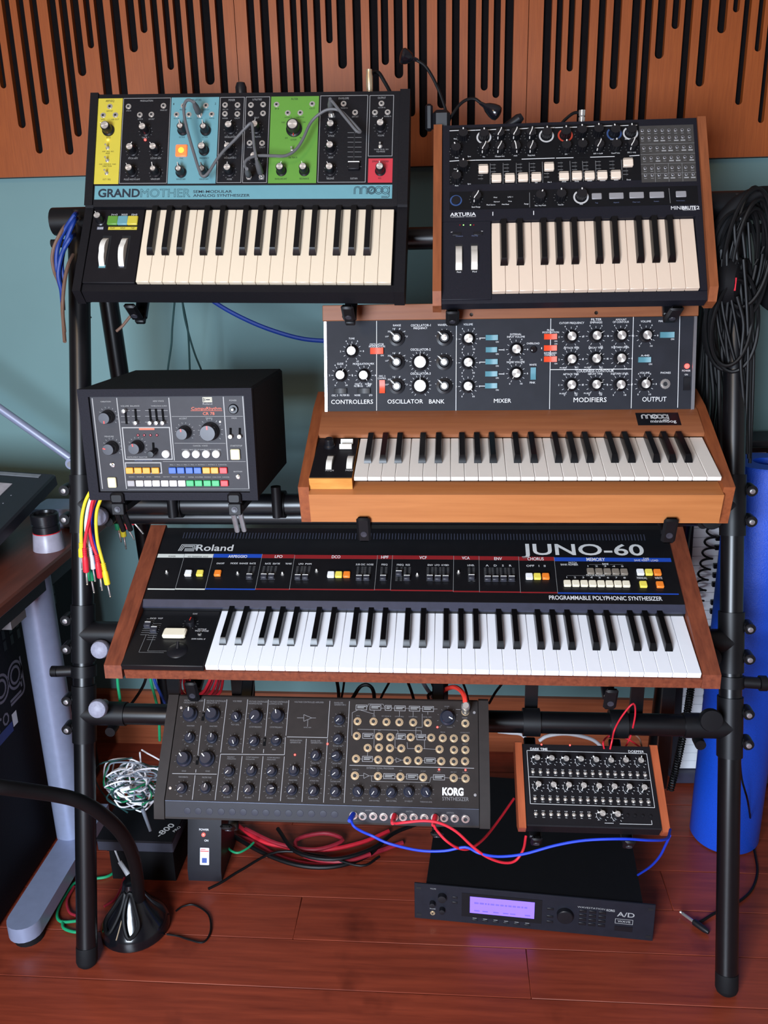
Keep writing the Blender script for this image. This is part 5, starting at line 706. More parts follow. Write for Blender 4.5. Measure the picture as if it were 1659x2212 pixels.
SEQ = {'C': 0, 'D': 1, 'E': 2, 'F': 3, 'G': 4, 'A': 5, 'B': 6}
def keys(pan, parent, u0, pitch, n, first, wl, bl, wm, thick=10, v0=0.0, gap=0.7, bw=13.0, bh=11, bevel=0.7):
    """a row of white and black keys: every key an object of its own"""
    w = pitch - gap
    wmesh = cached('white_key_%s' % parent.name, lambda: B().box(-w / 2000, 0, -thick / 1000, w / 2000, wl / 1000, 0, bevel / 1000), wm)
    def bk():
        a, t, L, h = bw / 2000, bw * .36 / 1000, bl / 1000, bh / 1000
        vs = [(-a, 0, 0), (a, 0, 0), (a, L, 0), (-a, L, 0), (-t, .009, h), (t, .009, h), (t, L, h), (-t, L, h), (-a * .96, .0015, h * .35), (a * .96, .0015, h * .35), (a * .96, L, h * .35), (-a * .96, L, h * .35)]
        fs = [(3, 2, 1, 0), (4, 5, 6, 7), (0, 1, 9, 8), (8, 9, 5, 4), (1, 2, 10, 9), (9, 10, 6, 5), (2, 3, 11, 10), (10, 11, 7, 6), (3, 0, 8, 11), (11, 8, 4, 7)]
        b = B().raw(vs, fs)
        return b
    bmesh_ = cached('black_key_%s' % parent.name, bk, BKEY)
    k0 = SEQ[first]
    for i in range(n):
        put('white_key', wmesh, None, parent, pan.at(u0 + pitch * (i + .5), v0, 0))
        k = (k0 + i) % 7
        if k in (0, 1, 3, 4, 5) and i < n - 1:
            off = {0: -.10, 1: .10, 3: -.13, 4: 0, 5: .13}[k]
            put('black_key', bmesh_, None, parent, pan.at(u0 + pitch * (i + 1 + off), v0 + wl - bl, .3))
def wheel(pan, parent, u, v, r, wd, m, name, notch, w=8.0, slot=True):
    """performance wheel standing half out of its slot"""
    b = B(); n = 40
    poly = []
    for i in range(n):
        a = 2 * math.pi * i / n; rr = r
        d = abs(((math.degrees(a) - notch) + 180) % 360 - 180)
        if d < 14: rr = r - 2.2 * (1 - d / 14) 
        poly.append((rr * math.cos(a) / 1000, rr * math.sin(a) / 1000))
    b.side(poly, -wd / 2000, wd / 2000)
    o = loc(name, b, m, parent, pan.at(u, v, w - r))
    return o
# ---------------------------------------------------------------- synthesizer with coloured panels (upper left)
AQUA = mat('panel_aqua', rgb(97, 147, 156), 0.5, var=0.02)
YEL = mat('panel_yellow', rgb(196, 180, 60), 0.5, var=0.02)
GRN = mat('panel_green', rgb(90, 142, 52), 0.5, var=0.02)
RED = mat('panel_red', rgb(186, 48, 60), 0.5, var=0.02)
GREYP = mat('panel_grey', rgb(110, 114, 128), 0.5, var=0.02)
ART = {'aqua': AQUA, 'yellow': YEL, 'green': GRN, 'red': RED, 'grey': GREYP}
LAMPB = mat('lit_button', rgb(255, 120, 60), 0.4, emit=1.1, ecol=(1, .07, .02))
LAMPC = mat('lit_button_core', rgb(255, 200, 60), 0.4, emit=2.0, ecol=(1, .30, .02))
def moog_word(u0, v0, u1, v1, t, dot=True):
    """the outlined wordmark m-o-o-g as strokes (metres)"""
    b = B(); wd = u1 - u0; h = (v1 - v0)
    x = lambda f: u0 + f * wd
    base = v0 + h * .30; top = v1; r = (top - base) / 2; cy = (top + base) / 2
    def arc(cx, cyy, ra, a0, a1, n=14, rx=None):
        rx = rx or ra
        P = [(cx + rx * math.cos(R(a0 + (a1 - a0) * i / n)), cyy + ra * math.sin(R(a0 + (a1 - a0) * i / n))) for i in range(n + 1)]
        for p, q in zip(P, P[1:]): b.line(p[0], p[1], q[0], q[1], t)
    for d in (0, .035):      # double outlined m
        lw = wd * .19
        for k in (0, 1):
            cx = x(.10) + k * lw; ra = lw / 2 - d * wd * .9
            arc(cx, top - lw / 2, ra, 0, 180)
            for sx in (-1, 1): b.line(cx + sx * ra, top - lw / 2, cx + sx * ra, base, t)
    for cx in (x(.50), x(.70), x(.89)):
        arc(cx, cy, r, 0, 360, 22); arc(cx, cy, r * .62, 0, 360, 22)
    if dot:
        arc(x(.50), cy, r * .8, 0, 360, 22); b.line(x(.50) - r * .25, cy - r * .3, x(.50) + r * .2, cy + r * .35, t * 1.6)
    gx = x(.89) + r
    b.line(gx, top, gx, v0 + h * .16, t); b.line(gx - wd * .035, cy - r * .6, gx - wd * .035, v0 + h * .2, t)
    arc(gx - wd * .05, v0 + h * .16, h * .16, -90, 0, 6, wd * .05); b.line(gx - wd * .05, v0, x(.78), v0, t)
    b.line(gx - wd * .05, v0 + h * .1, x(.78), v0 + h * .1, t)
    return b
def build_gran():
    g = thing('semi_modular_synthesizer', 'semi-modular keyboard synthesizer with yellow, blue, green and red panel blocks, upper left tier', 'synthesizer', PGK.M @ T(0, 0, -.06))
    pf = lambda vp, w=0: (162.5 + .9748 * vp - .2233 * w, 9.9 + .2233 * vp + .9748 * w)
    body = [(-17, -4), (-3, -4), (-3, -15), (150, -15), (150, 6), pf(-3), pf(197), pf(197, -34), (250, -62), (0, -62), (-24, -28)]
    sidep('case', PGK, body[::1], -277, 270, GCASE, g)
    ck = [(-19, 1), (150, 3), (154, 8), pf(-12, 3), pf(199, 3), pf(199, -38), (250, -64), (0, -64), (-26, -30)]
    sidep('side_cheek', PGK, ck, -292, -277.3, GCASE, g); sidep('side_cheek', PGK, ck, 270.3, 288, GCASE, g)
    boxp('control_plate', PGK, (-276.5, -2.5, -14.8, -183, 149, .6), PANBLK, g, 1)
    # panel blocks
    for u0, v0, u1, v1, c in L['g_art']:
        boxp('panel_block', PG, (u0, v0, .05, u1, v1, .5), ART[c], g)
    boxes(PG, g, L['g_box'], .9, PTICK)
    keys(PGK, g, -181.5, 23.5, 19, 'F', 148, 95, CKEY)
    for u, v, k in L['g_knob']:
        knob(PG, g, u, v, 'g%d' % k, {0: random.uniform(-40, 40), 1: -60, 2: -12, 3: 0}[k])
    for u, v in L['g_jack']: jack(PG, g, u, v, 4.6, CHROME, .5)
    for u, v in L['g_toggle']: toggle(PG, g, u, v, CHROME, 5, 12, 1.9)
    for u, v, c in L['g_led']: led(PG, g, u, v, 2.2, LRED if c else LORG)
    u0, v0, u1, v1 = L['g_sync'][0]
    o = at_box('lit_square_button', PG, u0, v0, u1, v1, 4, LAMPB, g, 1.5)
    put('glow_centre', cached('sync_core', lambda: B().ring(0, .0052, 16, .0042), LAMPC), None, o, PG.at((u0 + u1) / 2, (v0 + v1) / 2))
    a = L['g_slot'][0]
    boxp('slider_slot', PG, (a[0] - 1.2, a[3] - 3, .05, a[0] + 1.2, a[1], .4), PK, g)
    u, v = L['g_fader'][0]
    f = at_box('slider_cap', PG, u - 10, v - 7, u + 10, v + 6, 8, BLK, g, 1)
    put('white_line', cached('gfl', lambda: B().box(-.010, .0052, .0065, .010, .0066, .0084), WHT), None, f, PG.at(u, v))
    rules(PG, g, L['g_tick'], .5, PTICK, 'slider_marks')
    dial(PG, g, [(k[0], k[1]) for k in L['g_knob'] if k[2] != 3 and k[0] not in ()], 11, 13, .35, PTICK)
    fk = [k for k in L['g_knob'] if k[2] == 3][0]
    dial(PG, g, [fk[:2]], 16.5, 19.5, .6, PK)
    printed(PG, g, L['g_text'], z=.7, white=PTICK)
    lg = [t for t in L['g_logo'] if t[5] != 'line']; ln = [t for t in L['g_logo'] if t[5] == 'line'][0]
    NAVY = mat('print_navy', rgb(26, 40, 52), 0.5, var=0.03)
    for st, u, v, w, h, c in lg: loc('maker_name', B().text(st, *mm(u, v, w, h), c, .0007), NAVY, g, PG.M, smooth=False)
    st, u, v, w, h, c = ln
    loc('maker_name', B().text(st, *mm(u, v, w, h), 'line', .0007), NAVY, g, PG.M, smooth=False)
    u0, v0, u1, v1 = L['g_moog'][0]
    loc('logo', moog_word(*mm(u0, v0, u1, v1), .0009).raw([], []), NAVY, g, PG.M @ T(0, 0, .0005), smooth=False)
    # left-hand controls
    for u, v in L['g_knob2']: knob(PGK, g, u, v, 'g0', -30)
    for u0, v0, u1, v1, c in L['g_btn']: at_box('square_button', PGK, u0 + .4, v0, u1 - .4, v1, 5, ART[c], g, 1.2, .6)
    u0, v0, u1, v1 = L['g_bar'][0]; boxp('legend_strip', PGK, (u0, v0, .6, u1, v1, .9), YEL, g)
    for u0, v0, u1, v1, c in L['g_tag']: boxp('legend_strip', PGK, (u0, v0, .6, u1, v1, .9), ART[c], g)
    WH = mat('wheel_white', rgb(226, 222, 212), 0.4, var=0.03)
    for (u, v), nt in zip(L['g_wheel'], (100, 70)):
        boxp('wheel_slot', PGK, (u - 7, v - 34, .55, u + 9, v + 34, .75), PK, g)
        wheel(PGK, g, u, v, 38, 9.5, WH, 'pitch_wheel' if nt == 100 else 'modulation_wheel', nt, 14)
    printed(PGK, g, L['g_text2'], z=1.1)
    for u in (-232, 232): sidep('foot', PGK, [(10, -70), (10, -62), (26, -62), (26, -70)], u - 8, u + 8, RUBBER, g)
    return g
build_gran()

# ---------------------------------------------------------------- compact synthesizer with wooden sides (upper right)
WBRUT = wood('cherry_side', rgb(118, 64, 36), rgb(152, 86, 50), 0.42, stretch=(30, 3, 30))
BCASE = mat('dark_blue_case', rgb(24, 24, 32), 0.5, spec=.25, bump=0.06, scale=300)
BPANEL = mat('inset_black', rgb(13, 13, 16), 0.6, spec=.2)
BGREY = mat('patch_grey', rgb(62, 60, 58), 0.5)
BBTN = mat('button_grey', rgb(142, 140, 142), 0.45, var=0.03)
def build_brut():
    g = thing('compact_synthesizer', 'dark compact keyboard synthesizer with wooden sides and a patch bay, upper right tier', 'synthesizer', PB.M @ T(0, 0, -.05))
    sidep('case', PB, [(-7, -4), (5, -2), (9, -2), (9, -12), (149, -12), (149, 0), (343, 0), (343, -44), (150, -50), (8, -46), (-7, -26)], -226.5, 228, BCASE, g)
    boxp('control_plate', PB, (-226.2, -1, -11.8, -139.5, 149, .3), BCASE, g, .8)
    boxp('end_block', PB, (215.5, 9.2, -11.8, 227.8, 148.8, .2), BCASE, g)
    ck = [(-10, 0), (-10, -4), (10, 12), (343, 4), (344, 0), (344, -46), (150, -52), (8, -48), (-10, -30)]
    sidep('side_cheek', PB, ck[1:], -242, -226.8, WBRUT, g); sidep('side_cheek', PB, ck[1:], 228.3, 243, WBRUT, g)
    boxp('inset_panel', PB, (-213, 222, .02, 126, 337, .3), BPANEL, g)
    boxp('inset_panel', PB, (-213, 172, .02, 222, 208, .3), BPANEL, g)
    u0, v0, u1, v1 = L['b_patch'][0]
    boxp('patch_bay', PB, (u0, v0, .02, u1, v1, .5), BGREY, g)
    keys(PBK, g, -138.5, 23.5, 15, 'C', 138, 88, PKEY)
    for u, v, k, a in L['b_knob']: knob(PB, g, u, v, 'b%d' % k, a)
    for u, v in L['b_jack']: jack(PB, g, u, v, 2.7, STEEL, .6)
    bl = B()
    for i, (u, v) in enumerate(L['b_jack']):
        if i % 8 > 1 and i // 8 in (1, 2, 3, 5) and (i * 7) % 3: bl.quad((u - 4) / 1000, (v - 7.5) / 1000, (u + 4) / 1000, (v - 5) / 1000, .0007)
        else: bl.quad((u - 2.5) / 1000, (v - 6.6) / 1000, (u + 2.5) / 1000, (v - 5.9) / 1000, .0007)
    for k in (.33, .51, .68, .85):
        yv = v0 + (v1 - v0) * (1 - k); bl.frame(u0 / 1000, (yv - .2) / 1000, u1 / 1000, (yv + .2) / 1000, .0002, .0007)
    for k in (.25, .5, .75): bl.quad((u0 + (u1 - u0) * k - .2) / 1000, v0 / 1000, (u0 + (u1 - u0) * k + .2) / 1000, (v0 + 36) / 1000, .0007)
    loc('patch_legend', bl, PTICK, g, PB.M, smooth=False)['kind'] = 'stuff'
    FC = mat('fader_cream', rgb(232, 214, 194), 0.45, var=0.03)
    for u, v in L['b_slot']:
        b = B()
        for i in range(5): b.quad((u - 4.5) / 1000, (v - 14 + i * 7) / 1000, (u + 4.5) / 1000, (v - 13.4 + i * 7) / 1000, .0006)
        o = boxp('slider_slot', PB, (u + .5, v - 17, .3, u + 3, v + 17, .5), PK, g)
        loc('slider_marks', b, PTICK, o, PB.M, smooth=False)['kind'] = 'stuff'
    for u, v, k in L['b_fader']:
        f = at_box('slider_cap', PB, u - 8.6, v - 8, u + 8.6, v + 8, 7, FC, g, 1.2)
        put('groove', cached('bfg', lambda: B().box(-.0084, .0045, .0066, .0084, .0056, .0072), PK), None, f, PB.at(u, v))
    rules(PB, g, L['b_rule'], 1.3, PW, z=.6); rules(PB, g, L['b_thin'], .5, PTICK, z=.6)
    for u0, v0, u1, v1 in L['b_btn']: at_box('rubber_button', PB, u0, v0, u1, v1, 3, BBTN, g, 1)
    for u, v in L['b_ring']:
        put('round_button', cached('b_round', lambda: B().lathe([(.008, 0), (.0078, .003), (0, .0034)], 20), BLK), None, g, PB.at(u, v))
        put('ring', cached('b_roundring', lambda: B().ring(.0082, .0108, 26, .0006), RINGB), None, g, PB.at(u, v))
    dial(PB, g, [(k[0], k[1]) for k in L['b_knob'] if k[2] in (0, 2)], 10.6, 12.2, .4, PTICK, z=.6)
    for u, v, c in L['b_led']: led(PB, g, u, v, 1.3, LREDX if c == 'r' else LGRN)
    SW = mat('wheel_silver', rgb(215, 208, 196), 0.35, .3, var=0.03)
    for i, (u, v) in enumerate(L['b_wheel']):
        boxp('wheel_slot', PB, (u - 6.6, v - 27, .2, u + 6.6, v + 27, .5), PK, g)
        wheel(PB, g, u, v, 36, 11, SW, 'pitch_wheel' if i == 0 else 'modulation_wheel', 88 if i == 0 else 66, 9)
    for u in (-200, -162): at_box('rubber_button', PB, u - 8, 122, u + 8, 128, 1.4, BLK, g, .4)
    printed(PB, g, L['b_text'], z=.7)
    return g
build_brut()

# ---------------------------------------------------------------- wooden synthesizer with the raised panel (middle right)
WMINI = wood('golden_wood', rgb(166, 102, 56), rgb(184, 118, 68), 0.38, stretch=(1.2, 26, 26), scale=4, coat=.15)
WMIND = wood('reddish_wood', rgb(120, 62, 36), rgb(152, 84, 48), 0.4, stretch=(26, 2, 26), scale=4, coat=.1)
SLATE = mat('panel_slate', rgb(30, 31, 38), 0.6, var=0.15, scale=26, spec=.25)
ALU = mat('aluminium', rgb(190, 190, 195), 0.35, 1.0, var=0.04)
ORSW = mat('rocker_orange', rgb(232, 72, 34), 0.4, var=0.03)
BLSW = mat('rocker_blue', rgb(84, 136, 148), 0.4, var=0.03)
WSHELF = wood('darker_golden_wood', rgb(128, 74, 46), rgb(148, 90, 56), 0.38, stretch=(1.2, 26, 26), scale=4, coat=.15)  # same grain as the golden wood in darker brown, for shelf and top rail
def build_mini():
    g = thing('wooden_cased_synthesizer', 'golden wood keyboard synthesizer with upright black knob panel, middle right tier', 'synthesizer', PMK.M @ T(0, 0, -.085))
    ck = [(-10, -13.6), (215, 20), (285, 20), (285, -85), (-12, -85)]
    sidep('side_cheek', PMK, ck, -364, -345.3, WMIND, g); sidep('side_cheek', PMK, ck, 345.3, 364, WMIND, g)
    sidep('front_rail', PMK, [(-20, -22.5), (22, -22.5), (22, -77), (-23, -77)], -345, 345, WMINI, g)
    sidep('base_board', PMK, [(22.3, -30), (284, -30), (284, -80), (22.3, -80)], -345, 345, WMIND, g)
    sidep('shelf', PMK, [(134, 1), (134, 7.3), (136, 9), (197.5, 20.6), (276, 20), (276, 1)], -345, 345, WSHELF, g)
    sidep('key_bed', PMK, [(24, -29.7), (24, -12), (134, -12), (134, -29.7)], -268, 345, BLK, g)
    # wheel box
    sidep('wheel_box', PMK, [(-3, -22.2), (-3, -1), (133.6, -1), (133.6, -22.2)], -345, -271, wood('pale_wood', rgb(186, 120, 52), rgb(214, 152, 76), .4, stretch=(6, 30, 30)), g)
    boxp('wheel_plate', PMK, (-344.5, -.5, -.9, -271.5, 133.2, .3), PANBLK, g)
    keys(PMK, g, -268.3, 23.5, 26, 'F', 133, 88, IKEY, thick=7.5, gap=.9, bh=12)
    # raised panel
    boxp('panel_case', PM, (-340, 0, -62, 340, 168, -.1), BLK, g)
    boxp('control_panel', PM, (-334, 1, -.05, 334, 167.5, 0.6), SLATE, g)
    boxp('edge_trim', PM, (-340.5, 0, -2, -334.2, 168, 2), ALU, g, .6); boxp('edge_trim', PM, (334.2, 0, -2, 340.5, 168, 2), ALU, g, .6)
    b = B()
    hk = cached('hinge_knuckle', lambda: B().box(*mm(0, -2.2, -2, 11.5, .4, 1.2)), ALU)
    for i in range(44): put('hinge_knuckle', hk, None, g, PM.at(-338 + i * 15.4, 0))
    boxp('top_rail', PM, (-342, 168.2, -66, 342, 197, 3), WSHELF, g, 1)
    SCW = mat('dark_screw', rgb(40, 28, 20), .4, .6)
    for u in (-302, -66, 160, 306):
        put('screw', cached('mscrew', lambda: B().lathe([(.0034, 0), (.003, .0006), (0, .0002)], 12), SCW), None, g, PM.at(u, 176, 3))
    for u, v, k, a in L['m_knob']: knob(PM, g, u, v, 'm%d' % k, a)
    rk = {'o': ORSW, 'b': BLSW, 'k': BLK}
    for u0, v0, u1, v1, c in L['m_rock']:
        wd, ht = u1 - u0, v1 - v0; hor = wd > ht
        a, b2 = wd / 2000, ht / 2000
        def mk():
            bb = B()
            if hor: pts = [(-a, .0006), (a, .0006), (a, .0058), (a * .3, .0034), (-a * .3, .0034), (-a, .0052)]
            else: pts = [(-b2, .0006), (b2, .0006), (b2, .0052), (b2 * .3, .0034), (-b2 * .3, .0034), (-b2, .0058)]
            n = len(pts)
            if hor: vs = [(p, -b2, q) for p, q in pts] + [(p, b2, q) for p, q in pts]
            else: vs = [(a, p, q) for p, q in pts] + [(-a, p, q) for p, q in pts]
            fs = [tuple(range(n)), tuple(range(2 * n - 1, n - 1, -1))] + [(i, n + i, n + (i + 1) % n, (i + 1) % n) for i in range(n)]
            return bb.raw(vs, fs)
        key = 'rock_%d_%d_%s' % (round(wd), round(ht), c)
        put('rocker_switch', cached(key, mk, rk[c]), None, g, PM.at((u0 + u1) / 2, (v0 + v1) / 2))
    for u, v in L['m_led']: led(PM, g, u, v, 4.6, LRED)
    for u, v in L['m_lamp']: led(PM, g, u, v, 6.5, mat('lamp_dark', rgb(30, 26, 28), .1))
    for u, v in L['m_jack']: jack(PM, g, u, v, 8.2, CHROME, .5, 3.5)
    rules(PM, g, L['m_rule'], 1.0, PW, z=.9)
    printed(PM, g, L['m_text'], z=1.0)
    sp = [(k[0], k[1]) for k in L['m_knob'] if k[2] == 0]
    dial(PM, g, sp, 14.5, 18, .6, PW, z=.9)
    dial(PM, g, [(k[0], k[1]) for k in L['m_knob'] if k[2] == 1], 15.6, 17.4, .6, PW, 6, -75, 75, z=.9)
    dial(PM, g, [(k[0], k[1]) for k in L['m_knob'] if k[2] == 2], 17, 20.5, .6, PW, 15, z=.9)
    # numerals round the dials
    b = B()
    for u, v in sp:
        for s_, a in (('0', -150), ('2', -90), ('4', -30), ('6', 30), ('8', 90), ('10', 150)):
            x, y = u + 21.5 * math.sin(R(a)), v + 21.5 * math.cos(R(a))
            b.text(s_, *mm(x - 1.2 * len(s_), y - 1.5, 2.0 * len(s_), 3.0), 'n', .001)
    loc('numerals', b, PW, g, PM.M, smooth=False)['kind'] = 'stuff'
    # badge on the shelf
    u0, v0, u1, v1 = L['m_badge'][0]
    pl = boxp('maker_badge', PMS, (u0, v0, .1, u1, v1, 1.4), mat('badge_black', rgb(16, 16, 20), .3), g)
    bm_ = moog_word(*mm(*L['m_moog'][0]), .0009)
    for st, u, v, w, h, c in L['m_badgetext']: bm_.text(st, *mm(u, v, w, h), 'sb', .0003)
    loc('logo', bm_, PW, pl, PMS.M @ T(0, 0, .0013), smooth=False)
    # wheels
    WH = MATS['wheel_white']
    for i, (u, v) in enumerate(L['m_wheel']):
        boxp('wheel_slot', PMK, (u - 7, v - 26, .3, u + 7, v + 30, .5), PK, g)
        wheel(PMK, g, u, v, 34, 10, WH, 'pitch_wheel' if i == 0 else 'modulation_wheel', 85 if i == 0 else 130, 9)
    for u, v in L['m_knobp']:
        put('knob', cached('mkp', lambda: B().lathe([(.0105, 0), (.0103, .003), (.0085, .005), (.008, .015), (.0072, .016), (0, .0161)], 20), KBLK), None, g, PMK.at(u, v, .3))
    for u, v in L['m_sw']:
        put('lever_switch', cached('msw', lambda: B().side([(-.004, .001), (.004, .001), (.004, .004), (.0005, .009), (-.004, .006)], -.011, .011), WH), None, g, PMK.at(u, v, .3))
    printed(PMK, g, L['m_ptext'], z=.7)
    return g
build_mini()

# ---------------------------------------------------------------- drum machine (middle left)
CRF = mat('front_frame_grey', rgb(24, 23, 31), 0.7, spec=.2, bump=.2, scale=300)
CRP = mat('panel_dark_grey', rgb(46, 44, 48), 0.55, spec=.3)
CLIGHT = mat('print_light_grey', rgb(146, 144, 142), 0.5, var=.03)
CREAM = mat('button_cream', rgb(214, 206, 168), 0.4, var=.02)
CB = {'y': mat('button_yellow', rgb(224, 150, 36), .4, var=.02), 'b': mat('button_blue', rgb(40, 84, 168), .4, var=.02), 'r': mat('button_red', rgb(206, 40, 44), .4, var=.02), 'w': mat('button_white', rgb(240, 240, 240), .4, var=.02), 'n': mat('button_green', rgb(42, 158, 92), .4, var=.02), 'g': mat('button_mid_grey', rgb(150, 146, 146), .4, var=.02), 'o': mat('button_orange', rgb(244, 132, 44), .4, var=.02), 'c': mat('button_ivory', rgb(236, 226, 200), .4, var=.02)}
SLOTB = mat('slot_black', rgb(6, 6, 7), .8, spec=.1)
def build_cr():
    g = thing('drum_machine', 'black box drum machine with rows of coloured buttons, middle left tier', 'drum machine', PC.M @ T(0, 0, -.13))
    b = B().box(*mm(-145, 0, -262, 145, 188, -5), bev=.004)
    loc('cabinet', b, TOLEX, g, PC.M)
    b = B(); u0, v0, u1, v1 = L['c_panel'][0]
    for a in ((-145, 0, 145, v0 - 1), (-145, v1 + 1, 145, 188), (-145, v0 - 1, u0 - 1, v1 + 1), (u1 + 1, v0 - 1, 145, v1 + 1)):
        b.box(*mm(a[0], a[1], -5.2, a[2], a[3], 6.5))
    loc('front_frame', b, CRF, g, PC.M, smooth=False)
    boxp('control_panel', PC, (u0 - .8, v0 - .8, -4.9, u1 + .8, v1 + .8, 0), CRP, g)
    for u, v, k, a in L['c_knob']: knob(PC, g, u, v, 'c%d' % k, a)
    for a in L['c_slot']:
        d = Vector((a[2] - a[0], a[3] - a[1])); nn = Vector((-d.y, d.x)).normalized() * 1.9
        q = [(a[0] - nn.x, a[1] - nn.y), (a[2] - nn.x, a[3] - nn.y), (a[2] + nn.x, a[3] + nn.y), (a[0] + nn.x, a[1] + nn.y)]
        loc('slider_slot', B().prism(poly_mm(q), .0001, .0006), SLOTB, g, PC.M, smooth=False)
    for nm, h in (('c_pin', 12), ('c_pin2', 8)):
        for u, v in L[nm]:
            put('slider_pin', cached('crpin%d' % h, lambda: B().lathe([(.0026, 0), (.0036, h / 1000 * .8), (.0033, h / 1000), (0, h / 1000 + .0006)], 14), CHROME if h > 10 else WHT), None, g, PC.at(u, v))
    for u, v in L['c_led']: led(PC, g, u, v, 2.2, LREDX)
    for u, v in L['c_lever']:
        put('lever', cached('crlever', lambda: B().rod((.0045, .004, 0), (0, 0, .013), .004, 12).lathe([(.0058, .012), (.006, .017), (.0052, .0185), (0, .0187)], 14), BLK), None, g, PC.at(u, v))
    for u, v in L['c_round']:
        put('round_button', cached('crround', lambda: B().lathe([(.0066, 0), (.0066, .005), (.006, .006), (0, .0063)], 18), CB['w']), None, g, PC.at(u, v))
    for u0_, v0_, u1_, v1_ in L['c_sq']: at_box('square_button', PC, u0_ - 1, v0_ - 1, u1_ + 1, v1_ + 1, 6, CREAM, g, 1.4)
    for u0_, v0_, u1_, v1_, c in L['c_btn']: at_box('push_button', PC, u0_ + .15, v0_, u1_ - .15, v1_, 5, CB[c], g, .8)
    for u, v in L['c_power']:
        o = put('power_switch', cached('crpow', lambda: B().lathe([(.0085, 0), (.0085, .001), (.007, .003), (.003, .003), (.0034, .009), (0, .0096)], 18), BLK), None, g, PC.at(u, v))
        put('tip', cached('crtip', lambda: B().lathe([(.0022, .0092), (.0016, .0104), (0, .0107)], 10), WHT), None, o, PC.at(u, v))
    for u, v in L['c_tog']: toggle(PC, g, u, v, WHT, 20, 9, 2.0)
    for u, v in L['c_dot']: led(PC, g, u, v, 2.0, WHT)
    rules(PC, g, L['c_rule'], 1.5, CLIGHT, z=.35); rules(PC, g, L['c_thin'], .5, CLIGHT, z=.35)
    boxes(PC, g, L['c_box'], 1.8, CLIGHT, z=.4)
    u0_, v0_, u1_, v1_ = L['c_redbar'][0]; boxp('printed_bar', PC, (u0_, v0_, .1, u1_, v1_, .4), PO, g)
    rules(PC, g, L['c_oline'], .5, PO, z=.4)
    printed(PC, g, L['c_text'], z=.5, white=CLIGHT)
    u0_, v0_, u1_, v1_ = L['c_logo'][0]
    b = B()
    for k in range(3): b.frame(*mm(u0_ + k * 2.2, v0_ + k * 1.2, u1_ - k * 1.2, v1_ - k * 1.2), .0008, .0004)
    loc('logo', b, mat('print_cream', rgb(200, 194, 170), .5), g, PC.M, smooth=False)
    for k in L['c_knob']:
        dial(PC, g, [k[:2]], 14 if k[2] == 0 else 18, 16.5 if k[2] == 0 else 21, .5, CLIGHT, 11, -110, 130)
    for u in (-118, 122): sidep('foot', PC, [(-6, -20), (-6, -34), (0, -34), (0, -20)], u - 7, u + 7, RUBBER, g)
    return g
build_cr()

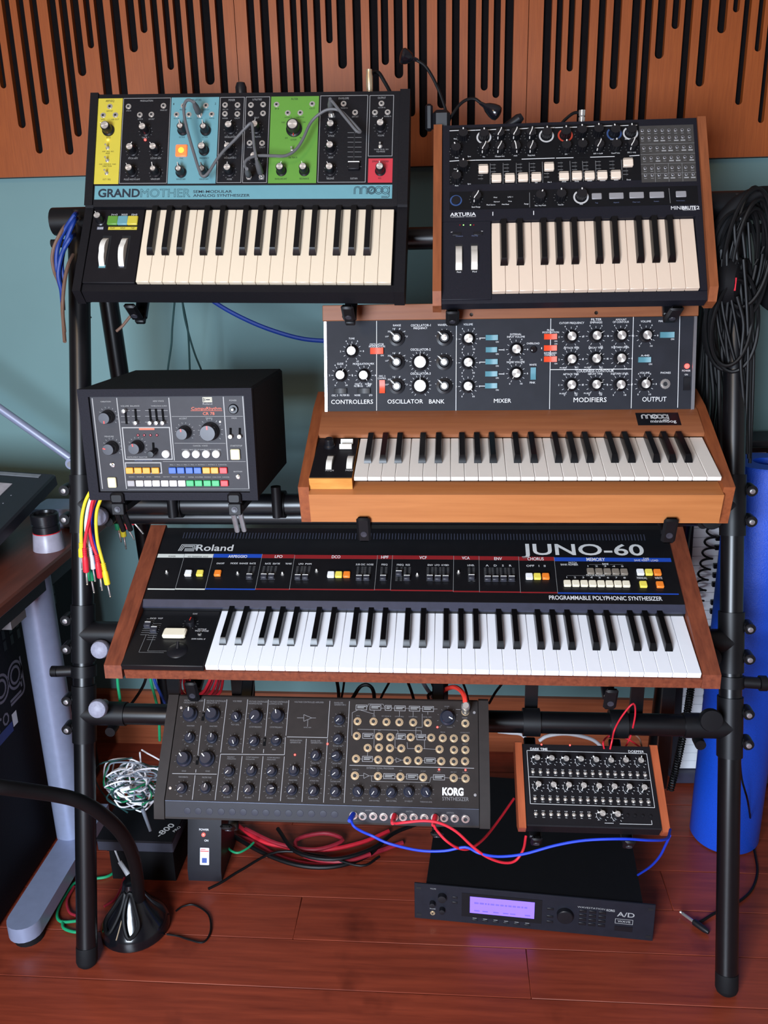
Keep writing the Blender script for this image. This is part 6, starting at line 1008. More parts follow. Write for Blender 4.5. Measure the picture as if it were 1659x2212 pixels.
# ---------------------------------------------------------------- long black polyphonic synthesizer (third tier)
WJUNO = wood('walnut_side', rgb(92, 44, 30), rgb(134, 70, 46), 0.45, stretch=(30, 3, 30), scale=4)
JBLK = mat('panel_gloss_black', rgb(15, 15, 18), 0.4)
JRIM = mat('rim_blue_grey', rgb(48, 50, 66), 0.4)
JC_ = {'w': mat('strip_white', rgb(206, 208, 200), .5, var=.02), 'b': mat('strip_blue', rgb(28, 70, 170), .5, var=.02), 'r': mat('strip_red', rgb(134, 28, 32), .5, var=.02)}
JB_ = {'w': CB['w'], 'y': mat('tab_yellow', rgb(240, 220, 90), .4, var=.02), 'o': CB['o'], 'g': mat('tab_taupe', rgb(128, 118, 106), .4, var=.02), 'c': CB['c']}
def build_juno():
    g = thing('polyphonic_synthesizer', 'long black keyboard synthesizer with red and blue panel stripes and walnut ends, third tier', 'synthesizer', PJK.M @ T(0, 0, -.05))
    ck = [(-8, -27), (1, -4), (338, 51), (340, 47), (340, -46), (60, -46)]
    ck = [(1, -4), (338, 51), (342, 47), (342, -46), (60, -46), (-8, -28)]
    sidep('end_cheek', PJK, ck, -533, -501.3, WJUNO, g); sidep('end_cheek', PJK, ck, 499.3, 530, WJUNO, g)
    pj = lambda vp, w=0: (.6 + .9876 * vp - .1571 * w, -6.7 + .1571 * vp + .9876 * w)
    sidep('case', PJK, [(22, -14), (139, -14), (139, 8), (141, 9), (151, 15.5), pj(153), pj(338), (338, -44), (64, -44), (22, -34)], -501, 499, JBLK, g)
    sidep('rim', PJK, [(138.7, 6), (138.7, 9.4), (150.5, 17.6), (151.5, 16), (141, 6)], -501, 499, JRIM, g)
    sidep('front_rail', PJK, [(-3, -12), (20, -13), (20, -32), (-5, -30)], -497, 499, WJUNO, g)
    boxp('control_plate', PJK, (-501, -2, -12, -353, 138.4, 0), JBLK, g, 1)
    keys(PJK, g, -350.5, 23.55, 36, 'C', 142, 92, WKEY, thick=11)
    se = L['j_sec']
    for a, b_ in zip(se, se[1:]):
        c = JC_[a[4]]
        boxp('colour_strip', PJ, (a[0], (a[1] + b_[1]) / 2 - 9.3, .05, b_[0] - .5, (a[1] + b_[1]) / 2, .4), c, g)
        boxp('colour_strip', PJ, (a[2], (a[3] + b_[3]) / 2, .05, b_[2] - .5, (a[3] + b_[3]) / 2 + 2.6, .4), c, g)
    rules(PJ, g, [(a[2], a[3], a[0], a[1]) for a in se[1:-1]], .6, PTICK, z=.5)
    for u, v, c in L['j_btn']: at_box('tab_button', PJ, u - 6.6, v - 7, u + 6.6, v + 7, 6, JB_[c], g, 1.2)
    vt, vb = L['j_slrow'][0][1], L['j_slrow'][1][1]
    for u, v, f in L['j_sl']:
        bm_ = B()
        for i in range(11):
            yy = vb + (vt - vb) * i / 10
            bm_.quad(*mm(u - 6.5, yy - .25, u - 2.2, yy + .25), z=.0005).quad(*mm(u + 2.2, yy - .25, u + 6.5, yy + .25), z=.0005)
        o = boxp('slider_slot', PJ, (u - .9, vb - 1, .05, u + .9, vt + 1, .35), PK, g)
        loc('slider_marks', bm_, PTICK, o, PJ.M, smooth=False)['kind'] = 'stuff'
        f_ = at_box('slider_cap', PJ, u - 5.6, v - 4.5, u + 5.6, v + 4.5, 8, KGRY, g, 1)
        put('line', cached('jsl', lambda: B().box(-.0054, .0033, .0068, .0054, .0046, .0084), WHT), None, f_, PJ.at(u, v))
    for u, v in L['j_tog']: toggle(PJ, g, u, v, WHT, 10, 6, 1.7)
    u0, v0, u1, v1 = L['j_vent'][0]
    n = 150; b = B()
    for i in range(n):
        x = u0 + (u1 - u0) * i / (n - 1); b.quad(*mm(x - .9, v0, x + .9, v1), z=.0004)
    loc('vent_slots', b, mat('vent_grey', rgb(56, 58, 72), .5), g, PJ.M, smooth=False)['kind'] = 'stuff'
    SLV = mat('print_silver', rgb(200, 200, 198), .4)
    big = [t for t in L['j_text'] if t[0] in ('JUNO-60', 'Roland')]
    for st, u, v, w, h, c in big: loc('maker_name', B().text(st, *mm(u, v, w, h), c, .0004), SLV, g, PJ.M, smooth=False)
    printed(PJ, g, [t for t in L['j_text'] if t not in big], z=.6)
    rules(PJ, g, L['j_rule'], .4, PTICK, z=.5)
    u0, v0, u1, v1 = L['j_logo'][0]
    b = B()
    for k in range(3):
        b.line(*mm(u0 + 2 + k * 3, v0, u0 + 6 + k * 3, v1 - k * 3), .0014).line(*mm(u0 + 6 + k * 3, v1 - k * 3, u1 - k * 3, v1 - k * 3), .0014)
        b.line(*mm(u1 - k * 3, v1 - k * 3, u1 - k * 3, v0 + 4 + k * 2), .0014).line(*mm(u0 + 14, v0 + k * 3, u1 - 2, v0 + k * 3), .0014)
    loc('logo', b, SLV, g, PJ.M, smooth=False)
    # bender section
    for u, v in L['j_sl2']:
        bm_ = B()
        for i in range(9): bm_.quad(*mm(u - 8, v - 22 + i * 5.2, u + 8, v - 21.4 + i * 5.2), z=.0004)
        loc('slider_marks', bm_, PTICK, g, PJK.M, smooth=False)['kind'] = 'stuff'
        f_ = at_box('slider_cap', PJK, u - 6.2, v - 5.5, u + 6.2, v + 5.5, 8, KGRY, g, 1)
        put('line', MESH_JSL(), None, f_, PJK.at(u, v))
    for u, v in L['j_knob']: knob(PJK, g, u, v, 'j0', 5)
    dial(PJK, g, [k[:2] for k in L['j_knob']], 12, 15, .5, PTICK)
    u0, v0, u1, v1 = L['j_cream'][0]; at_box('wide_button', PJK, u0 - 2, v0 - 2, u1 + 2, v1 + 2, 9, CB['c'], g, 2.4)
    for u, v in L['j_tog2']: toggle(PJK, g, u, v, BLK, -20, 8, 2.0)
    for u, v in L['j_lever']:
        o = put('bender_dome', cached('jdome', lambda: B().lathe([(.019, 0), (.0175, .0016), (.013, .003), (.006, .004), (0, .0043)], 28), BLK), None, g, PJK.at(u, v - 4))
        put('bender_lever', cached('jlev', lambda: B().rod((0, .002, .002), (0, .012, .010), .0032, 12, .0026), BLK), None, o, PJK.at(u, v - 4))
    rules(PJK, g, L['j_rule2'], .5, PTICK, z=.4)
    printed(PJK, g, L['j_text2'], z=.5)
    return g
def MESH_JSL(): return CACHE['jsl']
build_juno()

# ---------------------------------------------------------------- patchable synthesizer module (bottom left)
SPAN = mat('panel_brown_black', rgb(36, 30, 28), 0.65, spec=.22)
SLIP = mat('lip_blue_black', rgb(22, 22, 30), 0.45, spec=.35)
SWR = mat('print_pale', rgb(150, 148, 150), .5, var=.03)
SDIM = mat('print_pale_dim', rgb(112, 110, 112), .5, var=.03)
def build_ms():
    g = thing('patchable_synthesizer_module', 'sloping black synthesizer module with a brass-ringed patch bay, lowest tier', 'synthesizer', PS.M @ T(0, 0, -.07))
    sidep('case', PS, [(.5, -1.2), (179, -.6), (182, -3), (182, -66), (10, -66), (-27, -18), (-27.7, -16)], -270, 262, SPAN, g)
    ck = [(0, 1.5), (180, 1.8), (184, -2), (184, -68), (8, -68), (-29, -19), (-29, -14.6)]
    sidep('end_cheek', PS, ck, -289, -270.8, SPAN, g); sidep('end_cheek', PS, ck, 262.8, 280, SPAN, g)
    boxp('control_panel', PS, (-269.5, .8, -.6, 261.5, 178, 0), SPAN, g)
    boxp('front_lip', PSL, (-269.5, .5, -.9, 261.5, 31.6, 0), SLIP, g)
    boxp('edge_highlight', PSL, (-269.5, 31.4, -1.5, 261.5, 32.2, .3), mat('highlight_blue_grey', rgb(110, 120, 140), .3, .7), g)  # thin pale strip drawn in for the highlight along the lip's edge
    for u, v, k, a in L['s_knob']: knob(PS, g, u, v, 's%d' % k, a)
    for u, v in L['s_jack']: jack(PS, g, u, v, 6.3, GOLD, .5, 3)
    for u, v, c in L['s_ljack']: jack(PSL, g, u, v, 6.2, CHROME, .55, 4)
    for u, v in L['s_dimple']:
        put('blank_plug', cached('sdim', lambda: B().lathe([(.0060, 0), (.0057, .0004), (.0030, .0006), (0, .0006)], 18), mat('dimple_grey', rgb(38, 39, 50), .45, spec=.3)), None, g, PSL.at(u, v))
    rules(PS, g, L['s_rule'], .9, SWR); rules(PS, g, L['s_wire'], .45, SWR, z=.25, name='printed_diagram')
    boxes(PS, g, L['s_box'], .7, SWR)
    b = B()
    for u0, v0, u1, v1 in L['s_box']:
        for k in range(3):
            y = v1 - 3.5 - k * 2.6
            if y > v0 + 1: b.quad(*mm(u0 + 2.5, y, u0 + (u1 - u0) * (.9 - .16 * k), y + 1.3), z=.0003)
    loc('lettering', b, PTICK, g, PS.M, smooth=False)['kind'] = 'stuff'
    printed(PS, g, L['s_text'], z=.4, white=SDIM); printed(PSL, g, L['s_ltext'], z=.3, white=SDIM)
    for k, r0, r1 in ((0, 11.5, 14), (1, 16, 18.5), (2, 14, 17)):
        dial(PS, g, [(q[0], q[1]) for q in L['s_knob'] if q[2] == k], r0, r1, .45, SDIM, 9, -140, 140)
    for u, v in L['s_led']: led(PS, g, u, v, 1.7, LRED)
    for u, v in L['s_screw']: put('screw', cached('sscrew', lambda: B().lathe([(.0026, 0), (.0024, .0012), (0, .0014)], 10), STEEL), None, g, PS.at(u, v))
    for u, v in L['s_switch']:
        o = boxp('slide_switch', PS, (u - 2.4, v - 7, .05, u + 2.4, v + 7, .8), SLOTB, g)
        boxp('slide_tab', PS, (u - 1.5, v, .8, u + 1.5, v + 4.5, 3.2), BLK, o)
    return g
build_ms()

# ---------------------------------------------------------------- step sequencer (bottom right)
WDARK = wood('orange_brown_side', rgb(150, 72, 42), rgb(178, 92, 56), .45, stretch=(30, 3, 30), scale=4)
def build_dark():
    g = thing('step_sequencer', 'small black step sequencer with orange-brown wooden ends, lowest tier right', 'sequencer', PD_.M @ T(0, 0, -.04))
    sidep('case', PD_, [(-38, -2), (-36, 0), (112, 0), (112, -36), (-20, -40), (-38, -30)], -116, 116, GCASE, g)
    ck = [(-43, 3), (113, 5), (116, 0), (116, -40), (-24, -46), (-43, -18)]
    sidep('end_cheek', PD_, ck, -129, -116.3, WDARK, g); sidep('end_cheek', PD_, ck, 116.3, 129, WDARK, g)
    boxp('control_panel', PD_, (-114, -35, .05, 114, 110, .5), PANBLK, g)
    for u, v, a in L['d_knob']: knob(PD_, g, u, v, 'd0', a)
    for u, v in L['d_sw']: toggle(PD_, g, u, v, CHROME, -22, 8, 1.9)
    for u, v in L['d_btn']: put('push_button', cached('dbtn', lambda: B().lathe([(.0026, 0), (.0026, .003), (0, .0034)], 12), BLK), None, g, PD_.at(u, v))
    rules(PD_, g, L['d_rule'], .7, PW, z=.8)
    dial(PD_, g, [(q[0], q[1]) for q in L['d_knob']], 8.6, 11.4, .55, PW, 9, -140, 140, z=.8)
    b = B()
    for u, v, a in L['d_knob']: b.ring(.0088, .0093, 20, .0008, R(150), R(245), T(u / 1000, v / 1000, 0))
    for i, (u, v) in enumerate(L['d_sw']):
        b.text('On' if i % 2 == 0 else 'Cont', *mm(u - 2.2, v - 6.6, 4.4 if i % 2 else 3.2, 1.7), 'n', .0008)
        b.text('Stop' if i < 32 else 'Hi', *mm(u - 2.4, v + 4.6, 4.8, 1.6), 'n', .0008)
    loc('lettering', b, PW, g, PD_.M, smooth=False)['kind'] = 'stuff'
    printed(PD_, g, L['d_text'], z=.8)
    for u in (-80, -28): led(PD_, g, u, 111.5, 1.5, LRED)
    return g
build_dark()
# ---------------------------------------------------------------- keyboard stand
GREYK = mat('grey_knob', rgb(140, 140, 156), .55, bump=.3, scale=200)
def build_stand():
    st = thing('keyboard_stand', 'black tubular four-tier keyboard stand carrying all the instruments', 'stand', T(-.095, 1.6, 0))
    post = lambda z: 1.292 + .288 * z
    for x in (-.712, .523):
        sgn = -1 if x < 0 else 1
        p = obj('front_post', B().rod((x, post(.03), .03), (x, post(1.42), 1.42), .0203, 24), TUBE, st)
        obj('end_cap', B().lathe([(.012, 0), (.018, .005), (.0206, .012), (.0206, .040), (.0204, .042)], 24, T(x, post(.0) - .001, 0) @ Matrix.Rotation(-math.atan(.288), 4, 'X')), RUBBER, p)
        rp = lambda z: 1.757 + (1.40 - z) * .087
        xr = x - sgn * .012
        p = obj('rear_post', B().rod((xr, rp(1.385), 1.385), (xr, rp(.0), .0), .0195, 20), TUBE, st)
        # apex joint
        a = obj('apex_joint', B().rod((x - .05, 1.70, 1.405), (x + .05, 1.70, 1.405), .026, 20).rod((x, 1.70, 1.40), (xr, rp(1.33), 1.33), .0235, 20), CLAMP, st)
        obj('bolt', B().rod((x + sgn * .048, 1.672, 1.365), (x + sgn * .02, 1.672, 1.365), .008, 10), CLAMP, a)
        for z in (.881, .638, .486):
            y = post(z)
            d = Vector((0, .288, 1)).normalized()
            c = Vector((x, y, z))
            s = obj('tee_clamp', B().rod(c - d * .056, c + d * .056, .0232, 24).rod(c, c + Vector((-sgn * .085, 0, 0)), .0232, 24), CLAMP, st)
            for q in (-.026, .03):
                e = c + d * q + Vector((sgn * .029, -.006, 0))
                obj('lug', B().rod(e + Vector((0, -.010, 0)), e + Vector((0, .012, 0)), .0105, 14).rod(e, e - Vector((sgn * .014, 0, 0)), .0085, 10), CLAMP, s)
                obj('bolt', B().lathe([(.0052, 0), (.0048, .003), (.002, .004), (0, .0035)], 12, Matrix.Translation(e + Vector((0, -.0135, 0))) @ Matrix.Rotation(R(90), 4, 'X') @ T(0, 0, -.003)), STEEL, s)
            kb = c + Vector((-sgn * .046, -.022, {.881: -.017, .638: -.02, .486: .029}[z]))
            Mk = Matrix.Translation(kb) @ Matrix.Rotation(R(78), 4, 'X')
            if sgn < 0: obj('clamp_knob', B().lathe([(.008, -.02), (.009, 0), (.0165, .004), (.0185, .012), (.0165, .02), (.009, .0255), (0, .027)], 20, Mk), GREYK, s)
            else: obj('clamp_knob', B().lathe([(.009, -.02), (.012, 0), (.0205, .003), (.021, .012), (.0195, .015), (0, .0155)], 24, Mk), CLAMP, s)
            e = c + Vector((-sgn * .055, -.006, -.031))
            if z != .638: obj('lug', B().rod(e + Vector((0, -.012, 0)), e + Vector((0, .012, 0)), .010, 14), CLAMP, s)
        # collar with a side pin
        z = .567; c = Vector((x, post(z), z)); d = Vector((0, .288, 1)).normalized()
        col = obj('collar', B().rod(c - d * .011, c + d * .011, .0245, 20).rod(c, c + Vector((sgn * .05, -.006, 0)), .011, 14), CLAMP, st)
        obj('pin_head', B().rod(c + Vector((sgn * .05, -.006, 0)), c + Vector((sgn * .062, -.006, 0)), .0145 if sgn > 0 else .011, 14), CLAMP, col)
    for z in (.881, .638, .486):
        obj('cross_tube', B().rod((-.712, post(z), z), (.523, post(z), z), .0205, 24), TUBE, st)
    obj('cross_tube', B().rod((-.70, 1.70, 1.36), (.51, 1.70, 1.36), .0205, 24), TUBE, st)
    obj('cross_tube', B().rod((-.69, 1.60, .838), (.50, 1.60, .838), .016, 20), TUBE, st)
    # support arms: bar, end hook, ring on the tube
    def arm(pan, u, v0, v1, w, hv, hw0, hw1, ring, hwd=22, thick=12, foot=True, label=None):
        b = B().box(*mm(u - 11, v0, w - thick, u + 11, v1, w), bev=.002)
        a = loc('support_arm', b, TUBE, st, pan.M)
        h = B().box(*mm(u - hwd / 2, hv - 9, hw0, u + hwd / 2, hv, hw1), bev=.004)
        h.box(*mm(u - hwd / 2 + 2, hv - 6, w - thick, u + hwd / 2 - 2, v0 + 12, w - 1), bev=.002)
        hk = loc('arm_hook', h, CLAMP, a, pan.M)
        q = pan.at(u, hv - 9, (hw0 * .65 + hw1 * .35)) @ Matrix.Rotation(R(90), 4, 'X')
        put('screw', cached('hookscrew', lambda: B().lathe([(.0058, 0), (.0054, .0012), (.0022, .0012), (0, .0004)], 14), KGRY), None, a, q)
        if ring:
            cpt = pan.p(u, 0, 0)
            obj('ring_clamp', B().rod((cpt.x - .016, ring[0], ring[1]), (cpt.x + .016, ring[0], ring[1]), .0265, 20), CLAMP, a)
        return a
    for u in (-195, 189): arm(PGK, u, -26, 230, -72, -30, -66, -18, (1.70, 1.36))
    for u in (-207, 178): arm(PB, u, -8, 260, -56, -14, -62, -6, (1.70, 1.36), 24)
    for u in (-253, 264): arm(PMK, u, -24, 170, -90, -26, -112, -62, (post(.881), .881), 24)
    for u in (-377, 350): arm(PJK, u, -8, 200, -50, -12, -72, -24, (post(.638), .638), 22)
    for u in (-166, 192): arm(PS, u, -20, 330, -72, -32, -58, -24, (post(.486), .486), 22)
    for u in (-96, 65): arm(PD_, u, -40, 150, -52, -46, -56, -22, (post(.486), .486), 20)
    # the drum machine sits on two level arms with upright hooks
    for u in (-95, 106):
        b = B().box(*mm(u - 12, -22, -240, u + 12, -8, 4), bev=.002)
        a = loc('support_arm', b, TUBE, st, PC.M)
        h = B().box(*mm(u - 11.5, -4, 7.2, u + 11.5, 14, 15), bev=.003).box(*mm(u - 10.5, -24, 4.2, u + 10.5, -4, 14), bev=.001).box(*mm(u - 10.5, -8, -2, u + 10.5, -.5, 8))
        loc('arm_hook', h, CLAMP, a, PC.M)
        put('screw', CACHE['hookscrew'], None, a, PC.at(u, -14, 14))
        obj('strut', B().rod(PC.p(u - 5, -24, 5), PC.p(u - 5, -60, -14), .0046, 12), STEEL if u > 0 else CLAMP, a)
        obj('strut', B().rod(PC.p(u + 6, -24, 2), PC.p(u + 6, -60, -18), .0046, 12), STEEL if u > 0 else CLAMP, a)
        obj('ring_clamp', B().rod((PC.p(u + 24, 0, 0).x, post(.881), .881), (PC.p(u + 46, 0, 0).x, post(.881), .881), .0265, 20).rod((PC.p(u + 35, 0, 0).x, post(.881) - .03, .925), (PC.p(u + 35, 0, 0).x, post(.881) - .03, .865), .0095, 14), CLAMP, a)
    # spare upright bars behind the lowest tier
    for x, dx in ((-.542, -.01), (-.011, 0.0), (.414, .012)):
        obj('upright_bar', B().box(x - .012 + dx, 1.497, .30, x + .012 + dx, 1.507, .60), TUBE, st)
    for x in (.159, -.408, .356):
        obj('upright_bar', B().box(x - .012, 1.454, .470, x + .012, 1.464, .612), TUBE, st)
    return st
build_stand()

# ---------------------------------------------------------------- rack unit on the floor
def build_rack():
    Mr = T(.1728, 1.4314, 0) @ Matrix.Rotation(R(-4.52), 4, 'Z')
    g = thing('rack_synthesizer', 'black two-unit rack synthesizer with a lit violet display, lying on the floor', 'rack unit', Mr)
    F = mat('rack_front', rgb(24, 25, 34), .5, spec=.3); TP = mat('rack_top', rgb(10, 10, 13), .7, spec=.2)
    def lo(nm, b, m, par=g): return put(nm, b.mesh(nm), m, par, Mr)
    b = B().box(-.241, -.004, .003, .241, 0, .092, .0006); lo('front_panel', b, F)
    lo('chassis', B().box(-.217, .0005, .006, .217, .385, .090, .001), TP)
    P = Pan(0, 0, 0, 90); P.M = Mr @ T(0, -.0041, .003) @ Matrix.Rotation(R(90), 4, 'X')
    bx = lambda nm, a, m, bev=0, par=g: put(nm, B().box(*mm(*a), bev=bev / 1000).mesh(nm), m, par, P.M)
    fr = bx('display_bezel', (-143, 17, -.2, 20, 76, .6), PANBLK)
    SC = mat('display_violet', rgb(130, 104, 250), .4, emit=.5, ecol=(.24, .14, .95), var=.03)
    bx('display', (-126, 28, .4, 5, 69, .9), SC, 0, fr)
    t = B()
    rd = random.Random(2); x = -117
    while x < -8:
        wd = rd.uniform(3, 9); t.quad(*mm(x, 52, min(x + wd, -8), 56), z=.0011); x += wd + 2.2
    for x in (-117, -100, -78, -58, -44, -14): t.quad(*mm(x, 33, x + 11, 36), z=.0011)
    put('display_text', t.mesh('display_text', smooth=False), mat('display_ink', rgb(104, 88, 214), .5, emit=.3, ecol=(.2, .12, .8)), fr, P.M)['kind'] = 'stuff'
    for i in range(6): bx('soft_button', (-122 + i * 21.5, 8, 0, -110 + i * 21.5, 12, 1.5), BLK, .4)
    for i in range(3): bx('button', (30, 22 + i * 13 + (6 if i == 2 else 0), 0, 43, 27 + i * 13 + (6 if i == 2 else 0), 1.5), BLK, .4)
    for i in range(3):
        for j in range(4): bx('key_button', (94 + i * 19, 24 + j * 10.5, 0, 108 + i * 19, 30.5 + j * 10.5, 1.8), BLK, .4)
    for v in (60, 47): bx('button', (-163, v, 0, -152, v + 5, 1.5), BLK, .4)
    put('data_wheel', B().lathe([(.0165, 0), (.016, .009), (.0145, .0105), (0, .0108)], 28).mesh('data_wheel'), BLK, g, P.at(66, 46))
    for u, v, r in ((-183, 62, 9), (-183, 30, 6), (-203, 44, 6)):
        put('knob', B().lathe([(r / 1000, 0), (r * .95 / 1000, .01), (0, .0105)], 20).mesh('knob'), BLK, g, P.at(u, v))
    jack(P, g, -203, 18, 4.6, GOLD, .5, 3)
    bx('card_slot', (165, 18, 0, 200, 30, .8), BLK)
    b = B().frame(*mm(165, 36, 200, 48), .001, .0004).text('WAVE', *mm(170, 39.5, 25, 5), 'sb', .0004).text('A/D', *mm(168, 54, 34, 11), 'sb', .0004).text('WAVESTATION', *mm(90, 66, 54, 4), 'n', .0004).text('KORG', *mm(147, 64, 16, 5.5), 'bold', .0004)
    for u in range(6): b.quad(*mm(-120 + u * 21.5, 14, -112 + u * 21.5, 15.2))
    b.text('VOLUME', *mm(-208, 78, 12, 3), 'n', .0004).text('PHONES', *mm(-209, 27, 12, 3), 'n', .0004)
    put('lettering', b.mesh('lettering', smooth=False), PTICK, g, P.M)
    for u in (-232, 232):
        for v in (10, 78): bx('rack_slot', (u - 5, v - 3, 0, u + 5, v + 3, .3), PK)
build_rack()

# ---------------------------------------------------------------- cables
CC = {'c_blue': rgb(17, 50, 128), 'c_pblue': rgb(26, 58, 190), 'c_brown': rgb(112, 84, 70), 'c_dkgreen': rgb(22, 56, 56), 'c_yellow': rgb(232, 206, 46), 'c_green': rgb(24, 140, 92), 'c_white': rgb(226, 226, 230), 'c_red': rgb(204, 36, 52), 'c_crimson': rgb(140, 30, 44), 'c_brightred': rgb(230, 60, 48), 'c_black': rgb(8, 8, 10), 'c_grey': rgb(120, 128, 140), 'c_gpatch': rgb(92, 92, 94)}
def cmat(k): return mat(k, CC[k], .5, var=.06, spec=.25 if k == 'c_black' else .35)
def plug(p, d, m, parent, L=.05, r=.0058, tipr=.0018, tipl=.028):
    """moulded plug with a ribbed collar and a metal tip"""
    d = Vector(d).normalized()
    M = Matrix.Translation(p) @ d.to_track_quat('Z', 'Y').to_matrix().to_4x4()
    prof = []
    for i in range(4): prof += [(r * .62, L * (.04 + i * .08)), (r * .8, L * (.05 + i * .08)), (r * .8, L * (.09 + i * .08)), (r * .62, L * (.10 + i * .08))]
    prof += [(r * .9, L * .42), (r, L * .5), (r, L * .97), (r * .8, L)]
    put('plug', B().lathe(prof, 12).mesh('plug'), m, parent, M)
    put('plug_tip', B().lathe([(tipr, L), (tipr, L + tipl * .8), (tipr * .6, L + tipl * .84), (tipr * 1.1, L + tipl * .9), (0, L + tipl)], 10).mesh('plug_tip'), CHROME, parent, M)
GOOSE = {}
for run in RUNS:
    nm, lb, cat, gp, mk, r, P = run[:7]
    if nm.startswith('goose'): GOOSE[nm] = P; continue
    o0 = Vector(P[-1])
    nm = {'plugcable': 'audio_cable', 'brutcable': 'audio_cable'}.get(nm, nm)
    t = thing(nm, lb, cat, Matrix.Translation(o0), gp)
    obj('cord', B().tube(P, r, 8 if r < .006 else 14, 5), cmat(mk), t)
    if len(run) > 7:
        tip = Vector(run[7]); a = Vector(P[-1]); L_ = (tip - a).length
        plug(a - (tip - a).normalized() * .004, tip - a, cmat(mk), t, max(L_, .03))
    if nm == 'panel_patch_cable':
        N = (PG.M.to_3x3() @ Vector((0, 0, 1)))
        for end, nb in ((0, 1), (-1, -2)):
            a = Vector(P[end])
            js = sorted(L['g_jack'], key=lambda q: (PG.p(q[0], q[1], 0) - a).length)
            j = {(0, 'V'): (11, None), (-1, 'V'): (24, None), (0, 'S'): (23, None), (-1, 'S'): (31, None)}[(end, 'V' if 'deep V' in lb else 'S')][0]
            tg = PG.p(L['g_jack'][j][0], L['g_jack'][j][1], 0)
            d = tg - a; Lp = d.length
            M = Matrix.Translation(a) @ d.to_track_quat('Z', 'Y').to_matrix().to_4x4()
            put('plug', B().lathe([(.0028, -.004), (.0034, .002), (.0052, .012), (.0056, Lp * .72), (.004, Lp * .78)], 14).mesh('plug'), cmat('c_gpatch'), t, M)
            put('plug_tip', B().cyl(.0018, Lp * .78, Lp - .002, 10).mesh('plug_tip'), CHROME, t, M)
    if lb.startswith('thick bright red'):
        a = PS.at(*[q for q in L['s_jack'] if abs(q[0] - 249) < 14][0], 3) if False else None
        u, v = L['s_jack'][7]
        put('plug', B().lathe([(.0064, .004), (.0068, .02), (.006, .024), (.0072, .026), (.0075, .046), (.005, .05)], 16).mesh('plug'), CHROME, t, PS.at(u, v))
    if nm == 'jack_cable':
        a = Vector(P[0]); b2 = Vector((a.x - .036, a.y + .042, .007))
        d = b2 - a
        M = Matrix.Translation(a + Vector((.004, -.002, .003))) @ d.to_track_quat('Z', 'Y').to_matrix().to_4x4()
        put('plug', B().lathe([(.004, -.03), (.0065, -.02), (.0068, .004), (.005, .006)], 14).mesh('plug'), BLK, t, M)
        put('plug_tip', B().lathe([(.0032, .006), (.0032, .032), (.002, .034), (.003, .037), (0, .041)], 12).mesh('plug_tip'), CHROME, t, M)
    if 'lip' in lb or 'socket' in lb:
        if mk in ('c_red', 'c_pblue') and 'module lip' in lb or 'lip socket' in lb:
            a = Vector(P[0]); d = Vector(P[1]) - a
            put('plug', B().lathe([(.0042, -.004), (.0044, .014), (.003, .02)], 12).mesh('plug'), cmat(mk), t, Matrix.Translation(a) @ d.to_track_quat('Z', 'Y').to_matrix().to_4x4())

# plugs standing on top of the two upper instruments
t = thing('jack_plug', 'gold right-angle jack plug standing on the coloured-panel synthesizer', 'plug', T(-.145, 1.72, 1.60))
put('barrel', B().lathe([(.0062, 0), (.0065, .02), (.0058, .021), (.0064, .024), (.0066, .044), (.0054, .05), (.0056, .056), (0, .0565)], 16).mesh('barrel'), GOLD, t, T(-.145, 1.72, 1.598))
t = thing('jack_plug', 'stubby black plug behind the top edge of the coloured-panel synthesizer', 'plug', T(-.383, 1.72, 1.60))
put('barrel', B().lathe([(.009, 0), (.0105, .012), (.0105, .026), (.0075, .034), (0, .0355)], 14).mesh('barrel'), BLK, t, T(-.383, 1.72, 1.606))
obj('cord', B().tube([(-.383, 1.735, 1.63), (-.384, 1.76, 1.63), (-.386, 1.775, 1.60), (-.386, 1.78, 1.54)], .003, 8, 4), cmat('c_black'), t)
t = thing('jack_plug', 'silver jack plug standing on the dark compact synthesizer', 'plug', T(.2425, 1.735, 1.545))
put('barrel', B().lathe([(.0035, 0), (.0036, .012), (.0058, .0125), (.006, .022), (.004, .0225), (.006, .025), (.0062, .034), (0, .035)], 16).mesh('barrel'), CHROME, t, T(.2425, 1.735, 1.543))
t = thing('jack_plug', 'black jack plug lying behind the top edge of the dark compact synthesizer', 'plug', T(.12, 1.735, 1.56))
obj('barrel', B().rod((.105, 1.735, 1.552), (.128, 1.735, 1.566), .0075, 12, .009), BLK, t)
obj('cap', B().rod((.128, 1.735, 1.566), (.134, 1.735, 1.570), .009, 12, .006), BLK, t)

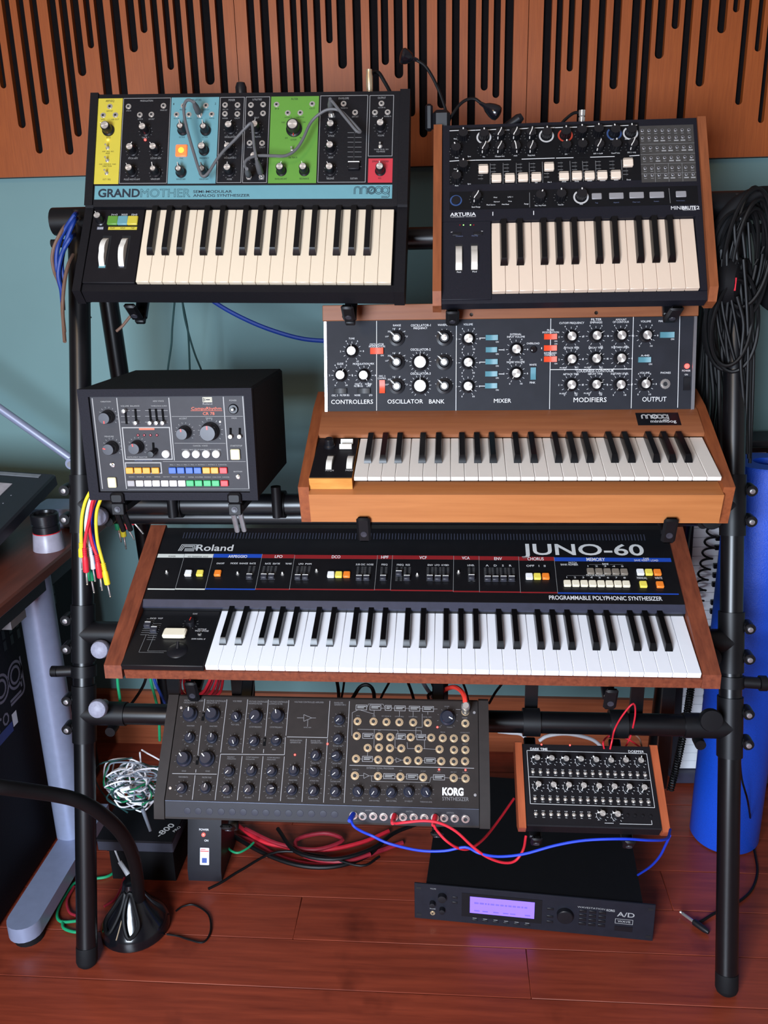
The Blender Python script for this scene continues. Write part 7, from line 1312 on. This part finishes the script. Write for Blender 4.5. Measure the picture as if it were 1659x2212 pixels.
# ---------------------------------------------------------------- two-headed gooseneck lamp
def build_lamp():
    t = thing('clip_lamp', 'black clip-on lamp with two bulbous heads on goosenecks', 'lamp', T(-.012, 1.74, 1.555))
    obj('clip', B().box(-.030, 1.725, 1.548, .002, 1.755, 1.585, .006).box(-.044, 1.73, 1.55, -.03, 1.75, 1.596, .004), BLK, t)
    for k, (h0, h1) in (('goose1', ((-.040, 1.668), (-.088, 1.678))), ('goose2', ((.046, 1.602), (.092, 1.574)))):
        P = GOOSE[k]
        n = obj('gooseneck', B().tube(P, .0028, 8, 5), cmat('c_black'), t)
        a = Vector(P[-1]); b = Vector((h1[0], 1.735, h1[1])); d = b - a
        M = Matrix.Translation(a) @ d.to_track_quat('Z', 'Y').to_matrix().to_4x4(); Lh = d.length
        o = put('lamp_head', B().lathe([(.003, -.004), (.0042, .006), (.0085, Lh * .32), (.0125, Lh * .6), (.0138, Lh * .82), (.0120, Lh * .96), (.006, Lh * 1.03), (0, Lh * 1.04)], 20).mesh('lamp_head'), mat('lamp_gloss', rgb(18, 18, 24), .18), t, M)
        put('bulb_lens', B().lathe([(.0035, 0), (.003, .0015), (0, .002)], 12).mesh('bulb_lens'), CHROME, o, M @ T(0, -.0095, Lh * .88) @ Matrix.Rotation(R(60), 4, 'X'))
build_lamp()

# ---------------------------------------------------------------- desk and what stands on it (left)
def build_desk():
    t = thing('desk', 'dark red-brown desk with a silver steel leg, at the left edge', 'desk', T(-1.3, 1.4, 0))
    DW = wood('mahogany_top', rgb(92, 44, 33), rgb(118, 60, 44), .4, stretch=(20, 2, 20), scale=4)
    SG = mat('silver_lacquer', rgb(142, 149, 174), .4, .3, var=.04)
    DG = mat('dark_steel', rgb(34, 36, 46), .5)
    obj('desk_top', B().box(-2.1, .55, .716, -.812, 1.90, .74, .004), DW, t)
    obj('frame_rail', B().box(-2.0, .75, .672, -.842, .79, .7155), DG, t)
    obj('frame_rail', B().box(-.872, .79, .672, -.842, 1.85, .7155), DG, t)
    c = obj('leg_column', B().lathe([(.036, .05), (.036, .70)], 28, T(-.875, 1.62, 0)), SG, t)
    obj('bracket', B().box(-.90, 1.45, .655, -.8415, 1.51, .6715), mat('bracket_grey', rgb(126, 122, 124), .5), t)
    pts = []
    n = 10
    for i in range(n + 1):
        a = math.pi + math.pi * i / n; pts.append((-.862 + .034 * math.cos(a), 1.352 + .034 * math.sin(a)))
    f = obj('foot', B().prism(pts + [(-.828, 1.72), (-.896, 1.72)], .022, .056), SG, t)
    obj('glide', B().cyl(.03, .0, .0218, 18, T(-.862, 1.36, 0)).cyl(.03, .0, .0218, 18, T(-.862, 1.69, 0)), RUBBER, f)
build_desk()
def build_desk_things():
    # loupe
    t = thing('loupe', 'black and frosted grey magnifier with a thin red ring, on the desk corner', 'magnifier', T(-.857, 1.675, .74))
    M = W[t]
    put('frosted_base', B().lathe([(.033, 0), (.0325, .004), (.029, .036), (.028, .0375)], 28).mesh('fb'), mat('frosted_grey', rgb(150, 146, 160), .35), t, M)
    put('red_ring', B().cyl(.0285, .0377, .0395, 28).mesh('rr'), mat('ring_bright_red', rgb(200, 30, 40), .4), t, M)
    put('lens_barrel', B().lathe([(.028, .0397), (.028, .054), (.0262, .055), (.0262, .058), (.0285, .059), (.0285, .078), (.026, .080), (.022, .0795), (.021, .074), (0, .073)], 28).mesh('lb'), mat('loupe_black', rgb(20, 20, 24), .3), t, M)
    # tilted display
    t = thing('pen_display', 'tilted black-framed display panel with a pale screen, on the desk', 'display', T(-1.05, 1.65, .75))
    tr, br = Vector((-.880, 1.80, .872)), Vector((-.925, 1.40, .765))
    ex = Vector((1, .06, 0)).normalized(); ey = (tr - br).normalized(); ez = ex.cross(ey).normalized(); ex = ey.cross(ez)
    M = Matrix(((ex.x, ey.x, ez.x, tr.x), (ex.y, ey.y, ez.y, tr.y), (ex.z, ey.z, ez.z, tr.z), (0, 0, 0, 1)))
    hh = (tr - br).length
    put('housing', B().box(-.62, -hh, -.03, 0, 0, 0, .004).mesh('hs'), mat('display_black', rgb(26, 27, 34), .45), t, M)
    put('screen', B().box(-.56, -hh + .05, .0001, -.075, -.055, .0012).mesh('sn'), mat('screen_pale', rgb(176, 170, 176), .4), t, M)
    put('top_strip', B().box(-.60, -.022, .0001, -.03, -.010, .0015).mesh('ts'), mat('strip_grey', rgb(120, 124, 130), .4), t, M)
    b = B()
    for i in range(9): b.lathe([(.0016, 0), (.0014, .0006), (0, .0007)], 8, T(-.052 , -.10 - i * .032, 0))
    put('bezel_studs', b.mesh('bs'), mat('stud_grey', rgb(120, 120, 130), .4), t, M)
    b = B().box(-.5, -.05, -.10, -.14, -.03, -.03)
    put('rest', b.mesh('rst'), BLK, t, M)
    # lamp arm
    t = thing('desk_lamp_arm', 'slim silver jointed arm slanting down beside the left post', 'lamp arm', T(-.93, 1.88, .74))
    SG = MATS['silver_lacquer']
    obj('rod', B().rod((-1.15, 1.88, 1.10), (-.872, 1.88, .882), .0095, 16), SG, t)
    j = obj('joint', B().rod((-.872, 1.862, .878), (-.872, 1.90, .878), .013, 16), SG, t)
    obj('joint_bolt', B().rod((-.872, 1.858, .878), (-.872, 1.8618, .878), .007, 12), STEEL, j)
    obj('upright', B().rod((-.868, 1.88, .875), (-.868, 1.88, .785), .011, 16), SG, t)
    obj('base_plate', B().box(-.96, 1.80, .7402, -.83, 1.895, .786, .006), SG, t)
build_desk_things()
def build_case():
    t = thing('equipment_case', 'black upright equipment cabinet with grey lettering, under the desk', 'cabinet', T(-1.15, 1.45, 0))
    DB = mat('cabinet_blue_black', rgb(12, 12, 18), .65, spec=.2, bump=.2, scale=300)
    obj('cabinet_body', B().box(-1.42, 1.0, .004, -.936, 1.93, .64, .006), DB, t)
    M = Matrix(((0, 0, 1, -.9358), (1, 0, 0, 0), (0, 1, 0, 0), (0, 0, 0, 1)))
    GL_ = mat('print_cabinet_grey', rgb(118, 114, 126), .5)
    put('logo', moog_word(1.31, .422, 1.63, .506, .006).mesh('lg', smooth=False), GL_, t, M)
    b = B().text('pro', 1.47, .392, .075, .028, 'n', .0004); put('lettering', b.mesh('lt', smooth=False), GL_, t, M)
    put('badge', B().quad(1.555, .372, 1.575, .402, .0004).mesh('bd', smooth=False), PW, t, M)
    put('badge', B().quad(1.47, .365, 1.553, .388, .0004).mesh('bd2', smooth=False), mat('badge_blue', rgb(30, 50, 120), .5), t, M)
    b = B()
    for i in range(14):
        for j in range(3): b.quad(1.42 + i * .03, .545 + j * .026, 1.432 + i * .03, .566 + j * .026, .0003)
    put('vent_slots', b.mesh('vs', smooth=False), PK, t, M)
build_case()

# ---------------------------------------------------------------- boxes and bases on the floor (lower left)
def build_low():
    t = thing('power_unit', 'black power unit with a red light and a white rocker switch', 'power unit', T(-.53, 1.53, 0))
    BX = mat('power_black', rgb(20, 20, 28), .5, spec=.35)
    pf = [(1.535, .0), (1.66, .0), (1.66, .135), (1.585, .150), (1.575, .146), (1.535, .03)]
    obj('housing', B().side(pf, -.578, -.502), BX, t)
    a = Vector((0, 1.575 - 1.535, .146 - .03)); ang = math.degrees(math.atan2(a.z, a.y))
    P = Pan(-.540, 1.535, .03 - H, ang)
    o = put('rocker_switch', B().box(*mm(-9, 12, 0, 12, 50, 4), bev=.001).mesh('rk'), mat('rocker_white', rgb(226, 228, 238), .4), t, P.M)
    put('blue_mark', B().quad(*mm(-4, 17, 7, 28), z=.0042).mesh('bq', smooth=False), mat('mark_blue', rgb(40, 70, 150), .5), o, P.M)
    put('red_mark', B().quad(*mm(-8, 42, 11, 44), z=.0042).quad(*mm(-7, 46, 4, 47.5), z=.0042).mesh('rq', smooth=False), REDP, o, P.M)
    led(P, t, -2, 78, 4.2, LRED)
    b = B().text('POWER', *mm(-12, 87, 22, 4.5), 'sb', .0004).text('ON', *mm(0, 63, 9, 4.5), 'sb', .0004)
    put('lettering', b.mesh('pl', smooth=False), PW, t, P.M)
    t = thing('effects_box', 'flat grey-black effects box with sideways white lettering, beside the power unit', 'effects box', T(-.68, 1.57, .102))
    GB = mat('box_gunmetal', rgb(46, 47, 58), .5)
    obj('box_body', B().box(-.76, 1.50, .102, -.592, 1.64, .128, .002), GB, t)
    obj('box_lid', B().box(-.76, 1.497, .1285, -.592, 1.64, .134), PANBLK, t)
    M = T(-.622, 1.510, .1345) @ Matrix.Rotation(R(62), 4, 'Z')
    put('lettering', B().text('-800', 0, 0, .046, .015, 'sb', 0).text('PRO', .028, -.016, .02, .007, 'n', 0).mesh('b8', smooth=False), PW, t, M)
    t = thing('crate', 'dark box holding up the effects box', 'box', T(-.69, 1.60, 0))
    obj('crate_body', B().box(-.75, 1.53, .002, -.605, 1.68, .078), mat('crate_dark', rgb(9, 9, 12), .7, spec=.2), t)
    obj('crate_lid', B().box(-.755, 1.525, .0783, -.602, 1.685, .1015, .003), BLK, t)
    t = thing('lamp_base', 'glossy round black weighted base with a cable slot, on the floor', 'base', T(-.648, 1.392, 0))
    M = W[t]; GLS = mat('gloss_black_base', rgb(14, 14, 18), .16)
    put('disc', B().lathe([(.066, 0), (.070, .005), (.0695, .018), (.063, .030), (.051, .046), (.039, .062), (.028, .082), (.0185, .102), (.0145, .118), (0, .12)], 36).mesh('ds'), GLS, t, M)
    for P in ([(.004, -.017, .106), (.020, -.034, .076), (.027, -.048, .048), (.010, -.063, .034), (-.004, -.042, .068)], [(-.006, -.017, .106), (-.028, -.026, .076), (-.046, -.036, .048), (-.034, -.054, .036), (-.013, -.038, .072)]):
        put('cable_loop', B().tube(P, .0044, 8, 5, True).mesh('cl'), cmat('c_black'), t, M)
    put('slot_edge', B().tube([(-.014, -.066, .032), (-.009, -.053, .052), (-.003, -.036, .078)], .0012, 6, 3).mesh('se'), GOLD, t, M)
    # tangle of white leads
    t = thing('tangled_cables', 'ball of tangled white and grey leads hanging left of the module', 'cables', T(-.64, 1.45, .31))
    rnd = random.Random(11); cols = ['c_white', 'c_white', 'c_grey', 'c_grey', 'c_white', 'c_green', 'c_dkgreen']
    for i in range(44):
        c = Vector((-.645 + rnd.uniform(-.022, .035), 1.45 + rnd.uniform(-.02, .03), .312 + rnd.uniform(-.025, .025)))
        n = rnd.randint(5, 8); a0 = rnd.uniform(0, 6.3); tilt = rnd.uniform(.4, 1.0); rr = rnd.uniform(.026, .064)
        P = []
        for k in range(n):
            a = a0 + k * rnd.uniform(.7, 1.1)
            P.append(c + Vector((rr * math.cos(a) * rnd.uniform(.8, 1.15), rnd.uniform(-.015, .015), rr * math.sin(a) * tilt * rnd.uniform(.8, 1.2))))
        obj('lead', B().tube(P, .0017, 6, 5), cmat(cols[i % 7]), t)
    obj('plug', B().rod((-.618, 1.43, .268), (-.603, 1.42, .222), .0042, 10, .003), cmat('c_grey'), t)
    obj('plug', B().rod((-.655, 1.425, .315), (-.635, 1.425, .322), .0042, 10), cmat('c_white'), t)
    t = thing('adaptor_plug', 'white slim plug and lead resting on the floor by the crate', 'plug', T(-.72, 1.5, .06))
    obj('cord', B().tube([(-.735, 1.52, .105), (-.725, 1.51, .09), (-.715, 1.50, .075)], .002, 6, 4), cmat('c_white'), t)
    obj('barrel', B().rod((-.715, 1.50, .075), (-.695, 1.49, .05), .0045, 10, .0055), cmat('c_white'), t)
    t = thing('cable_plug', 'black mains plug with metal pins on the cable inside the left legs', 'plug', T(-.66, 1.69, 1.07))
    obj('moulding', B().rod((-.668, 1.70, 1.085), (-.655, 1.70, 1.066), .0065, 12, .0085).rod((-.655, 1.70, 1.066), (-.634, 1.70, 1.03), .009, 12, .017), BLK, t)
    for k in (-.006, .004): obj('pin', B().rod((-.627 + k, 1.695, 1.028 + k), (-.62 + k, 1.695, 1.018 + k), .0025, 8), CHROME, t)
build_low()

# ---------------------------------------------------------------- right side: foam tube, stood-up keyboard, headphones
def build_right():
    t = thing('foam_roller', 'tall bright blue foam tube standing behind the right post', 'foam tube', T(.652, 1.745, 0))
    FB = mat('blue_foam', rgb(18, 78, 204), .45, var=.12, scale=500, bump=.5)
    put('foam_tube', B().lathe([(.030, .003), (.073, .003), (.0765, .008), (.0765, .905), (.073, .912), (.030, .912), (.030, .003)], 48).mesh('ft'), FB, t, W[t])
    # keyboard stood on its end
    t = thing('stage_piano', 'black keyboard stood on end by the wall, white keys in a column', 'keyboard', T(.74, 1.96, 0))
    DB = mat('piano_black', rgb(24, 24, 32), .5)
    obj('case', B().box(.588, 1.965, .003, .90, 2.06, .90, .003), DB, t)
    obj('end_block', B().box(.59, 1.935, .004, .90, 1.9648, .036, .003), mat('end_grey', rgb(52, 52, 70), .5), t)
    obj('front_rail', B().box(.588, 1.945, .0364, .605, 1.9648, .895), DB, t)
    wm = cached('stood_key', lambda: B().box(0, -.012, 0, .150, 0, .0227, .0008), WKEY)
    bm_ = cached('stood_black', lambda: B().box(.05, -.022, -.006, .150, -.0122, .006, .001), BKEY)
    for i in range(36):
        z = .038 + i * .0235
        put('white_key', wm, None, t, T(.607, 1.9645, z))
        if (i + 3) % 7 not in (2, 6): put('black_key', bm_, None, t, T(.607, 1.9645, z + .0235))
    t.matrix_local = T(.60, 1.95, 0) @ Matrix.Rotation(R(-1.5), 4, 'Y') @ T(-.612, -1.95, 0) @ W[t]
    # coiled lead
    t = thing('coiled_lead', 'black coiled lead hanging in front of the stood-up keyboard', 'cable', T(.61, 1.92, .1))
    P = []
    for i in range(200):
        f = i / 199; a = i * .38
        P.append((.612 - .030 * f + .012 * math.cos(a), 1.915 + .012 * math.sin(a), .74 - f * .32))
    obj('coil', B().tube(P, .0027, 6, 1), cmat('c_black'), t)
    P = []
    for i in range(460):
        f = i / 459; a = i * .8
        P.append((.594 - .012 * f - .03 * f * f + .0075 * math.cos(a), 1.905 - .05 * f + .0075 * math.sin(a), .41 - f * .37))
    obj('coil', B().tube(P, .0022, 5, 1), cmat('c_black'), t)
    t = thing('jack_plug', 'long silver-tipped jack plug hanging beside the right post', 'plug', T(.62, 1.86, .6))
    obj('barrel', B().rod((.632, 1.86, .66), (.626, 1.86, .60), .006, 12, .0075), BLK, t)
    obj('spring', B().rod((.628, 1.852, .625), (.622, 1.852, .585), .0048, 12), CHROME, t)
    obj('tip', B().rod((.622, 1.855, .585), (.616, 1.855, .545), .0032, 10), CHROME, t)
    t = thing('vinyl_strip', 'clear plastic strip hanging beside the foam tube', 'strip', T(.56, 1.7, .5))
    obj('film', B().tube([(.57, 1.66, .78), (.565, 1.66, .66), (.567, 1.66, .55)], .0012, 5, 4), cmat('c_grey'), t)
    # headphones on the right post top
    t = thing('headphones', 'large black headphones hung on the top of the right post', 'headphones', T(.53, 1.66, 1.40))
    band = []
    for i in range(15):
        a = R(195 - 215 * i / 14); band.append((.552 + .070 * math.cos(a), 1.645, 1.350 + .072 * math.sin(a)))
    obj('headband', B().tube(band, .014, 12, 3), RUBBER, t)
    for x, y, z, s in ((.498, 1.62, 1.275, 1), (.592, 1.635, 1.262, -1)):
        M = T(x, y, z) @ Matrix.Rotation(R(90), 4, 'X') @ Matrix.Rotation(R(60 * s), 4, 'Y')
        c = put('ear_cup', B().lathe([(.030, -.018), (.040, -.012), (.043, .004), (.036, .018), (.018, .024), (0, .025)], 28).mesh('ec'), RUBBER, t, M)
        put('ear_pad', B().lathe([(.028, -.018), (.041, -.020), (.043, -.030), (.034, -.036), (.026, -.030)], 28).mesh('ep'), RUBBER, c, M)
    obj('yoke', B().rod((.486, 1.64, 1.33), (.492, 1.635, 1.28), .006, 10).rod((.619, 1.645, 1.33), (.606, 1.64, 1.27), .006, 10), BLK, t)
    # hanks of cable over the post
    rnd = random.Random(5)
    for k, lb in enumerate(('thick hank of black cable looped over the top of the right post', 'hank of black cable hanging lower down the right post')):
        t = thing('cable_hank', lb, 'cable', T(.52, 1.62, 1.3 - .12 * k))
        for i in range(9):
            cx, cz = .512 + rnd.uniform(-.012, .018), (1.325 - .115 * k) + rnd.uniform(-.012, .012)
            rx, rz = rnd.uniform(.018, .044), rnd.uniform(.075, .10); y0 = 1.595 + .006 * i - .005 * k; tw = rnd.uniform(-.2, .2)
            P = []
            for j in range(12):
                a = 2 * math.pi * j / 12
                P.append((cx + rx * math.cos(a) + tw * rz * .4 * math.sin(a), y0 + .006 * math.sin(2 * a), cz + rz * math.sin(a)))
            obj('loop', B().tube(P, .0036, 7, 4, True), cmat('c_black'), t)
    t = thing('red_tag', 'small red tag among the black cables on the right post', 'tag', T(.50, 1.6, 1.27))
    obj('tag', B().box(.497, 1.582, 1.262, .5, 1.585, 1.284), cmat('c_red'), t)
    # trays behind: dark fascia seen between wooden synth and long black synth
build_right()
